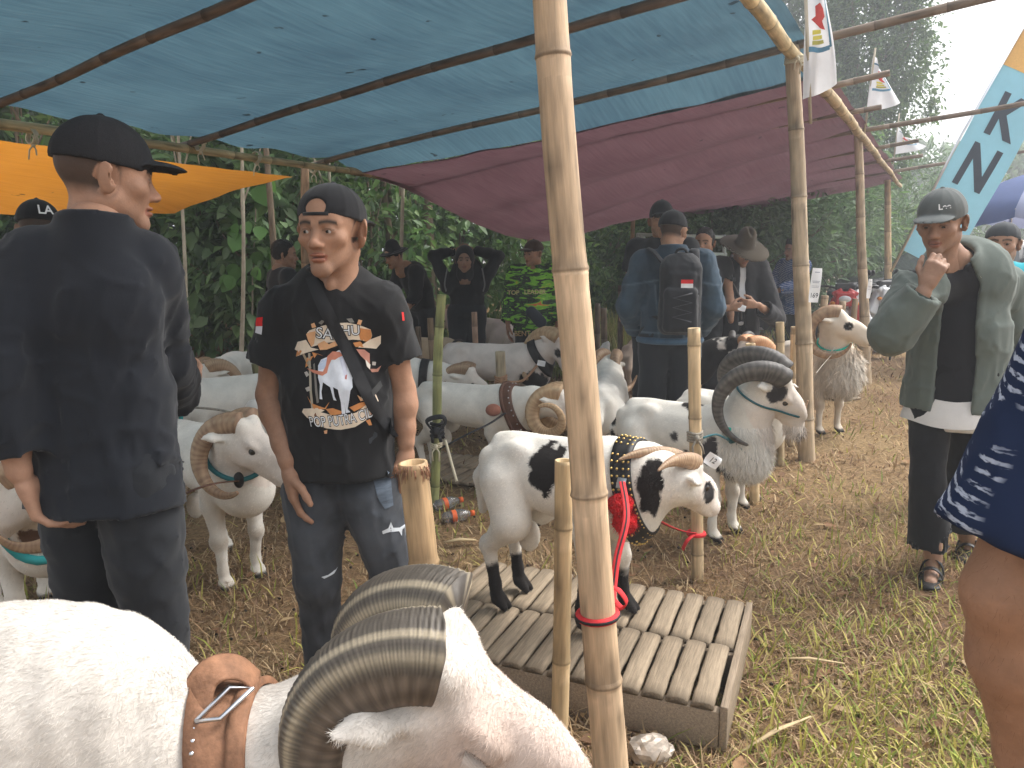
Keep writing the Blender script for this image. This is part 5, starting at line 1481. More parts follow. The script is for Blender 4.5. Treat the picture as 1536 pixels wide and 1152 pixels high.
        for e in sides: S.add(s.sleeve(e, g, cutf, wide=wide), .035)
        nb = J['neck']; hd = J['head']; up = (hd + Vector((0, -.04, -.02)) - nb).normalized()
        if collar > 0:
            C1 = Sdf(); C1.cap(T3(nb - up * .05), T3(nb + up * (collar + .05)), (nk + .022) * k, (nk + .016) * k, .01); C1.cut(T3(nb + up * collar), T3(up)); S.add(C1, .02)
        S.cap(T3(nb - up * .02 + Vector((0, .012, 0))), T3(nb + up * .2), nk * k * .93, nk * k * 1.02, .006, None, True)
        if vneck: S.cap(T3(nb + Vector((0, .12, .0))), T3(nb + Vector((0, .13, -vneck))), .05, .012, .01, None, True)
        if open_front:
            top = nb + Vector((0, .12, .02)); bt = Vector((bc.x, bc.y + .16, hem - .1))
            S.cap(T3(top), T3(J['chest'] + Vector((0, .13, 0))), open_front * .7, open_front, .006, ((0, 1, 0), 1.7), True)
            S.cap(T3(J['chest'] + Vector((0, .13, 0))), T3(bt), open_front, open_front * 1.25, .006, ((0, 1, 0), 1.7), True)
        fd = fold_fn(amp, seed, stretch=fstretch); nq = np.array(T3(nb), np.float32)
        S.dis = lambda p: fd(p) * np.clip((np.sqrt(((p - nq) ** 2).sum(1)) - .085) / .09, 0, 1) * np.clip((p[:, 2] - hem) / .09 + .3, .3, 1)
        pts = [J[q] for q in ('neck', 'chest', 'pel')] + [Vector((bc.x, bc.y, hem))] + [J[q + '_' + e] for q in ('sho', 'elb') for e in sides]
        if cutf is None or cutf > 1: pts += [J['wri_' + e] for e in sides]
        o = s.garment(name, S, pts, .20, h, mat, cols, label)
        if rib:
            V = s.last[0]; A = np.array(nb - up * .02 + Vector((0, .012, 0))); u3 = np.array(up); q = V - A; t = q @ u3; rv = q - t[:, None] * u3; rd = np.linalg.norm(rv, axis=1); m = (np.abs(rd - nk * k * .955) < .010) & (t > -.09) & (t < .12)
            ang = np.arctan2(rv[:, 1], rv[:, 0]); P = []
            tt = []
            for b in range(36):
                a = -PI + (b + .5) * 2 * PI / 36; w = m & (np.abs((ang - a + PI) % (2 * PI) - PI) < .15); tt.append(t[w].max() if w.any() else np.nan)
            tt = np.array(tt); tt[np.isnan(tt)] = np.nanmean(tt)
            for _ in range(3): tt = (np.roll(tt, 1) + tt + np.roll(tt, -1)) / 3
            Bm = basis(up, (1, 0, 0))
            for b in range(37):
                a = -PI + ((b % 36) + .5) * 2 * PI / 36; P.append(nb - up * .02 + Vector((0, .012, 0)) + up * float(tt[b % 36] - .004) + Vector((math.cos(a), math.sin(a), 0)) * (nk * k * .985))
            Vr, Fr = tube_np(P, rib, 8, caps=False); obj('neck_rib', np_mesh('neck_rib', Vr, Fr), s.W.copy(), o, mat)
        return o
    def trousers(s, mat, name='trousers', g=.012, hem=.06, h=.012, amp=.006, seed=2, taper=.052, top=None, cols=None, label=None):
        J, k = s.J, s.J['k']; S = Sdf(); S.ell(T3(J['pel'] - Vector((0, 0, .01))), ((.158 + g) * k, (.112 + g) * k, .13 * k), k=.04)
        for e in 'rl':
            L = Sdf(); hp, kn, an = J['hip_' + e], J['knee_' + e], J['ank_' + e]
            L.chain([T3(hp), T3(kn), T3(an - Vector((0, 0, .08)))], [(.092 + g) * k, (.062 + g) * k, (taper + g) * k], .03); L.cut((0, 0, hem), (0, 0, -1))
            f = kn.lerp(an, (kn.z - hem) / max(.1, kn.z - an.z)) if hem < kn.z else kn
            L.cap(T3(f + Vector((0, 0, .03))), T3(f - Vector((0, 0, .1))), (taper - .014 + g * .8) * k, (taper - .01 + g * .8) * k, .004, None, True); S.add(L, .025)
        S.cut(T3(J['pel'] + Vector((0, 0, .10 * k)) if top is None else Vector((0, 0, top))), (0, 0, 1))
        S.dis = fold_fn(amp, seed, 5.0, (1, 1, .8))
        return s.garment(name, S, [J['pel'], J['hip_r'], J['hip_l'], J['knee_r'], J['knee_l'], Vector((J['ank_r'].x, J['ank_r'].y, hem)), Vector((J['ank_l'].x, J['ank_l'].y, hem))], .17, h, mat, cols, label)
    def shoe(s, e, mat, h=.010):
        a = s.J['ank_' + e]; S = Sdf(); S.cap((a.x, a.y - .035, .045), (a.x, a.y + .13, .035), .045, .036, .02, ((1, 0, 0), .95)); S.cap((a.x, a.y - .02, .05), (a.x, a.y - .02, .12), .042, .04, .02); S.cut((0, 0, .002), (0, 0, -1))
        V, Q = sdf_mesh(S, (a.x - .08, a.y - .12, -.01), (a.x + .08, a.y + .2, .2), h); return obj('shoe', np_mesh('shoe', V, Q), s.W.copy(), s.root, mat)
    def on_head(s, name, S, lo, hi, h, mat, extra=None, label=None):
        V, Q = sdf_mesh(S, lo, hi, h); M = s.W @ s.H @ (extra or Matrix.Identity(4))
        o = obj(name, np_mesh(name, V, Q), M, s.root, mat)
        if label: o['label'] = label
        return o
    def cap(s, mat, h=.0045, tilt=0.0, **kw):
        ex = Matrix.Rotation(tilt, 4, 'X'); return s.on_head('cap', cap_sdf(**kw), (-.12, -.25, -.02), (.12, .25, .16), h, mat, ex)
    def hair(s, mat=None, h=.006, top=.014):
        S = Sdf(); S.ell((0, -.014, .040), (.0815, .1015, .088 + top), k=.01); S.cut((0, .030, .01), (0, .94, -.55)); S.cut((0, 0, -.055), (0, -.25, -1))
        S.dis = lambda p: .004 * wavy(p, 28, 3, 4); return s.on_head('hair', S, (-.11, -.14, -.1), (.11, .14, .16), h, mat or M_HAIR)

def decal(P, name, V2, F2, org, xdir, ydir, ndir, mat, parent, off=.003, cols=None, sub=None, bvh=None, lay=0.0):
    """flat print laid onto a garment: 2D points (metres) cast along -ndir onto its mesh (all in local space)"""
    org, xd, yd, nd = Vector(org), Vector(xdir), Vector(ydir), Vector(ndir).normalized(); out = []
    for x, y in np.asarray(V2)[:, :2]:
        p = org + xd * float(x) + yd * float(y) + nd * .4
        hit, nn, idx, dist = bvh.ray_cast(p, -nd, 1.0)
        q = hit + nd * (off + lay) if hit is not None else org + xd * float(x) + yd * float(y)
        out.append((q.x, q.y, q.z))
    return obj(name, np_mesh(name, np.array(out), F2 if isinstance(F2, list) else [F2], cols, smooth=True), P.W.copy(), parent, mat)
def poly_grid(poly, step=.008):
    """fill a 2D polygon with a triangulation dense enough to follow folds"""
    bm = bmesh.new(); vs = [bm.verts.new((x, y, 0)) for x, y in poly]; f = bm.faces.new(vs)
    bmesh.ops.triangulate(bm, faces=[f])
    for _ in range(6):
        ed = [e for e in bm.edges if e.calc_length() > step * 1.6]
        if not ed: break
        bmesh.ops.subdivide_edges(bm, edges=ed, cuts=1, use_grid_fill=False); bmesh.ops.triangulate(bm, faces=[q for q in bm.faces if len(q.verts) > 3])
    bm.verts.index_update(); V = np.array([v.co[:] for v in bm.verts]); F = np.array([[v.index for v in q.verts] for q in bm.faces]); bm.free(); return V, [F]
def refine(V, F, step):
    bm = bmesh.new(); vs = [bm.verts.new(tuple(v)) for v in V]
    for f in F:
        try: bm.faces.new([vs[i] for i in f])
        except ValueError: pass
    for _ in range(3):
        ed = [e for e in bm.edges if e.calc_length() > step]
        if not ed: break
        bmesh.ops.subdivide_edges(bm, edges=ed, cuts=1); bmesh.ops.triangulate(bm, faces=[q for q in bm.faces if len(q.verts) > 3])
    bm.verts.index_update(); V = np.array([v.co[:] for v in bm.verts]); F = np.array([[v.index for v in q.verts] for q in bm.faces]); bm.free(); return V, [F]
def bvh_of(V, Q): return BVHTree.FromPolygons([tuple(v) for v in V], [tuple(q) for q in Q])
def flat_mat(name, c): return material('print ' + name, c, rough=.85, spec=.1, var=.08, vscale=60)
# ------------------------------------------------------------------ the man in the printed T-shirt
P2x, P2y = -.515, 2.24
p2 = Person('man in backwards black cap, printed black T-shirt and ripped jeans', (P2x, P2y), PI - .10, 1.575, tone=(.37, .205, .13))
p2.setj(sho_r=at(424, 462, 2.24), elb_r=at(404, 592, 2.26), wri_r=at(430, 690, 2.17), sho_l=at(572, 458, 2.22), elb_l=at(604, 585, 2.27), wri_l=at(609, 662, 2.25), head=at(497, 347, 2.17), neck=at(500, 424, 2.26),
        hip_r=at(472, 740, 2.24), knee_r=at(478, 870, 2.22), ank_r=at(497, 1095, 2.30), hip_l=at(553, 735, 2.25), knee_l=at(590, 868, 2.26), ank_l=at(615, 1060, 2.42))
p2.body(.016); p2.head(.0031, yaw=-.12, pitch=-.02, look=(.42, .9, .02), ear=1.15, thin=.007, size=1.06, beard=.22, fade=True)
p2.arm('r', .0042, dict(d=(.14, -.10, -1), n=(.75, .4, .1), t=(.55, -.8, 0), curl=.42, thumb=.25)); p2.arm('l', .0055, dict(d=(0, .1, -1), n=(-.8, .3, 0), t=(-.3, -.8, 0), curl=.6)); p2.finish()
M_TEE = cloth('black T-shirt', (.017, .017, .018), var=.15)
shirt2 = p2.shirt(M_TEE, 'shirt', .010, .62, .745, .008, .0068, .0055, 5, nk=.072, wide=.020, rib=.0085); sv2, sq2 = p2.last
def jean_cols(V):
    C = np.tile(np.array((.048, .052, .060)), (len(V), 1)) * (1 + .35 * wavy(V, 9, 2))[:, None]
    for e, xs in (('r', .6), ('l', 1.0)):
        kn, hp = np.array(p2.J['knee_' + e]), np.array(p2.J['hip_' + e]); f = kn * .45 + hp * .55
        m = np.exp(-(((V[:, 0] - f[0]) / .05) ** 2 + ((V[:, 2] - f[2]) / .15) ** 2)) * (V[:, 1] > f[1]) * xs
        C = C * (1 - .6 * m[:, None]) + np.array((.15, .17, .20)) * .6 * m[:, None]
    # pale whiskers and creases worn into the cloth
    wv = np.clip(wavy(V * np.array((.4, .4, 1.0)), 16, 6), 0, 1) ** 2 * (V[:, 2] > .55); C = C * (1 - .25 * wv[:, None]) + np.array((.11, .125, .15)) * .25 * wv[:, None]
    return C
jn = p2.trousers(cloth('faded black denim', (1, 1, 1), attr=True, vscale=12), 'jeans', .006, .05, .0085, .0055, 7, taper=.050, cols=jean_cols); jv2, jq2 = p2.last
for e in 'rl': p2.shoe(e, M_BLACKCLOTH)
p2.cap(M_CAPB, .0036, tilt=.10, back=True, opening=True, tall=.078)
V, F = tube_np([(-.034, .088, .034), (0, .098, .033), (.034, .088, .034)], .005, 6); obj('cap_strap', np_mesh('cap_strap', V, F), p2.W @ p2.H @ Matrix.Rotation(.10, 4, 'X'), p2.root, M_CAPB)
S = Sdf(); S.ell((0, .032, .040), (.066, .062, .050), k=.01); S.cut((0, 0, .040), (0, .3, -1)); p2.on_head('hair', S, (-.1, -.1, 0), (.1, .12, .12), .005, M_HAIR)
# thin neck chain
nb_ = p2.J['neck']; ch_ = [nb_ + Vector((math.cos(a) * .066, math.sin(a) * .062 + .012, .045 - .05 * max(0, math.sin(a)))) for a in np.linspace(0, 6.283, 40)]
V, F = tube_np(ch_, .0014, 5, caps=False); obj('neck_chain', np_mesh('neck_chain', V, F), p2.W.copy(), p2.root, M_STEEL)
# print on the chest
bv = bvh_of(sv2, sq2)
oc2 = p2.local(at(507, 566, 2.13)); R2_ = p2.Wi.to_3x3()
xd2 = R2_ @ Vector((1, 0, 0)); yd2 = Vector((0, 0, 1)); nd2 = R2_ @ Vector((.1, -1, .05))
SC = 1 / 500.0                                     # metres per source pixel of the print
def shape2(name, pts, c, lay=0.0, parent=shirt2, P=p2, o=oc2, xd=xd2, yd=yd2, nd=nd2, b=bv, cx=507, cy=566, sc=SC, step=.009):
    V, F = poly_grid([((x - cx) * sc, (cy - y) * sc) for x, y in pts], step)
    return decal(P, name, V, F, o, xd, yd, nd, c if not isinstance(c, tuple) else flat_mat('%.2f %.2f %.2f' % c, c), parent, .0025, None, None, b, lay)
def px(pts): return [(430 + x * 160 / 970, 470 + y * 190 / 1152) for x, y in pts]      # detail-picture units -> source pixels
OR, OR2, CRM, BRN, GRY = (.62, .27, .10), (.75, .42, .22), (.78, .66, .52), (.22, .11, .06), (.22, .21, .19)
art = empty('shirt_print'); art.location = p2.root.location; art.rotation_euler = p2.root.rotation_euler
par(art, p2.root)
bpy.data.objects.remove(art)
pr = shape2('shirt_print', px([(215, 205), (235, 185), (330, 150), (440, 122), (560, 118), (660, 140), (750, 178), (760, 230), (735, 290), (690, 272), (600, 262), (470, 275), (360, 292), (245, 325), (222, 280)]), CRM)
pr['label'] = 'ram emblem with scroll banners and lettering on the chest'
def sub2(pts, c, lay): return shape2('print_shape', px(pts), c, lay, pr)
sub2([(205, 215), (240, 200), (290, 190), (270, 300), (245, 325), (218, 270)], OR2, .0006); sub2([(640, 160), (750, 180), (758, 230), (735, 290), (660, 265)], OR, .0006)
for pts, c in (([(90, 350), (120, 285), (200, 265), (240, 330), (310, 345), (200, 375), (105, 410), (130, 370)], CRM), ([(100, 410), (120, 340), (160, 360), (135, 400)], OR), ([(640, 330), (740, 265), (835, 230), (830, 300), (790, 345), (700, 335)], CRM), ([(600, 290), (660, 280), (700, 330), (620, 325)], OR),
               ([(300, 300), (360, 270), (400, 300), (470, 265), (500, 300), (380, 345), (320, 350)], OR2), ([(255, 130), (285, 118), (300, 155), (262, 165)], OR2), ([(640, 130), (655, 92), (685, 100), (670, 140)], OR2), ([(320, 120), (350, 95), (375, 105), (345, 135)], GRY), ([(555, 85), (600, 80), (620, 115), (585, 120)], GRY),
               # timber posts of the arch
               ([(215, 380), (235, 375), (255, 840), (235, 845)], (.40, .36, .28)), ([(160, 385), (180, 380), (245, 500), (230, 520)], (.34, .27, .18)), ([(260, 470), (275, 460), (305, 790), (285, 800)], (.20, .19, .17)), ([(680, 575), (700, 610), (740, 740), (660, 760), (665, 640)], (.34, .28, .20)),
               ([(180, 540), (205, 530), (225, 560), (200, 580)], (.45, .42, .38)), ([(190, 670), (225, 655), (240, 690), (205, 700)], (.45, .42, .38)), ([(755, 455), (785, 460), (780, 490), (752, 485)], (.45, .42, .38)), ([(735, 515), (790, 520), (830, 490), (800, 545), (750, 545)], (.45, .22, .16)),
               ([(200, 420), (260, 400), (215, 480), (190, 500)], OR), ([(250, 370), (350, 400), (300, 380), (270, 420)], OR),
               # lower scroll
               ([(265, 905), (275, 870), (330, 880), (420, 905), (520, 905), (620, 880), (720, 800), (770, 860), (765, 890), (700, 950), (600, 1010), (480, 1030), (360, 1018), (275, 990)], CRM), ([(150, 880), (165, 850), (290, 840), (350, 860), (265, 905), (255, 960), (190, 925)], CRM), ([(640, 760), (720, 745), (780, 735), (800, 790), (795, 835), (740, 790)], CRM),
               ([(360, 850), (420, 840), (500, 870), (480, 900), (400, 900)], OR), ([(560, 835), (640, 800), (720, 785), (690, 830), (600, 870)], OR), ([(205, 740), (240, 800), (350, 840), (395, 785), (360, 850), (250, 850)], OR), ([(700, 840), (740, 810), (770, 860), (765, 890), (735, 915)], (.62, .30, .22)), ([(690, 960), (725, 950), (740, 1005), (715, 1005)], OR), ([(335, 1040), (365, 1030), (360, 1065), (340, 1065)], OR2),
               ([(630, 730), (690, 775), (655, 785)], OR2), ([(255, 905), (275, 870), (300, 985), (275, 990)], BRN),
               # the ram
               ):
    sub2(pts, c, .0012)
WH, BL = (.72, .76, .82), (.50, .58, .72)
sub2([(305, 480), (330, 430), (400, 400), (480, 350), (550, 355), (605, 420), (605, 540), (590, 600), (595, 660), (575, 690), (560, 780), (545, 850), (570, 875), (530, 885), (520, 790), (525, 855), (525, 890), (495, 893), (490, 790), (470, 680), (430, 660), (440, 740), (455, 775), (430, 770), (405, 660), (345, 620), (330, 700), (335, 765), (312, 762), (318, 640), (303, 580)], WH, .0018)
sub2([(310, 470), (340, 430), (380, 420), (370, 500), (310, 520)], BL, .0022); sub2([(480, 395), (520, 400), (545, 470), (550, 560), (530, 590), (505, 490)], (.60, .62, .72), .0022); sub2([(535, 560), (548, 555), (545, 595), (530, 590)], (.45, .16, .14), .0026)
sub2([(370, 480), (385, 400), (430, 360), (490, 365), (520, 395), (480, 410), (450, 430), (420, 430), (395, 480), (380, 540), (340, 565), (260, 540), (205, 505), (280, 520), (345, 530)], (.60, .24, .16), .0026)
sub2([(625, 345), (690, 350), (735, 385), (735, 480), (715, 500), (700, 440), (660, 400)], (.52, .24, .18), .0018); sub2([(700, 430), (740, 480), (735, 520), (712, 490)], (.70, .66, .58), .0022)
for body_, cx_, cy_, hh, ww, rot in (('SA', 365, 212, 95, 1.0, -.10), ('HU', 585, 188, 85, .95, .03), ('POP PUTRA CIDE', 508, 945, 92, .60, .16)):
    for bold, c, ly in ((.05, (.02, .02, .025), .0016), (-.004, (.80, .82, .84), .0024)):
        tv, tf = text_np(body_, 1.0, bold); tv, tf = refine(tv, tf, .35); hpx = hh * 160 / 970 * SC / .72
        x = tv[:, 0] * hpx * ww; y = tv[:, 1] * hpx; ca, sa = math.cos(rot), math.sin(rot)
        if len(body_) > 3: y = y + 2.2 * (x / SC / 60) ** 2 * SC * 3.0
        X2 = np.stack([x * ca - y * sa, x * sa + y * ca], 1); q = px([(cx_, cy_)])[0]; X2 += np.array([(q[0] - 507) * SC, (566 - q[1]) * SC])
        decal(p2, 'lettering', X2, tf, oc2, xd2, yd2, nd2, flat_mat('%.2f %.2f %.2f' % c, c), pr, .0025, bvh=bv, lay=ly)
# shoulder strap of a sling bag over the print
shape2('bag_strap', [(464, 428), (480, 424), (504, 470), (544, 560), (566, 612), (590, 650), (577, 655), (548, 612), (508, 520), (486, 478)], M_BLACKROPE, .006, p2.root)
shape2('buckle', [(553, 585), (565, 572), (568, 580), (556, 594)], flat_mat('buckle', (.06, .06, .06)), .009, p2.root)
# red and white flag patches on the sleeves
ncam = R2_ @ Vector((-.25, -1, .1))
for q, (pts, c) in enumerate((([(378, 482), (393, 481), (392, 494), (376, 494)], (.70, .03, .03)), ([(376, 494), (392, 494), (390, 506), (373, 503)], (.74, .74, .78)))):
    shape2('flag_patch', pts, c, .002, shirt2, nd=ncam)
shape2('sleeve_badge', [(607, 474), (611, 474), (612, 486), (608, 486)], (.70, .05, .05), .002, shirt2, nd=R2_ @ Vector((.5, -1, .1)))
# rips and a faded patch on the jeans
bj = bvh_of(jv2, jq2)
def rip(pts, c=(.62, .66, .70), lay=.0): shape2('jean_rip', pts, c, lay, jn, b=bj)
rip([(561, 798), (570, 795), (574, 786), (577, 796), (586, 799), (596, 796), (597, 800), (590, 803), (589, 812), (585, 804), (572, 801), (562, 803)]); rip([(470, 866), (480, 864), (492, 858), (488, 864), (474, 869)])
for q in range(1): shape2('faded_patch', [(548, 712), (574, 706), (578, 762), (566, 765), (558, 750)], material('faded denim', (.10, .125, .16), rough=.9, var=.35, vscale=50, stretch=(.3, .3, 2)), .0, jn, b=bj)

# ------------------------------------------------------------------ the man in black seen from behind
P1x, P1y = -.985, 1.80
p1 = Person('man in loose black shirt and black mesh cap seen from behind on the left', (P1x, P1y), -.30, 1.665, tone=(.36, .20, .13))
p1.setj(sho_l=at(55, 398, 1.76), elb_l=at(0, 560, 1.66), wri_l=at(28, 705, 1.66), sho_r=at(212, 396, 1.86), elb_r=at(245, 545, 1.98), wri_r=at(268, 600, 2.20), head=at(160, 268, 1.83), neck=at(142, 345, 1.78))
p1.body(.016); p1.head(.0038, yaw=-.62, pitch=-.05, look=(0, 1, 0), ear=1.05, beard=.2)
p1.arm('l', .0045, dict(d=(.20, .25, -1), n=(1, .3, 0), t=(.1, .9, .3), curl=.75, thumb=.6)); p1.arm('r', .007, dict(d=(.1, .9, .3), n=(-.8, 0, .3), t=(0, -.2, 1), curl=.6)); p1.finish()
p1.shirt(M_BLACKSHIRT, 'shirt', .020, 1.80, .800, .018, .0085, .0075, 21, collar=.034, wide=.014, w=1.0, nk=.061)
p1.trousers(M_DARKTROUSER, 'trousers', .010, .04, .012, .007, 8, taper=.075)
for e in 'rl': p1.shoe(e, M_BLACKCLOTH)
p1.cap(material('black mesh cap', (.016, .016, .018), rough=.85, var=.2, vscale=200, bump=.6, bscale=420, bdist=.002, spec=.2), .0042, tilt=-.02, tall=.090)

# ------------------------------------------------------------------ the man in the grey-green jacket
g3 = ground(1398, 858)
p3 = Person('man in grey-green jacket and cap holding his chin, on the right', (g3.x + .02, g3.y), PI - .55, 1.68, tone=(.34, .20, .135))
p3.setj(head=at(1412, 334, 3.12), neck=at(1436, 398, 3.20), sho_r=at(1378, 428, 3.14), elb_r=at(1338, 500, 3.00), wri_r=at(1384, 440, 2.94), sho_l=at(1500, 430, 3.30), elb_l=at(1522, 540, 3.36), wri_l=at(1528, 640, 3.25))
p3.J['knee_r'] = p3.local(at(1392, 722, 3.20)); p3.J['ank_r'] = p3.local(at(1400, 838, 3.22)); p3.J['knee_l'] = p3.local(at(1440, 722, 3.38)); p3.J['ank_l'] = p3.local(at(1452, 815, 3.50))
p3.body(.010); p3.head(.0042, yaw=-.22, pitch=-.22, look=(.0, .9, -.3), beard=.25)
p3.arm('r', .0048, dict(d=(.30, -.12, .9), n=(.55, .65, .1), t=(-.1, .5, .4), curl=1.15, thumb=.5)); p3.arm('l', .01, dict(d=(0, 0, -1), n=(-1, 0, 0), t=(0, -1, 0), curl=.5)); p3.finish()
M_OLIVE = cloth('grey green jacket', (.120, .142, .126), weave=300)
p3.shirt(cloth('black polo', (.018, .018, .021)), 'polo_shirt', .004, .55, .735, .0, .011, .004, 31, collar=.03, vneck=.05)
p3.shirt(cloth('white undershirt', (.66, .64, .62)), 'undershirt', -.004, .4, .66, .0, .013, .002, 32)
jk = p3.shirt(M_OLIVE, 'jacket', .028, None, .745, .008, .0095, .006, 33, open_front=.062, collar=.045, wide=.006, nk=.075); jkv, jkq = p3.last
def cuff(P, e, mat, r=.046):
    a, b = P.J['elb_' + e], P.J['wri_' + e]; d = (b - a).normalized(); V, F = tube_np([b - d * .065, b - d * .05, b - d * .01, b + d * .0], [r, r * .96, r * .9, r * .86], 20, caps=False); obj('cuff', np_mesh('cuff', V, F), P.W.copy(), P.root, mat)
cuff(p3, 'r', cloth('grey green rib', (.085, .11, .097)), .043)
p3.trousers(cloth('black wide trousers', (.014, .014, .016)), 'trousers', .004, .135, .011, .004, 34, taper=.100)
V = []
for zz, rx, ry in ((.688, .196, .150), (.71, .194, .148), (.745, .182, .138), (.80, .160, .120)):
    for j in range(40):
        a = 6.2832 * j / 40; V.append((p3.J['pel'].x + math.cos(a) * rx * (1 + .012 * math.sin(5 * a)), p3.J['pel'].y + math.sin(a) * ry * (1 + .012 * math.sin(7 * a)), zz + .008 * math.sin(3 * a)))
obj('shirt_tail', np_mesh('shirt_tail', np.array(V), [np.array([(i * 40 + j, i * 40 + (j + 1) % 40, (i + 1) * 40 + (j + 1) % 40, (i + 1) * 40 + j) for i in range(3) for j in range(40)])]), p3.W.copy(), p3.root, cloth('white undershirt', (.66, .64, .62)))
M_OCAP = cloth('grey cap', (.105, .115, .112), weave=250)
p3.cap(M_OCAP, .0042, tilt=-.04, tall=.085)
# slide sandals
for e in 'rl':
    a = p3.J['ank_' + e]; S = Sdf(); S.cap((a.x, a.y - .075, .012), (a.x, a.y + .155, .012), .042, .046, .01, ((0, 0, 1), .25)); V, Q = sdf_mesh(S, (a.x - .08, a.y - .15, -.02), (a.x + .08, a.y + .25, .05), .006)
    so = obj('sandal', np_mesh('sandal', V, Q), p3.W.copy(), p3.root, M_BLACKLEATHER)
    for yy, hh in ((.09, .055), (.02, .075)):
        P_ = [Vector((a.x + math.cos(t) * .046, a.y + yy, .012 + math.sin(t) * hh)) for t in np.linspace(0, PI, 12)]; V, F = tube_np(P_, .018, 8, flat=.22); V[:, 1] = a.y + yy + (V[:, 1] - a.y - yy) * 1.0
        obj('strap', np_mesh('strap', V, F), p3.W.copy(), so, M_BLACKLEATHER)
# zip edge, crocodile badge and cap lettering
bk3 = bvh_of(jkv, jkq); R3w = p3.Wi.to_3x3()
def dec3(name, pts, c, cx=1478, cy=416, Y=3.05, parent=jk, b=bk3, lay=.001):
    o = p3.local(at(cx, cy, Y)); sc = Y / FPX / .985
    V, F = poly_grid([((x - cx) * sc, (cy - y) * sc) for x, y in pts], .02); return decal(p3, name, V, F, o, R3w @ Vector((1, 0, 0)), (0, 0, 1), R3w @ Vector((0, -1, .05)), flat_mat('%.2f %.2f %.2f' % c, c), parent, .002, bvh=b, lay=lay)
dec3('badge', [(1471, 417), (1476, 414), (1483, 413.5), (1485, 416), (1482, 418), (1477, 417), (1480, 420), (1474, 420)], (.62, .64, .60))
dec3('badge', [(1473, 417), (1477, 415.5), (1482, 415), (1480, 416.5), (1476, 418)], (.10, .30, .16), lay=.0025)
tv, tf = text_np('Lee', .030, .0008); o_ = obj('lettering', np_mesh('lettering', np.stack([tv[:, 0], 0 * tv[:, 0], tv[:, 1]], 1), [tf], smooth=False), None, None, flat_mat('white', (.8, .8, .8)))
# stand it on the cap's front panel
def on_cap(P, o, az, zz, tall=.085, tilt=0.0):
    x, y = math.sin(az) * .0985, -.010 + math.cos(az) * .121; M = P.W @ P.H @ Matrix.Rotation(tilt, 4, 'X') @ Matrix.Translation((x * math.cos(zz * 6), y * math.cos(zz * 5), .04 + zz)) @ Matrix.Rotation(-az, 4, 'Z') @ Matrix.Rotation(zz * 7, 4, 'X') @ Matrix.Rotation(PI, 4, 'Z')
    o.matrix_basis = M; par(o, P.root)
on_cap(p3, o_, -.42, .042, tilt=-.04)

# ------------------------------------------------------------------ the arm and shoulder at the right edge
p4 = Person('person in navy patterned short-sleeved shirt cut off by the right picture edge', (.93, .80), .55, 1.66, tone=(.33, .18, .11))
p4.setj(sho_l=at(1662, 530, .80), elb_l=at(1508, 890, .80), wri_l=at(1552, 1210, .84)); p4.J['head'].z += .0
p4.body(.02); p4.head(.006, fine=False); p4.hair(); p4.arm('l', .0042, dict(d=(.05, .1, -1), n=(.8, .3, 0), t=(.1, .9, 0), curl=.6), thick=1.06); p4.arm('r', .01)
p4.finish()
fur(dict(V=p4.parts[-2][0], Q=p4.parts[-2][1][0], C=np.tile(np.array((.16, .085, .055)), (len(p4.parts[-2][0]), 1)), W=p4.W, root=p4.root), 1500, .009, 9, width=.00012, flow=(0, .2, -1), name='arm_hair', lift=.45)
def batik_mat(name, base, mark, scale):
    m = bpy.data.materials.new(name); m.use_nodes = True; t = m.node_tree; N = t.nodes; L = t.links; b = N['Principled BSDF']; b.inputs['Roughness'].default_value = .9; b.inputs['Specular IOR Level'].default_value = .1
    tc = N.new('ShaderNodeTexCoord'); mp = N.new('ShaderNodeMapping'); mp.inputs['Rotation'].default_value = (.0, .28, .2); L.new(tc.outputs['Object'], mp.inputs['Vector'])
    wv = N.new('ShaderNodeTexWave'); wv.wave_type = 'BANDS'; wv.bands_direction = 'Z'; wv.inputs['Scale'].default_value = scale; wv.inputs['Distortion'].default_value = 1.6; wv.inputs['Detail'].default_value = 3; wv.inputs['Detail Scale'].default_value = 3; L.new(mp.outputs[0], wv.inputs['Vector'])
    n1 = N.new('ShaderNodeTexNoise'); n1.inputs['Scale'].default_value = 9; m1 = N.new('ShaderNodeMapping'); m1.inputs['Scale'].default_value = (1.2, 1.2, .7); L.new(mp.outputs[0], m1.inputs['Vector']); L.new(m1.outputs[0], n1.inputs['Vector'])
    n2 = N.new('ShaderNodeTexNoise'); n2.inputs['Scale'].default_value = 70; m2 = N.new('ShaderNodeMapping'); m2.inputs['Scale'].default_value = (.8, .8, 4.0); L.new(mp.outputs[0], m2.inputs['Vector']); L.new(m2.outputs[0], n2.inputs['Vector'])
    def rng(s, a, c):
        r = N.new('ShaderNodeMapRange'); r.inputs['From Min'].default_value = a; r.inputs['From Max'].default_value = c; L.new(s, r.inputs['Value']); return r.outputs[0]
    def mul(a, c):
        q = N.new('ShaderNodeMath'); q.operation = 'MULTIPLY'; L.new(a, q.inputs[0]); L.new(c, q.inputs[1]); return q.outputs[0]
    f = mul(mul(rng(wv.outputs['Fac'], .62, .80), rng(n1.outputs['Fac'], .38, .44)), rng(n2.outputs['Fac'], .40, .52))
    mx = N.new('ShaderNodeMix'); mx.data_type = 'RGBA'; mx.inputs['A'].default_value = (*base, 1); mx.inputs['B'].default_value = (*mark, 1); L.new(f, mx.inputs['Factor']); L.new(mx.outputs['Result'], b.inputs['Base Color']); return m
p4.shirt(batik_mat('navy ikat', (.016, .026, .062), (.42, .46, .55), 26), 'shirt', .020, .80, .76, .03, .0085, .004, 41, collar=.02, wide=.024)
p4.trousers(M_DARKTROUSER, 'trousers', .012, .05, .016)

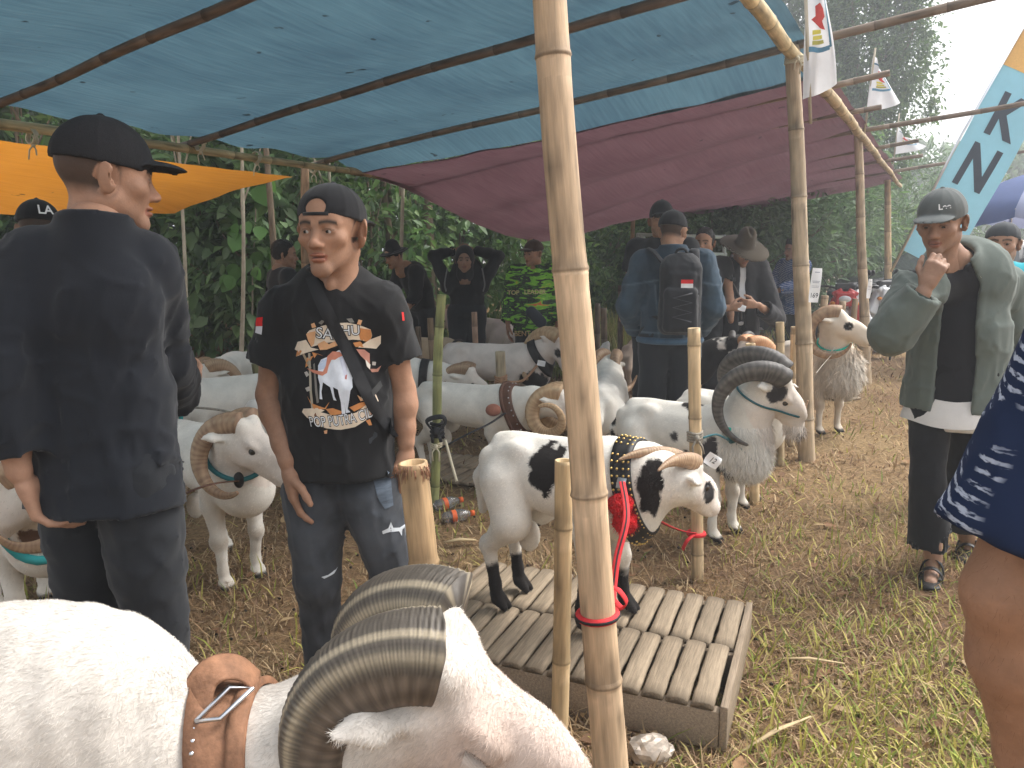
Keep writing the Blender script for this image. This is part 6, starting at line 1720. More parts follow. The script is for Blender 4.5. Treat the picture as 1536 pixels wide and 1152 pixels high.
# ------------------------------------------------------------------ denim jacket man with backpack
M_DENIM = cloth('blue denim', (.055, .105, .165), weave=260, var=.30, vscale=9)
p5 = Person('man in blue denim jacket and black cap seen from behind', (1.0, 4.86), -.12, 1.66, J=dict(elb_r=(.27, .0, 1.08), elb_l=(-.27, .0, 1.08), wri_r=(.20, .16, .92), wri_l=(-.20, .16, .92)))
p5.body(.018); p5.head(.0055, yaw=-.45, pitch=-.12); p5.arm('r', .008, dict(d=(-.2, 1, -.1), n=(-1, 0, 0), t=(0, 0, 1))); p5.arm('l', .008, dict(d=(.2, 1, -.1), n=(1, 0, 0), t=(0, 0, 1))); p5.finish()
def denim_cols(V):
    C = np.tile(np.array((.036, .056, .078)), (len(V), 1)); f = np.clip(wavy(V * np.array((1, 1, .5)), 4, 3), -1, 1); C = C * (1 + .30 * f)[:, None]
    sl = np.clip((np.abs(V[:, 0]) - .19) / .05, 0, 1); C = C * (1 - .35 * sl[:, None]) + np.array((.075, .12, .165)) * .35 * sl[:, None]
    for m in (np.abs(V[:, 2] - 1.235 - .02 * np.cos(V[:, 0] * 9)), np.abs(V[:, 0] - .075 - .10 * (V[:, 2] - .9)) + 9 * (V[:, 2] > 1.23), np.abs(V[:, 0] + .075 + .10 * (V[:, 2] - .9)) + 9 * (V[:, 2] > 1.23), np.abs(V[:, 2] - .925)):
        w = np.exp(-(m / .006) ** 2)[:, None] * .7; C = C * (1 - w) + np.array((.13, .18, .23)) * w
    return C
p5.shirt(cloth('faded blue denim', (1, 1, 1), attr=True, weave=260, var=.2, vscale=14), 'jacket', .020, None, .86, .010, .0095, .007, 51, collar=.05, w=1.04, cols=denim_cols); p5.trousers(M_DARKTROUSER, 'trousers', .02, .04, .016); p5.cap(M_CAPB, .0055, tilt=.06)
for e in 'rl': p5.shoe(e, M_BLACKCLOTH, .015)
V, F = tube_np([Vector((math.cos(a) * .192, math.sin(a) * .142 - .0, .875)) for a in np.linspace(0, 6.283, 40)], .022, 8, caps=False, flat=1.0); obj('waistband', np_mesh('waistband', V, F), p5.W.copy(), p5.root, M_DENIM)
# backpack
bp = empty('backpack', (1.0, 4.70, .95)); tag(bp, 'black hiking backpack with red and white flag patch worn over denim', 'backpack')
S = Sdf(); S.box((.035, -.205, 1.15), (.125, .075, .225), .06, k=.03); S.box((.035, -.265, 1.08), (.100, .055, .135), .035, k=.012); S.box((.035, -.245, 1.255), (.085, .050, .055), .03, k=.012); S.ell((.035, -.19, 1.36), (.105, .065, .06), k=.03); S.cap((-.09, -.27, 1.17), (.16, -.27, 1.17), .004, .004, .003, None, True); S.dis = fold_fn(.004, 3)
V, Q = sdf_mesh(S, (-.15, -.40, .88), (.2, -.08, 1.46), .008); M_PACK = cloth('black nylon', (.020, .021, .024), rough=.6, weave=200)
obj('pack_body', np_mesh('pack_body', V, Q), p5.W.copy(), bp, M_PACK); bpv = bvh_of(V, Q)
for e in (-1, 1):
    P_ = smoothpath([(.035 + e * .09, -.16, 1.34), (e * .125, -.10, 1.425), (e * .135, .03, 1.425), (e * .135, .11, 1.33), (e * .14, .12, 1.2), (e * .17, .02, 1.08), (.035 + e * .10, -.14, 1.02)], 6); V, F = tube_np(P_, .028, 8, flat=.3); obj('strap', np_mesh('strap', V, F), p5.W.copy(), bp, M_PACK)
P_ = smoothpath([(.0, -.19, 1.37), (.01, -.21, 1.43), (.06, -.21, 1.43), (.07, -.19, 1.37)], 6); V, F = tube_np(P_, .009, 7); obj('handle', np_mesh('handle', V, F), p5.W.copy(), bp, M_PACK)
def dec5(name, poly, c, parent=bp, lay=0.0):
    V, F = poly_grid(poly, .02); return decal(p5, name, V, F, (.035, -.3, 1.15), (1, 0, 0), (0, 0, 1), (0, -1, 0), flat_mat('%.2f %.2f %.2f' % c, c), parent, .003, bvh=bpv, lay=lay)
dec5('flag_patch', [(-.005, .085), (.065, .085), (.065, .108), (-.005, .108)], (.62, .03, .03)); dec5('flag_patch', [(-.005, .06), (.065, .06), (.065, .085), (-.005, .085)], (.72, .70, .68))
lc = [(-.05 if q % 2 else .06, .03 - .028 * q) for q in range(7)]
pts_ = []
for x, z in lc:
    hit = bpv.ray_cast(Vector((.035 + x, -.9, 1.15 + z)), Vector((0, 1, 0)), 2)[0]
    if hit is not None: pts_.append(hit + Vector((0, -.006, 0)))
V, F = tube_np(pts_, .0045, 6); obj('lacing', np_mesh('lacing', V, F), p5.W.copy(), bp, material('grey cord', (.10, .10, .11), rough=.6))

# ------------------------------------------------------------------ others in the pens, larger first
p8 = Person('tall man in black cap and dark shirt right behind the denim jacket man', (1.10, 5.75), PI - .5, 1.77); p8.body(.02); p8.head(.007, yaw=.3, fine=False); p8.arm('r', .012); p8.arm('l', .012); p8.finish(); p8.shirt(M_BLACKCLOTH, g=.02, h=.016); p8.trousers(M_DARKTROUSER, h=.02); p8.cap(M_CAPB, .007, tall=.10)
p7 = Person('dark-haired young man in black looking out between cap and hat', (1.66, 6.75), PI - .15, 1.62); p7.body(.02); p7.head(.0065, yaw=-.35, beard=.1); p7.arm('r', .012); p7.arm('l', .012); p7.finish(); p7.shirt(M_BLACKCLOTH, g=.015, h=.016); p7.trousers(M_DARKTROUSER, h=.02); p7.hair()
# man in wide hat
p6 = Person('man in wide-brimmed dark hat and black jacket handling a paper', (2.00, 6.85), PI + .05, 1.60, J=dict(head=(0, .09, 1.44)))
p6.setj(elb_r=at(1050, 478, 6.72), wri_r=at(1090, 462, 6.50), elb_l=at(1165, 478, 6.72), wri_l=at(1138, 458, 6.50))
p6.body(.018); p6.head(.006, yaw=.1, pitch=-.55, fine=False)
p6.arm('r', .0065, dict(d=(.9, -.2, .1), n=(.1, 1, .1), t=(.2, 0, 1), curl=1.0)); p6.arm('l', .0065, dict(d=(-.8, -.2, .1), n=(0, 1, .1), t=(-.2, 0, 1), curl=1.1)); p6.finish()
p6.shirt(cloth('white inner shirt', (.66, .67, .68)), 'inner_shirt', .004, .5, .80, 0, .016, .003, 61, collar=.05); p6.shirt(cloth('charcoal jacket', (.022, .022, .025)), 'jacket', .03, 1.75, .70, .02, .014, .006, 62, open_front=.030, collar=.035, wide=.02); p6.trousers(M_DARKTROUSER, h=.02, g=.02)
S = Sdf(); S.cap((0, -.01, .06), (0, -.012, .145), .098, .086, .01, ((1, 0, 0), .88)); S.ell((0, .05, .222), (.020, .085, .035), k=.02, sub=True); S.ell((.06, .085, .20), (.03, .04, .05), k=.02, sub=True); S.ell((-.06, .085, .20), (.03, .04, .05), k=.02, sub=True)
Bq = Sdf(); Bq.ell((0, -.01, .02), (.225, .230, .052), k=.01); Bq.ell((0, -.01, .007), (.245, .25, .053), k=.003, sub=True); S.add(Bq, .015); S.dis = lambda p: .006 * np.sin(2 * np.arctan2(p[:, 1], p[:, 0]) + .6) * np.clip(np.hypot(p[:, 0], p[:, 1]) / .2 - .5, 0, 1)
hat6 = p6.on_head('hat', S, (-.28, -.29, -.06), (.28, .29, .26), .0062, cloth('olive felt', (.072, .056, .038), weave=160)); V, F = tube_np([(math.cos(a) * .088, math.sin(a) * .100 - .01, .062) for a in np.linspace(0, 6.283, 36)], .012, 6, caps=False, flat=.4); obj('hat_band', np_mesh('hat_band', V, F), p6.W @ p6.H, hat6, cloth('hat band', (.10, .085, .06)))
paper_tag('paper_slip', at(1113, 462, 6.46), (.06, .05), (.3, 0, 1), (0, -1, .5), '', 'small white slip of paper between the hat man\'s hands')
rope('lanyard', [at(1100, 425, 6.62), at(1111, 450, 6.55), at(1112, 480, 6.58)], .006, material('lanyard', (.10, .09, .08)), p6.root)
# green jersey man
def jersey_mat():
    m = bpy.data.materials.new('green jersey'); m.use_nodes = True; t = m.node_tree; N = t.nodes; L = t.links; b = N['Principled BSDF']; b.inputs['Roughness'].default_value = .8
    tc = N.new('ShaderNodeTexCoord'); mp = N.new('ShaderNodeMapping'); mp.inputs['Scale'].default_value = (1, 1, 3.2); mp.inputs['Rotation'].default_value = (0, .5, 0); L.new(tc.outputs['Object'], mp.inputs['Vector'])
    n = N.new('ShaderNodeTexNoise'); n.inputs['Scale'].default_value = 7; n.inputs['Detail'].default_value = 3; n.inputs['Distortion'].default_value = 1.2; L.new(mp.outputs[0], n.inputs['Vector'])
    r = N.new('ShaderNodeValToRGB'); r.color_ramp.interpolation = 'CONSTANT'; e = r.color_ramp.elements; e[0].position = 0; e[0].color = (.012, .014, .012, 1); e[1].position = .53; e[1].color = (.16, .42, .03, 1)
    q = e.new(.64); q.color = (.30, .55, .05, 1); q = e.new(.70); q.color = (.62, .16, .04, 1); q = e.new(.41); q.color = (.05, .16, .02, 1); q = e.new(.44); q.color = (.012, .014, .012, 1)
    L.new(n.outputs['Fac'], r.inputs['Fac']); L.new(r.outputs[0], b.inputs['Base Color']); return m
p9 = Person('man in black and lime-green patterned jersey and brown cap', (.20, 7.25), PI - .15, 1.545, tone=(.30, .16, .10)); p9.body(.02); p9.head(.006, yaw=-.65, pitch=-.05); p9.arm('r', .009, dict(d=(0, -.2, -1), n=(1, 0, 0), t=(0, -1, 0))); p9.arm('l', .009, dict(d=(0, -.2, -1), n=(-1, 0, 0), t=(0, -1, 0))); p9.finish(); p9.shirt(jersey_mat(), 'jersey', .03, None, .70, .015, .014, .006, 71, vneck=.03); jv, jq = p9.last; p9.trousers(M_DARKTROUSER, h=.02, g=.015); p9.cap(cloth('brown cap', (.05, .028, .02)), .006)
b9 = bvh_of(jv, jq); jo = [o for o in p9.root.children if o.name.startswith('jersey')][0]; R9_ = p9.Wi.to_3x3()
for tx, px_, py_, sz, cc in (('TOP', 770, 439, 6.5, (.50, .42, .20)), ('LEADER', 803, 438, 6.5, (.55, .46, .22)), ('BENTAR', 790, 501, 7, (.45, .30, .15))):
    tv, tf = text_np(tx, sz * 7.1 / FPX / .7, .001); X2 = tv[:, :2].copy(); o9 = p9.local(at(px_, py_, 7.05)); decal(p9, 'lettering', X2, tf, o9, R9_ @ Vector((1, 0, 0)), (0, 0, 1), R9_ @ Vector((0, -1, .05)), flat_mat('%.2f %.2f %.2f' % cc, cc), jo, .004, bvh=b9)
S = Sdf(); S.cap(T3(p9.local(at(797, 468, 6.95))), T3(p9.local(at(811, 483, 6.95))), .052, .055, .02, ((0, 1, 0), .6)); V, Q = sdf_mesh(S, *bbox([p9.local(at(793, 462, 6.95)), p9.local(at(815, 487, 6.95))], .12), .008)
sb = obj('sling_bag', np_mesh('sling_bag', V, Q), p9.W.copy(), None, cloth('navy bag', (.03, .035, .045))); tag(sb, 'dark sling bag across the green jersey', 'bag')
# arms-up man
p10 = Person('man in black hooded top with both hands behind his head', (-.44, 7.55), PI, 1.60, tone=(.26, .15, .10))
p10.setj(head=at(697, 390, 7.42), sho_r=at(672, 428, 7.5), sho_l=at(722, 428, 7.5), elb_r=at(650, 384, 7.5), elb_l=at(748, 384, 7.5), wri_r=at(680, 376, 7.66), wri_l=at(714, 376, 7.66))
p10.body(.02); p10.head(.006, beard=.1); p10.arm('r', .011, dict(d=(.9, .2, 0), n=(0, -1, 0), t=(0, 0, 1))); p10.arm('l', .011, dict(d=(-.9, .2, 0), n=(0, -1, 0), t=(0, 0, 1))); p10.finish(); p10.shirt(M_BLACKCLOTH, 'hooded_top', .006, None, .80, .02, .013, .005, 81); p10.trousers(M_DARKTROUSER, h=.02, g=.02)
S = Sdf(); S.ell((0, -.012, .03), (.095, .115, .115), k=.02); S.cap((0, -.035, -.05), (0, -.045, -.14), .078, .085, .03); S.ell((0, .115, -.035), (.070, .105, .105), k=.012, sub=True); p10.on_head('hood', S, (-.13, -.16, -.26), (.13, .16, .17), .007, M_BLACKCLOTH)
for e in (-1, 1):
    hv = smoothpath([p10.local(at(697 + e * 26, 402, 7.33)), p10.local(at(697 + e * 30, 425, 7.33)), p10.local(at(697 + e * 28, 436, 7.36))], 5); V, F = tube_np(hv, .022, 8, flat=.3); obj('backpack_strap', np_mesh('backpack_strap', V, F), p10.W.copy(), p10.root, cloth('grey webbing', (.16, .16, .16)))
# bending man in black hat
p11 = Person('bending man in black and a brimmed black hat at the wood edge', (-.95, 8.2), PI - .9, 1.56, J=dict(neck=(0, .20, 1.30), chest=(0, .10, 1.16), waist=(0, .03, 1.03), head=(0, .33, 1.40), sho_r=(.17, .17, 1.25), sho_l=(-.17, .17, 1.25), elb_r=(.22, .22, 1.0), elb_l=(-.22, .22, 1.0), wri_r=(.2, .36, .82), wri_l=(-.2, .36, .82)))
p11.body(.02); p11.head(.0075, pitch=-.3, fine=False); p11.arm('r', .012, dict(d=(-.3, -.3, -1), n=(1, 0, 0), t=(0, -1, 0))); p11.arm('l', .012, dict(d=(-.3, -.3, -1), n=(1, 0, 0), t=(0, -1, 0))); p11.finish(); p11.shirt(M_BLACKCLOTH, g=.02, h=.017, cutf=1.5); p11.trousers(M_DARKTROUSER, h=.02)
S = Sdf(); S.cap((0, -.01, .06), (0, -.012, .11), .092, .075, .01); S.ell((0, -.01, .045), (.16, .17, .010), k=.01); p11.on_head('hat', S, (-.2, -.2, 0), (.2, .2, .22), .0075, M_BLACKCLOTH)
# dark-haired man by the wood
p12 = Person('dark-haired man in black T-shirt looking right, by the wood', (at(424, 388, 6.5).x, 6.5), -.95, 1.52, tone=(.28, .155, .10)); p12.body(.02); p12.head(.006, yaw=-.35); p12.arm('r', .012); p12.arm('l', .012); p12.finish(); p12.shirt(M_BLACKCLOTH, g=.018, h=.016); p12.trousers(M_DARKTROUSER, h=.02); p12.hair()
# man in lettered cap, mostly hidden
p13 = Person('man in black lettered cap half hidden behind the left man', (at(62, 388, 3.5).x, 3.5), .35, 1.63, tone=(.24, .14, .09)); p13.body(.02); p13.head(.007, fine=False, pitch=-.05); p13.arm('r', .012); p13.arm('l', .012); p13.finish(); p13.shirt(M_BLACKCLOTH, g=.018, h=.016); p13.trousers(M_DARKTROUSER, h=.02); p13.cap(M_CAPB, .006)
tv, tf = text_np('LA', .055, .001); o_ = obj('lettering', np_mesh('lettering', np.stack([tv[:, 0], 0 * tv[:, 0], tv[:, 1]], 1), [tf], smooth=False), None, None, flat_mat('white', (.8, .8, .8))); on_cap(p13, o_, PI - .55, .035)
# batik man far right
p14 = Person('man in blue batik shirt and black peci standing by the motorbikes', (at(1190, 388, 9.3).x, 9.3), PI * .62, 1.58, tone=(.25, .14, .09), J=dict(elb_r=(.20, .10, 1.06), wri_r=(.16, .32, .98), elb_l=(-.20, .12, 1.06), wri_l=(-.15, .36, 1.0)))
p14.body(.02); p14.head(.0075, fine=False); p14.arm('r', .01, dict(d=(-1, -.2, 0), n=(0, -1, 0), t=(0, 0, 1))); p14.arm('l', .01, dict(d=(-1, -.2, .1), n=(0, 1, 0), t=(0, 0, 1))); p14.finish(); p14.shirt(batik_mat('blue batik', (.02, .06, .17), (.32, .34, .42), 16), g=.028, cutf=1.9, hem=.72, flare=.02, h=.015); p14.trousers(M_DARKTROUSER, h=.02, g=.015); S = Sdf(); S.cap((0, -.01, .05), (0, -.01, .125), .088, .084, .01); S.cut((0, 0, .04), (0, 0, -1)); S.cut((0, 0, .145), (0, 0, 1)); p14.on_head('peci', S, (-.12, -.13, 0), (.12, .13, .2), .0075, M_CAPB)
# man in turquoise behind the jacket man
p15 = Person('man in turquoise shirt and backwards dark cap behind the grey-green jacket man', (at(1478, 388, 4.3).x + .08, 4.3), PI - .35, 1.58, tone=(.36, .21, .14)); p15.body(.02); p15.head(.0055, yaw=-.30, beard=.1); p15.arm('r', .012); p15.arm('l', .012); p15.finish(); p15.shirt(cloth('turquoise', (.02, .33, .40)), g=.025, h=.015); p15.trousers(M_DARKTROUSER, h=.02); p15.cap(cloth('dark grey cap', (.05, .055, .06)), .0055, back=True, tilt=.08, tall=.075)
# ------------------------------------------------------------------ stakes of the pens
STK = [  # top px, top py, base px, base py (on the ground) or depth, radius, colour, label
    (617, 694, 652, ('d', 2.03), .041, (.56, .38, .21), 'thick tan bamboo stake with frayed top beside the ripped jeans'),
    (665, 442, 650, 760, .026, (.24, .25, .10), 'tall green bamboo stake in the middle of the pens'),
    (848, 690, 846, ('d', 2.06), .0255, (.50, .36, .20), 'slim bamboo stake just left of the leaning main post'),
    (1040, 492, 1046, 870, .0265, (.56, .41, .24), 'pale bamboo stake between the piebald and the green-harnessed ram'),
    (750, 527, 755, ('d', 5.25), .036, (.36, .29, .19), 'grey-brown stake with a brown knotted rope'),
    (645, 477, 649, ('d', 6.35), .026, (.22, .15, .09), 'dark stake left of the tall green stake, back row'),
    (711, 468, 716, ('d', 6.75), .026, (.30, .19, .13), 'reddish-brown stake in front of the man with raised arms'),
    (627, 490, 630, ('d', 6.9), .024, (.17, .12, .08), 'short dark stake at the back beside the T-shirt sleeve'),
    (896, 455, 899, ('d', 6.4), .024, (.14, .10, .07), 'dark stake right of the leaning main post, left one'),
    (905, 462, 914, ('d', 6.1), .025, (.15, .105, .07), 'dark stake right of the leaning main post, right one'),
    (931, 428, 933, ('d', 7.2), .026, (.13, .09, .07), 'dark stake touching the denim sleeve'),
    (1170, 483, 1170, 698, .028, (.50, .38, .23), 'bamboo stake left of the second post, left one'),
    (1191, 490, 1187, 668, .026, (.46, .34, .2), 'bamboo stake left of the second post, right one'),
    (1127, 515, 1132, 757, .027, (.54, .40, .23), 'bamboo stake rising through the dark-horned ram\'s horns'),
    (1237, 443, 1235, ('d', 7.0), .032, (.42, .31, .2), 'stump-like bamboo stake right of the papered post'),
    (1264, 452, 1264, ('d', 7.6), .032, (.40, .30, .2), 'short stake below the red motorbike'),
    (1284, 448, 1284, ('d', 8.0), .030, (.40, .30, .2), 'short stake just left of the third post'),
    (382, 545, 390, ('d', 5.6), .028, (.20, .19, .09), 'greenish leaning stake behind the printed-shirt man\'s arm'),
    (700, 300, 700, ('d', 0), 0, 0, '')]
stake = {}
for q, (tx, ty, bx, by, r_, c, lb) in enumerate(STK):
    if not lb: continue
    if isinstance(by, tuple): Y = by[1]; b = at(bx, 388, Y); b.z = -.03
    else: b = ground(bx, by); Y = b.y; b.z = -.03
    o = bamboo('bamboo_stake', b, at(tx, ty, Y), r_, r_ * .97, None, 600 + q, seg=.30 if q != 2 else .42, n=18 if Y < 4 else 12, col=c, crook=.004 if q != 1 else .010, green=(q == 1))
    tag(o, lb, 'stake', 'bamboo stakes of the ram pens'); stake[q] = (o, b, at(tx, ty, Y))
# fray on the thick stake's head
parts = []; b, t = stake[0][1], stake[0][2]; d = (t - b).normalized(); rn = random.Random(3)
for k in range(60):
    a = rn.uniform(0, 6.28); p = t + Vector((math.cos(a) * .042, math.sin(a) * .042, -rn.uniform(.0, .02)))
    parts.append(tube_np([p, p + Vector((math.cos(a) * .006, math.sin(a) * .006, -.012)), p + Vector((math.cos(a) * rn.uniform(.002, .012), math.sin(a) * rn.uniform(.002, .012), -rn.uniform(.02, .035)))], [.002, .0016, .0005], 4))
V, F = merge_np(parts); f_ = obj('frayed_fibres', np_mesh('frayed_fibres', V, F), None, stake[0][0], M_BROWNLEATHER); f_['kind'] = 'stuff'

# ------------------------------------------------------------------ slatted platforms
M_SLAT = material('weathered slat', attr=True, rough=.85, spec=.15, var=.28, vscale=16, stretch=(9, .55, 9), bump=.5, bscale=22, bstretch=(12, .5, 12), bdist=.004)
def slat_mesh(L, w, t, seed):
    """a half-round split log: curved top, darker cut ends; along local y"""
    r = random.Random(seed); n = 9; V = []; C = []
    base = np.array((.30, .235, .165)) * r.uniform(.85, 1.15)
    for i in range(7):
        y = (i / 6 - .5) * L; wob = r.uniform(-.0015, .0015)
        for j in range(n):
            a = PI * j / (n - 1); V.append((-math.cos(a) * w / 2 * (1 + .01 * r.uniform(-1, 1)) + wob, y, math.sin(a) ** .45 * t + wob * .5)); C.append(base * r.uniform(.88, 1.12))
        V.append((w / 2 * .9, y, -.004)); V.append((-w / 2 * .9, y, -.004)); C += [base * .6] * 2
    m = n + 2; F = [(i * m + j, i * m + (j + 1) % m, (i + 1) * m + (j + 1) % m, (i + 1) * m + j) for i in range(6) for j in range(m)]
    F = [f[::-1] for f in F]; T = []
    for e, i in ((0, 0), (1, 6)):
        V.append((0, (i / 6 - .5) * L, t * .3)); C.append(base * .35); c = len(V) - 1
        for j in range(m):
            f = (c, i * m + j, i * m + (j + 1) % m); T.append(f if e == 0 else f[::-1])
    for i in (0, 6):
        for j in range(m): C[i * m + j] = C[i * m + j] * .8
    return np_mesh('slat', np.array(V), [np.array(F), np.array(T)], np.array(C))
def platform(name, B, Ldir, n, pitch, rows, slat_l, z, label, boards=True, wfrac=.90):
    """B: far right corner (top); runs to -Ldir; slats run along the cross direction"""
    L = Vector((*Ldir, 0)).normalized(); Sd = Vector((L.y, -L.x, 0)); B = Vector((*B, 0))
    root = empty(name, (B.x, B.y, 0)); tag(root, label, 'platform', None)
    ms = [slat_mesh(slat_l * .985, pitch * wfrac, .017, 40 + k) for k in range(5)]; rn = random.Random(n)
    for rw in range(rows):
        for k in range(n):
            c = B - L * (pitch * (k + .5) + (.012 if rw else 0)) + Sd * (slat_l * (rw + .5)) + Vector((0, 0, z - .017 + rn.uniform(-.004, .003)))
            M = Matrix.Translation(c) @ Matrix((L, -Sd, Vector((0, 0, 1)))).transposed().to_4x4() @ Matrix.Rotation(rn.uniform(-.02, .02), 4, 'Z') @ Matrix.Rotation(rn.uniform(-.02, .02), 4, 'Y')
            obj('slat', ms[rn.randrange(5)], M, root, M_SLAT)
    if boards:
        Wd = slat_l * rows; Rt = Matrix((L, -Sd, Vector((0, 0, 1)))).transposed(); hb = z - .023
        wood = lambda nm, c, s: set_board(box_obj(nm, c, s, M_SLAT, root, Rt, .003))
        def set_board(o): set_cols(o.data, np.tile(np.array((.27, .21, .15)), (len(o.data.vertices), 1))); return o
        mid = B - L * (pitch * n / 2)
        for f in (.03, .5, .97): wood('bearer', mid + Sd * (Wd * f) + Vector((0, 0, hb / 2)), (pitch * n, .035, hb))
        for e in (0, 1): wood('end_board', B - L * (pitch * n * e + (-.012 if e == 0 else .012)) + Sd * (Wd / 2) + Vector((0, 0, hb / 2 + .012)), (.022, Wd * .995, hb + .02))
    return root
PB, PL = (.86, 2.66), (.925, -.38)
platform('slatted_platform', PB, PL, 14, .073, 2, .365, PZ, 'weathered slatted wooden platform under the piebald ram')
platform('slatted_platform', (.55, 4.75), (.90, -.43), 16, .075, 2, .30, .05, 'low slatted platform behind, under the coil-horned ram', boards=False)
gm = ground(1292, 600); platform('slat_mat', (gm.x, gm.y), (.5, -.86), 5, .06, 1, .30, .03, 'small pale slat mat on the ground by the shaggy ram', boards=False)

# ------------------------------------------------------------------ straps and ropes
def strap(name, pts, w, mat, label, parent=None, cat='strap', flat=.22, stripe=None):
    P = smoothpath(pts, 7); V, F = tube_np(P, w, 10, flat=flat); o = obj(name, np_mesh(name, V, F), None, parent, mat)
    if label: tag(o, label, cat)
    if stripe:
        V, F = tube_np(P, w * .42, 8, flat=flat * 3.0); obj('stripe', np_mesh('stripe', V, F), None, o, stripe)
    return o
def ring_pts(c, axis, r, n=20): 
    Bq = basis(axis, (1, 0, .1)); return [Vector(c) + Bq @ Vector((math.cos(a) * r, math.sin(a) * r, 0)) for a in np.linspace(0, 6.283, n)]
cS = p_; mA = at(901, 926, 1.86)
axA = dA; ctrA = pA + dA * ((mA.z - pA.z) / dA.z)
o = strap('red_lead', [cS + Vector((0, -.02, .03)), at(940, 775, 2.10), at(926, 835, 2.02), at(920, 880, 1.97), at(918, 905, 1.93)], .010, M_RED, 'red and black webbing lead from studded collar to the main post', None, 'lead', .25, M_BLACKROPE)
V, F = tube_np(ring_pts(ctrA, axA, .0485), .011, 8, caps=False, flat=.9); obj('post_loop', np_mesh('post_loop', V, F), None, o, M_RED)
V, F = tube_np(ring_pts(ctrA, axA, .0555), .005, 8, caps=False); obj('stripe', np_mesh('stripe', V, F), None, o, M_BLACKROPE)
strap('loose_loop', [at(917, 880, 1.93), at(928, 885, 1.90), at(940, 903, 1.90), at(932, 912, 1.92), at(920, 900, 1.94)], .009, M_RED, None, o, flat=.25)
o = strap('red_lead', [cS + Vector((.04, .05, -.06)), at(995, 785, 2.9), at(1022, 796, 3.10), at(1044, 800, 3.13)], .012, M_RED, 'red webbing lead tied to the pale stake beside the green-harnessed ram', None, 'lead', .25, M_BLACKROPE)
s4b, s4t = stake[3][1], stake[3][2]
def on_stake(q, y):
    b, t = stake[q][1], stake[q][2]; p = at(0, y, b.y); return b + (t - b) * ((p.z - b.z) / (t.z - b.z))
V, F = tube_np(ring_pts(on_stake(3, 800), (0, 0, 1), .033), .010, 8, caps=False); obj('stake_loop', np_mesh('stake_loop', V, F), None, o, M_RED)
V, F = tube_np(smoothpath([at(1040, 802, 3.12), at(1030, 812, 3.10), at(1024, 824, 3.12)], 5), .010, 8, flat=.3); obj('loose_end', np_mesh('loose_end', V, F), None, o, M_RED)
def knot_on(q, y, mat, label, seed, w=.012, turns=4, cat='rope'):
    o = lashing('knotted_rope', on_stake(q, y), stake[q][2] - stake[q][1], STK[q][4], mat, turns, w, None, seed); return tag(o, label, cat)
knot_on(3, 655, M_ROPE, 'pale rope knotted round the pale stake', 1, .014)
rope_o = rope('tether', [on_stake(3, 655) + Vector((.03, -.02, 0)), at(1075, 652, 3.25), k3 + Vector((-.01, -.02, -.02))], .0045, M_TEALDK); tag(rope_o, 'thin dark green cord from the pale stake to the dark-horned ram', 'rope')
knot_on(4, 570, material('brown rope', (.33, .19, .11), rough=.9), 'brown rope knotted round the grey-brown stake', 2, .018, 4)
o = rope('tether', [on_stake(4, 572) + Vector((.04, -.03, 0)), at(785, 570, 5.4), nearest([R8['W'] @ (c + Vector(d) * r_) for c, ds, rs in [rg8[2]] for d, r_ in zip(ds, rs)], at(812, 565, 5.4))], .010, material('brown rope', (.33, .19, .11))); tag(o, 'brown rope stretched from the grey-brown stake to the black-collared ram', 'rope')
knot_on(1, 668, M_TWINE, 'pale rope wound round the green stake', 3, .014, 3)
o = lashing('strap_bundle', on_stake(1, 645), (0, 0, 1), .028, M_BLACKROPE, 4, .028, None, 7); tag(o, 'black straps bundled round the green stake', 'strap')
V, F = tube_np(smoothpath([on_stake(1, 650) + Vector((0, -.03, 0)), at(640, 632, 4.1), at(662, 625, 4.08), at(668, 635, 4.1), at(655, 650, 4.12)], 6), .014, 8, flat=.4); obj('loose_loop', np_mesh('loose_loop', V, F), None, o, M_BLACKROPE)
o = strap('black_lead', [on_stake(1, 672) + Vector((.02, -.02, 0)), at(700, 652, 4.2), at(735, 635, 4.3), nearest(L7, at(750, 625, 4.2)) + Vector((0, -.01, 0))], .013, M_BLACKROPE, 'black strap lead from the green stake to the harnessed ram', None, 'lead', .3)
o = rope('loose_stick', [at(668, 660, 4.1), at(676, 690, 4.08), at(685, 722, 4.05)], .008, M_TWINE); tag(o, 'curved pale stick leaning from the green stake', 'stick')
o = strap('leather_leash', [nearest(L14, at(350, 705, 2.6)) + Vector((0, -.01, 0)), at(310, 728, 2.75), at(262, 748, 2.72), at(225, 770, 2.65)], .009, M_DKBROWN, 'brown leather leash from the teal-collared ram to the left', None, 'leash', .35)
o = rope('tether', [nearest(L15, at(298, 608, 4.3)) + Vector((0, -.02, 0)), at(322, 614, 4.3), at(350, 620, 4.3), at(385, 630, 4.35)], .007, M_ROPE); tag(o, 'thin grey cord from the teal-roped ram on the left', 'rope')
ball('knot', nearest(L15, at(298, 608, 4.3)), .022, M_TEAL, R15['root'], (1, 1, 1.2), .2)
o = rope('tether', [nearest(L4, at(1250, 525, 5.4)), at(1236, 545, 5.5), at(1224, 560, 5.25)], .003, M_ROPE); tag(o, 'thin white cord from the shaggy ram to the papered post', 'rope')

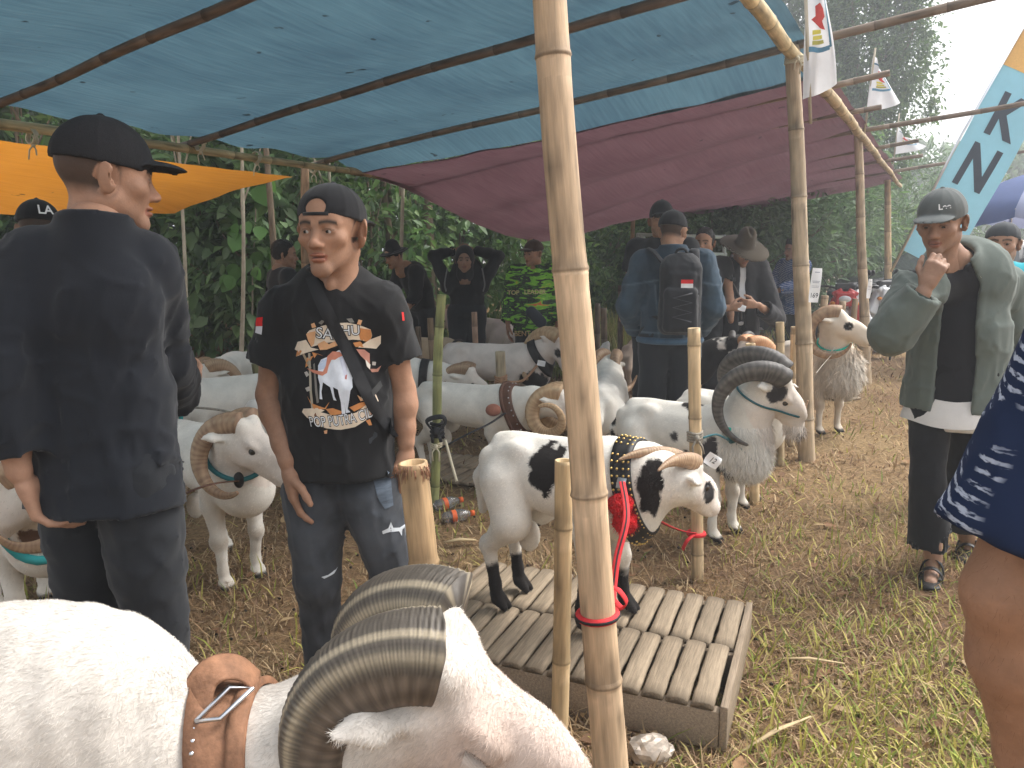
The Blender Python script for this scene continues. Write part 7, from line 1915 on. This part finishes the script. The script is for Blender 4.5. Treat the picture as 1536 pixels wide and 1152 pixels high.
# ------------------------------------------------------------------ paper notes and number tags
LN = [(.38, .5, .012), (.12, .7, .008), (.08, .6, .008), (-.02, .7, .006), (-.06, .65, .006)]
paper_tag('paper_note', at(1223, 428, 5.10), (.075, .225), (.05, 0, 1), (.35, -1, .0), '169', 'white printed paper numbered 169 on the second bamboo post', 'paper note', None, .20, .004, LN)
paper_tag('paper_note', at(1304, 433, 8.42), (.06, .21), (.03, 0, 1), (.6, -1, 0), '', 'narrow white paper on the third bamboo post', 'paper note', None, .2, .004, LN)
paper_tag('number_tag', at(1069, 691, 2.22), (.045, .036), (.55, 0, .85), (.3, -1, .2), '12', 'white number tag 12 at the piebald ram\'s horn', 'number tag', None, .6)
paper_tag('number_tag', at(812, 545, 5.72), (.06, .04), (.2, 0, 1), (0, -1, .3), '', 'white tag on the black-collared ram', 'number tag')
paper_tag('number_tag', at(357, 628, 3.55), (.08, .04), (.6, 0, .8), (.1, -1, .5), '', 'white tag near the brown horn on the left', 'number tag')

# ------------------------------------------------------------------ flags
M_FLAG = material('white flag', (.78, .78, .80), rough=.85, var=.06, vscale=6, transl=.35)
def flag(label, pole_a, pole_b, top, bot, wtop, wbot, Y, seed, emb=True, tail=0.0):
    """cloth hanging in folds from the pole: left edge top->bot (pixels), widths in pixels"""
    root = empty('flag', at(bot[0], bot[1], Y)); tag(root, label, 'flag', 'white flags on the shelter posts')
    V, F = tube_np([at(*pole_a, Y), at(*pole_b, Y)], .011, 8); obj('flag_pole', np_mesh('flag_pole', V, F), None, root, material('flag pole', (.42, .36, .27), rough=.7))
    def fn(u, v):
        x = top[0] + (bot[0] - top[0]) * v + u * (wtop + (wbot - wtop) * v ** .8); y = top[1] + (bot[1] - top[1]) * v + u * (tail * (1 - v) + 10 * math.sin(3 * u)) * .6 - u * tail * .55 * v
        p = at(x, y, Y); ph = seed + 5.5 * u * (1.3 - .5 * v); p.y += .035 * math.sin(ph) * (.3 + u) + .02 * math.sin(9 * u + 3 * v + seed) - .012; return p
    nu, nv = 22, 26; Vv = [tuple(fn(i / (nu - 1), j / (nv - 1))) for i in range(nu) for j in range(nv)]
    Fq = [(i * nv + j, (i + 1) * nv + j, (i + 1) * nv + j + 1, i * nv + j + 1) for i in range(nu - 1) for j in range(nv - 1)]
    cl = obj('cloth', np_mesh('cloth', np.array(Vv), [np.array(Fq)]), None, root, M_FLAG)
    if emb:
        for pts, c, ly in EMB:
            V2, F2 = poly_grid(pts, .05); P3_ = []
            for x, y, _ in V2:
                p = fn(.1 + .78 * x, .12 + .55 * y); p.y -= .004 + ly; P3_.append(tuple(p))
            obj('emblem', np_mesh('emblem', np.array(P3_), F2), None, cl, flat_mat('%.2f %.2f %.2f' % c, c))
EMB = [([(.0, .0), (1, .0), (1, .06), (.0, .06)], (.10, .22, .30), 0), ([(.92, .06), (1, .06), (1, .9), (.92, .9)], (.10, .22, .30), 0), ([(.0, .86), (.92, .86), (.92, .94), (.0, .94)], (.12, .28, .42), 0),
       ([(.30, .25), (.50, .18), (.72, .24), (.80, .36), (.66, .44), (.80, .58), (.55, .56), (.35, .52), (.15, .46), (.32, .40)], (.55, .07, .06), .001), ([(.20, .62), (.60, .58), (.62, .64), (.20, .69)], (.68, .60, .10), .001), ([(.22, .71), (.66, .66), (.68, .72), (.22, .77)], (.70, .62, .12), .001), ([(.20, .78), (.72, .74), (.74, .80), (.2, .84)], (.45, .42, .10), .001)]
flag('white flag with emblem hanging beside the second bamboo post', (1207, -40), (1216, 186), (1212, -45), (1203, 150), 26, 46, 5.0, .4, True, 40)
flag('white flag with red and yellow emblem on the third post', (1313, 72), (1296, 205), (1311, 82), (1298, 168), 3, 52, 8.35, 1.6, True, 26)
flag('small white flag farthest along the shelter edge', (1349, 170), (1338, 260), (1346, 190), (1342, 232), 12, 50, 13.0, 2.6, True, 26)

# ------------------------------------------------------------------ lettered banner and parasol
bn = empty('feather_banner', at(1395, 390, 8.2)); tag(bn, 'light blue leaning banner with dark letters K and N behind the grey-green cap', 'banner')
bo = at(1390, 392, 8.2); bt_ = at(1578, 40, 8.2); bd = (bt_ - bo); bL = bd.length; bd.normalize(); bx_ = Vector((bd.z, 0, -bd.x)).normalized()
def bn_fn(u, v): 
    w = .56 * (1 - .25 * max(0, v - .75) * 4 * .5); return bo + bd * (v * bL) + bx_ * ((u - .5) * w) + Vector((0, .03 * math.sin(4 * v + 3 * u) + .02 * math.sin(9 * v), 0))
nu, nv = 12, 40; Vv = [tuple(bn_fn(i / (nu - 1), j / (nv - 1))) for i in range(nu) for j in range(nv)]; Fq = [(i * nv + j, (i + 1) * nv + j, (i + 1) * nv + j + 1, i * nv + j + 1) for i in range(nu - 1) for j in range(nv - 1)]
bc_ = obj('cloth', np_mesh('cloth', np.array(Vv), [np.array(Fq)]), None, bn, material('light blue cloth', (.28, .56, .68), rough=.8, transl=.3, var=.05))
V, F = tube_np([bn_fn(-.04, -.1), bn_fn(-.04, .5), bn_fn(-.05, 1.05)], .014, 8); obj('pole', np_mesh('pole', V, F), None, bn, M_STEEL)
for ch, v0 in (('K', .615), ('N', .40), ('A', .19)):
    tv, tf = text_np(ch, 1.0, .03); tv, tf = refine(tv, tf, .3); P3_ = []
    for x, y, _ in tv: p = bn_fn(.5 + x * .78, v0 + y * .235); p.y -= .006; P3_.append(tuple(p))
    obj('lettering', np_mesh('lettering', np.array(P3_), tf), None, bc_, flat_mat('slate', (.06, .075, .10)))
V2, F2 = poly_grid([(0, .80), (1, .80), (1, .95), (0, .95)], .08); P3_ = []
for x, y, _ in V2: p = bn_fn(x, y); p.y -= .005; P3_.append(tuple(p))
obj('orange_field', np_mesh('orange_field', np.array(P3_), F2), None, bc_, flat_mat('apricot', (.80, .48, .16)))
um = at(1560, 262, 9.6); uc = Vector((um.x, 9.6, 0)); prs = empty('parasol', uc); tag(prs, 'large blue and lilac market parasol at the right edge', 'parasol')
M_UA = material('lilac canopy', (.36, .40, .58), rough=.7, transl=.35, var=.06); M_UB = material('blue canopy', (.12, .17, .36), rough=.7, transl=.35, var=.06)
zr, zt, RU = at(1450, 318, 9.6).z, at(1560, 258, 9.6).z, 1.0; nseg = 8
for k in range(nseg):
    V = []; a0, a1 = 6.2832 * k / nseg, 6.2832 * (k + 1) / nseg
    for i in range(6):
        for j in range(7):
            f = i / 5; a = a0 + (a1 - a0) * j / 6; sag = 1 - .05 * math.sin(PI * j / 6) * f
            V.append((uc.x + math.cos(a) * RU * f * sag, uc.y + math.sin(a) * RU * f * sag, zt - (zt - zr) * f ** 1.7 - .02 * math.sin(PI * j / 6) * f))
    for j in range(7):
        a = a0 + (a1 - a0) * j / 6; sag = 1 - .05 * math.sin(PI * j / 6); V.append((uc.x + math.cos(a) * RU * sag, uc.y + math.sin(a) * RU * sag, zr - .02 * math.sin(PI * j / 6) - .10 - .05 * math.sin(PI * j / 6)))
    Fq = [(i * 7 + j, i * 7 + j + 1, (i + 1) * 7 + j + 1, (i + 1) * 7 + j) for i in range(6) for j in range(6)]
    obj('canopy_panel', np_mesh('canopy_panel', np.array(V), [np.array(Fq)]), None, prs, M_UA if k % 2 else M_UB)
    V, F = tube_np([(uc.x, uc.y, zt - .05), (uc.x + math.cos(a0) * RU * .5, uc.y + math.sin(a0) * RU * .5, zt - (zt - zr) * .32 - .03), (uc.x + math.cos(a0) * RU, uc.y + math.sin(a0) * RU, zr - .01)], .008, 6); obj('rib', np_mesh('rib', V, F), None, prs, M_STEEL)
V, F = tube_np([(uc.x - .30, uc.y, 0), (uc.x - .30, uc.y, zr + .2), (uc.x, uc.y, zt + .05)], .018, 8); obj('pole', np_mesh('pole', V, F), None, prs, M_STEEL)

# ------------------------------------------------------------------ motorbikes
M_TYRE = material('tyre', (.018, .018, .018), rough=.85, bump=.4, bscale=60); M_BLKPLASTIC = material('black plastic', (.02, .02, .022), rough=.4); M_SEAT = material('bike seat', (.025, .024, .026), rough=.6)
M_LENS = material('lamp glass', (.75, .78, .80), rough=.1, spec=.6); M_ORANGEL = material('indicator', (.7, .25, .03), rough=.2)
def wheel_np(c, R_, w, ax=(0, 1, 0)):
    Bq = basis(ax, (1, 0, 0)); P_ = [Vector(c) + Bq @ Vector((math.cos(a) * R_, math.sin(a) * R_, 0)) for a in np.linspace(0, 6.2832, 33)]; return tube_np(P_, w, 8, caps=False)
def motorbike(label, loc, yaw, paint, paint2, scooter=False):
    """faces +x locally"""
    r = empty('motorbike', (loc[0], loc[1], 0), yaw); tag(r, label, 'motorbike', 'motorbikes parked by the bushes'); W = Matrix.Translation((loc[0], loc[1], 0)) @ Matrix.Rotation(yaw, 4, 'Z')
    def part(nm, vf, m): return obj(nm, np_mesh(nm, *vf), W.copy(), r, m)
    for x in (-.60, .62):
        w = part('wheel', wheel_np((x, 0, .28), .235, .045), M_TYRE); obj('rim', np_mesh('rim', *merge_np([wheel_np((x, 0, .28), .19, .014), tube_np([(x, -.05, .28), (x, .05, .28)], .05, 10)] + [tube_np([(x, 0, .28), (x + .19 * math.cos(a), 0, .28 + .19 * math.sin(a))], .010, 5) for a in np.linspace(0, 6.2832, 6)[:5]])), W.copy(), w, M_STEEL)
    def sd(nm, S, lo, hi, m, h=.014): V, Q = sdf_mesh(S, lo, hi, h); return obj(nm, np_mesh(nm, V, Q), W.copy(), r, m)
    S = Sdf(); S.cap((-.62, 0, .66), (-.10, 0, .58), .10, .13, .05, ((0, 1, 0), .8)); S.cap((-.10, 0, .52), (.22, 0, .45), .10, .08, .05, ((0, 1, 0), .8)); S.cap((.22, 0, .45), (.40, 0, .86), .08, .10, .05, ((0, 1, 0), 1.5)); S.cap((-.62, 0, .66), (-.78, 0, .74), .07, .04, .03); sd('body_panel', S, (-.95, -.25, .25), (.65, .25, 1.05), paint)
    S = Sdf(); S.box((.50, 0, .84), (.07, .12, .10), .03, k=.02)
    for e in (-1, 1): S.box((.44, e * .15, .70), (.05, .07, .17), .025, np.array(Matrix.Rotation(e * .45, 3, 'X')), k=.015); S.box((.50, e * .10, .93), (.04, .07, .03), .015, np.array(Matrix.Rotation(-e * .5, 3, 'X')), k=.01)
    sd('front_fairing', S, (.25, -.35, .4), (.7, .35, 1.1), paint2, .011)
    S = Sdf(); S.box((.43, 0, .58), (.04, .15, .12), .03, k=.02); sd('leg_shield', S, (.3, -.3, .4), (.6, .3, .8), M_WPAINT, .012)
    S = Sdf(); S.box((.46, 0, 1.00), (.05, .13, .05), .03, k=.02); sd('instrument_pod', S, (.3, -.3, .9), (.6, .3, 1.1), M_BLKPLASTIC, .012)
    S = Sdf(); S.ell((.555, 0, .84), (.04, .085, .05), k=.02); sd('headlight', S, (.4, -.2, .7), (.7, .2, 1.0), M_LENS, .01)
    for e in (-1, 1): ball('indicator', W @ Vector((.53, e * .15, .78)), .035, M_ORANGEL, r, (1, 1.2, .8), 0, 0, 8)
    S = Sdf(); S.cap((-.70, 0, .80), (-.05, 0, .735), .07, .08, .03, ((0, 1, 0), 1.5)); sd('seat', S, (-.85, -.2, .62), (.15, .2, .95), M_SEAT)
    S = Sdf(); S.cap((.62, 0, .53), (.80, 0, .42), .06, .04, .02, ((0, 1, 0), 1.3)); S.cap((.62, 0, .53), (.42, 0, .50), .06, .04, .02, ((0, 1, 0), 1.3)); sd('mudguard', S, (.3, -.12, .3), (.9, .12, .65), paint)
    part('fork', merge_np([tube_np([(.45, e * .09, .92), (.62, e * .09, .28)], .022, 8) for e in (-1, 1)]), M_STEEL)
    part('handlebar', tube_np(smoothpath([(.26, -.34, 1.0), (.36, -.2, 1.0), (.40, 0, .96), (.36, .2, 1.0), (.26, .34, 1.0)], 5), .014, 8), M_BLKPLASTIC)
    for e in (-1, 1):
        part('grip', tube_np([(.27, e * .32, 1.0), (.20, e * .43, 1.0)], .02, 8), M_BLKPLASTIC)
        mo = part('mirror_stem', tube_np(smoothpath([(.34, e * .22, 1.0), (.34, e * .28, 1.10), (.32, e * .33, 1.16)], 4), .006, 6), M_BLKPLASTIC); ball('mirror', W @ Vector((.31, e * .34, 1.19)), .06, M_BLKPLASTIC, mo, (.35, 1, .7), 0, 0, 8)
    part('exhaust', merge_np([tube_np([(.0, -.14, .28), (-.30, -.16, .28)], .02, 8), tube_np([(-.30, -.17, .28), (-.75, -.19, .36)], [.04, .055], 10)]), M_STEEL); part('engine', merge_np([box_np((.0, 0, .36), (.36, .22, .2)), tube_np([(.05, -.16, .36), (.05, .16, .36)], .10, 12)]), M_BLKPLASTIC)
    part('stand', tube_np([(-.1, .1, .3), (-.05, .26, .0)], .014, 6), M_BLKPLASTIC); return r
M_RPAINT = material('red paint', (.52, .03, .03), rough=.25, spec=.5); M_WPAINT = material('white paint', (.68, .69, .70), rough=.28, spec=.5); M_GPAINT = material('grey paint', (.18, .19, .20), rough=.3); M_KPAINT = material('black paint', (.015, .016, .018), rough=.2, spec=.5)
motorbike('red and white motorbike facing the camera between the second and third posts', (at(1268, 388, 11.0).x, 11.0), -PI / 2 - .35, M_WPAINT, M_RPAINT)
motorbike('white scooter with long seat right of the third post', (at(1345, 388, 10.6).x, 10.8), PI - .25, M_WPAINT, M_WPAINT)
motorbike('dark motorbike behind the man in blue batik', (at(1160, 388, 12.3).x, 12.3), -PI / 2 + .6, M_GPAINT, M_KPAINT)
motorbike('white motorbike just behind the red one', (at(1298, 388, 12.4).x, 12.4), -PI / 2 + .3, M_WPAINT, M_WPAINT)

# ------------------------------------------------------------------ parked car
def car(label, loc, yaw):
    r = empty('parked_car', (loc[0], loc[1], 0), yaw); tag(r, label, 'car'); W = Matrix.Translation((loc[0], loc[1], 0)) @ Matrix.Rotation(yaw, 4, 'Z')
    prof = [(-2.05, .35), (-2.10, .75), (-2.0, 1.02), (-1.85, 1.62), (-1.6, 1.70), (.25, 1.70), (.95, 1.12), (1.75, 1.02), (2.02, .85), (2.05, .35)]
    def shell(pr, w, nm, m, inset=0.0):
        V = []; n = len(pr)
        for e in (-1, 1):
            for x, z in pr: V.append((x, e * (w - inset - max(0, z - 1.0) * .22), z))
        Fq = [(i, (i + 1) % n, n + (i + 1) % n, n + i) for i in range(n)]; me = bpy.data.meshes.new(nm); me.from_pydata(V, [], Fq + [tuple(range(n - 1, -1, -1)), tuple(range(n, 2 * n))])
        bm = bmesh.new(); bm.from_mesh(me); bmesh.ops.recalc_face_normals(bm, faces=bm.faces[:]); bmesh.ops.bevel(bm, geom=bm.edges[:], offset=.045, segments=3, affect='EDGES'); bm.to_mesh(me); bm.free()
        for p in me.polygons: p.use_smooth = True
        return obj(nm, me, W.copy(), r, m)
    shell(prof, .85, 'body', M_KPAINT)
    glass = material('car glass', (.05, .06, .065), rough=.08, spec=.6)
    for e in (-1, 1):
        for pts in ([(-1.72, 1.12), (-1.62, 1.56), (-.75, 1.58), (-.75, 1.12)], [(-.67, 1.12), (-.67, 1.58), (.16, 1.58), (.74, 1.14)]):
            V = [(x, e * (.856 - max(0, z - 1.0) * .22 + .004), z) for x, z in pts]; me = np_mesh('window', np.array(V), [np.array([(0, 1, 2, 3) if e < 0 else (3, 2, 1, 0)])], smooth=False); obj('window', me, W.copy(), r, glass)
        for x in (-1.3, 1.3):
            w_ = obj('wheel', np_mesh('wheel', *merge_np([wheel_np((x, e * .76, .33), .25, .085), tube_np([(x, e * .70, .33), (x, e * .83, .33)], .2, 16)])), W.copy(), r, M_TYRE); obj('rim', np_mesh('rim', *tube_np([(x, e * .80, .33), (x, e * .855, .33)], .19, 16)), W.copy(), w_, M_STEEL)
        box_obj('door_handle', W @ Vector((-.45, e * .862, 1.0)), (.16, .02, .03), M_STEEL, r, Matrix.Rotation(yaw, 3, 'Z'), .006); ball('mirror', W @ Vector((.72, e * .96, 1.16)), .10, M_KPAINT, r, (.6, 1, .7), 0, 0, 8); ball('headlight', W @ Vector((1.97, e * .62, .84)), .13, M_LENS, r, (.5, 1.2, .7), 0, 0, 8)
    V = [(.30, -.66, 1.62), (.30, .66, 1.62), (.90, .80, 1.16), (.90, -.80, 1.16)]; V = [(x + .02, y, z + .02) for x, y, z in V]; obj('windscreen', np_mesh('windscreen', np.array(V), [np.array([(0, 1, 2, 3)])], smooth=False), W.copy(), r, glass)
    box_obj('side_trim', W @ Vector((-.2, -.86, .62)), (2.4, .02, .08), material('red trim', (.25, .08, .06), rough=.5), r, Matrix.Rotation(yaw, 3, 'Z'), .006)
    return r
cc_ = at(1440, 388, 14.5); car('black car parked behind the man in the grey-green jacket', (cc_.x - .1, 14.5), PI + .12)

# ------------------------------------------------------------------ small things
gb = ground(1325, 528); bk_ = empty('bucket', gb); tag(bk_, 'white plastic bucket on the grass behind the shaggy ram', 'bucket')
pr_ = [(.0, .0), (.13, .0), (.135, .02), (.155, .36), (.165, .37), (.165, .40), (.158, .41), (.148, .40), (.13, .03), (0, .028)]; n = 24; V = [(r_ * math.cos(6.2832 * j / n) + gb.x, r_ * math.sin(6.2832 * j / n) + gb.y, z) for r_, z in pr_ for j in range(n)]
Fq = [(i * n + j, i * n + (j + 1) % n, (i + 1) * n + (j + 1) % n, (i + 1) * n + j) for i in range(len(pr_) - 1) for j in range(n)]; obj('pail', np_mesh('pail', np.array(V), [np.array(Fq)]), None, bk_, material('white plastic', (.66, .68, .66), rough=.4, var=.06))
V, F = tube_np(smoothpath([(gb.x - .165, gb.y, .37), (gb.x - .14, gb.y - .1, .25), (gb.x, gb.y - .17, .2), (gb.x + .14, gb.y - .1, .25), (gb.x + .165, gb.y, .37)], 6), .004, 6); obj('handle', np_mesh('handle', V, F), None, bk_, M_STEEL)
M_CLEAR = material('clear plastic', (.85, .87, .89), rough=.06, spec=.6, trans=.9, bump=.6, bscale=40); M_OCAPP = material('orange label', (.75, .14, .04), rough=.45)
def bottle(label, c, yaw, L, r_):
    root = empty('plastic_bottle', c, yaw); tag(root, label, 'bottle', 'discarded drink bottles'); c = Vector(c); d = Vector((math.cos(yaw), math.sin(yaw), .06)); rn = random.Random(int(L * 1000))
    P = [c + d * (L * t) + Vector((0, 0, r_)) for t in np.linspace(0, 1, 14)]; rs = [r_ * (1 if t < .7 else 1 - (t - .7) * 2.2) * rn.uniform(.88, 1.06) * (.6 if t == 0 else 1) for t in np.linspace(0, 1, 14)]
    V, F = tube_np(P, rs, 14); obj('bottle_body', np_mesh('bottle_body', V, F), None, root, M_CLEAR); V, F = tube_np([P[4], P[5], P[6]], [r_ * 1.03] * 3, 14, caps=False); obj('band', np_mesh('band', V, F), None, root, M_OCAPP); V, F = tube_np([P[-1] - d * .008, P[-1] + d * .014], r_ * .48, 12); obj('bottle_cap', np_mesh('bottle_cap', V, F), None, root, M_OCAPP)
bottle('crumpled clear bottle with orange band by the green stake, upper one', ground(652, 768), .55, .16, .033); bottle('crumpled clear bottle with orange cap by the green stake, lower one', ground(664, 786), .35, .16, .032)
def crumple(name, label, cat, c, r_, mat, seed, squash=(1, 1, .6)):
    bm = bmesh.new(); bmesh.ops.create_icosphere(bm, subdivisions=3, radius=1); rn = np.random.RandomState(seed)
    V = np.array([v.co[:] for v in bm.verts]); d = 1 + .22 * wavy(V, .9, seed) + .15 * np.abs(wavy(V, 1.7, seed + 1)) + .05 * rn.randn(len(V)); V = V * d[:, None] * r_ * np.array(squash)
    for v, q in zip(bm.verts, V): v.co = q
    me = bpy.data.meshes.new(name); bm.to_mesh(me); bm.free(); o = obj(name, me, Matrix.Translation(Vector(c) + Vector((0, 0, r_ * squash[2] * .8))), None, mat); return tag(o, label, cat)
gq = ground(975, 1140); crumple('crumpled_wrapper', 'crumpled silver-brown wrapper at the foot of the main post', 'wrapper', gq, .055, material('foil wrapper', (.42, .36, .30), rough=.35, metal=.3, var=.6, vscale=14), 4, (1.1, .8, .7))
so_ = at(905, 560, 5.7); so_.z = 0
S = Sdf(); S.ell((0, 0, .32), (.17, .15, .34), k=.05); S.cap((0, 0, .6), (.05, 0, .72), .09, .03, .04); S.dis = fold_fn(.02, 5, 3.0, (1, 1, .5)); S.cut((0, 0, 0), (0, 0, -1)); V, Q = sdf_mesh(S, (-.3, -.3, -.03), (.3, .3, .8), .014)
tag(obj('sack', np_mesh('sack', V, Q), Matrix.Translation((so_.x, 5.9, 0)), None, material('white woven sack', (.52, .50, .47), rough=.85, var=.2, vscale=8, bump=.5, bscale=90)), 'grey-white sack standing just right of the main post', 'sack')
nd_ = 420; dx, dy = scatter(nd_, 2.2, 7.5, 77, -.6, .25, 1.2); cl_ = rn_d = np.random.RandomState(5); cx_ = dx[rn_d.randint(0, 40, nd_)] + .10 * rn_d.randn(nd_); cy_ = dy[:40][rn_d.randint(0, 40, nd_)] + .10 * rn_d.randn(nd_)
parts = [tube_np([(x - .006, y, float(ground_z(x, y)) + .012), (x, y, float(ground_z(x, y)) + .014), (x + .006, y, float(ground_z(x, y)) + .012)], [.004, .0065, .004], 5) for x, y in zip(cx_, cy_)]
V, F = merge_np(parts); tag(obj('droppings', np_mesh('droppings', V, F), None, None, material('droppings', (.035, .026, .018), rough=.9)), 'dark sheep droppings scattered in the pens', 'droppings', kind='stuff')
# light green tubular frame behind the denim man
mf = empty('tubular_frame', (at(1000, 388, 11.5).x, 11.5, 0)); tag(mf, 'pale green tubular metal frame with diagonals beyond the denim jacket man', 'metal frame'); M_PALEM = material('pale green paint', (.50, .60, .54), rough=.45)
for a_, b_ in (((955, 352), (1090, 356)), ((950, 378), (1090, 382)), ((946, 372), (966, 402)), ((960, 352), (985, 378)), ((1048, 368), (1092, 398)), ((957, 350), (957, 470)), ((1086, 352), (1088, 470)), ((985, 378), (957, 420)), ((946, 374), (960, 356))):
    A_, B_ = at(*a_, 11.5), at(*b_, 11.5); V, F = tube_np([A_, B_], .028, 8); obj('tube', np_mesh('tube', V, F), None, mf, M_PALEM)
# fallen leaves and bits of straw, tall weeds by the wood
rl = np.random.RandomState(9); n = 900; xs, ys = scatter(n, 1.8, 9.0, 31, far=1.3); pos = np.stack([xs, ys, ground_z(xs, ys) + .02], 1)
V, F, C = leaf_cloud(pos, np.zeros((n, 3)), .03, .09, .5, [(.24, .13, .07), (.32, .19, .10), (.16, .09, .05), (.38, .27, .15)], 8, droop=0.0, fold=.35)
V = V.reshape(n, 6, 3); V[:, :, 2] = pos[:, None, 2] + (V[:, :, 2] - pos[:, None, 2]) * .35; tag(obj('fallen_leaves', np_mesh('fallen_leaves', V.reshape(-1, 3), F, C, smooth=False), None, None, M_GRASS), 'brown dead leaves scattered over the ground', 'leaves', kind='stuff')
n = 5200; xs = at(890, 388, 9.5).x + rl.randn(n) * .9; ys = 9.6 + rl.randn(n) * .5; pal = np.array([(.30, .33, .10), (.22, .28, .08), (.42, .38, .18)]); v, f, c = blades(n, xs, ys, .25, .9, .014, pal[rl.randint(0, 3, n)] * (.7 + .6 * rl.rand(n, 1)), 12, lay=.25)
tag(obj('tall_weeds', np_mesh('tall_weeds', v, f, c), None, None, M_GRASS), 'tall pale green weeds right of the main post by the wood', 'weeds', kind='stuff')
for q, (px_, py_, ln, yw, lb) in enumerate(((690, 818, .16, .1, 'pale strip of bamboo sheath lying behind the thick stake'), (1165, 1110, .30, .55, 'long pale dry stick lying in the bottom right grass'), (1215, 1000, .22, -.2, 'thin dry twig right of the platform'))):
    g_ = ground(px_, py_); d = Vector((math.cos(yw), math.sin(yw), .02)) * ln; V, F = tube_np([g_ + Vector((0, 0, .02)) - d * .5, g_ + Vector((0, .006, .028)), g_ + Vector((0, 0, .022)) + d * .5], [.004, .008, .003] if q else [.006, .016, .006], 7, flat=.5); tag(obj('dry_stick', np_mesh('dry_stick', V, F), None, None, material('dry stick', (.50, .38, .22), rough=.9)), lb, 'stick')
# ------------------------------------------------------------------ humid air
V, F = box_np((0, 130, 7.0), (444, 386, 16.4))
hz = obj('haze', np_mesh('haze', V, F, smooth=False))
hm = bpy.data.materials.new('humid air'); hm.use_nodes = True; t = hm.node_tree
for n in list(t.nodes): t.nodes.remove(n)
ho = t.nodes.new('ShaderNodeOutputMaterial'); hv = t.nodes.new('ShaderNodeVolumePrincipled')
hv.inputs['Color'].default_value = (.93, .96, 1.0, 1); hv.inputs['Density'].default_value = HAZE; hv.inputs['Anisotropy'].default_value = 0.2
t.links.new(hv.outputs[0], ho.inputs['Volume'])
hz.data.materials.append(hm); tag(hz, kind='stuff')
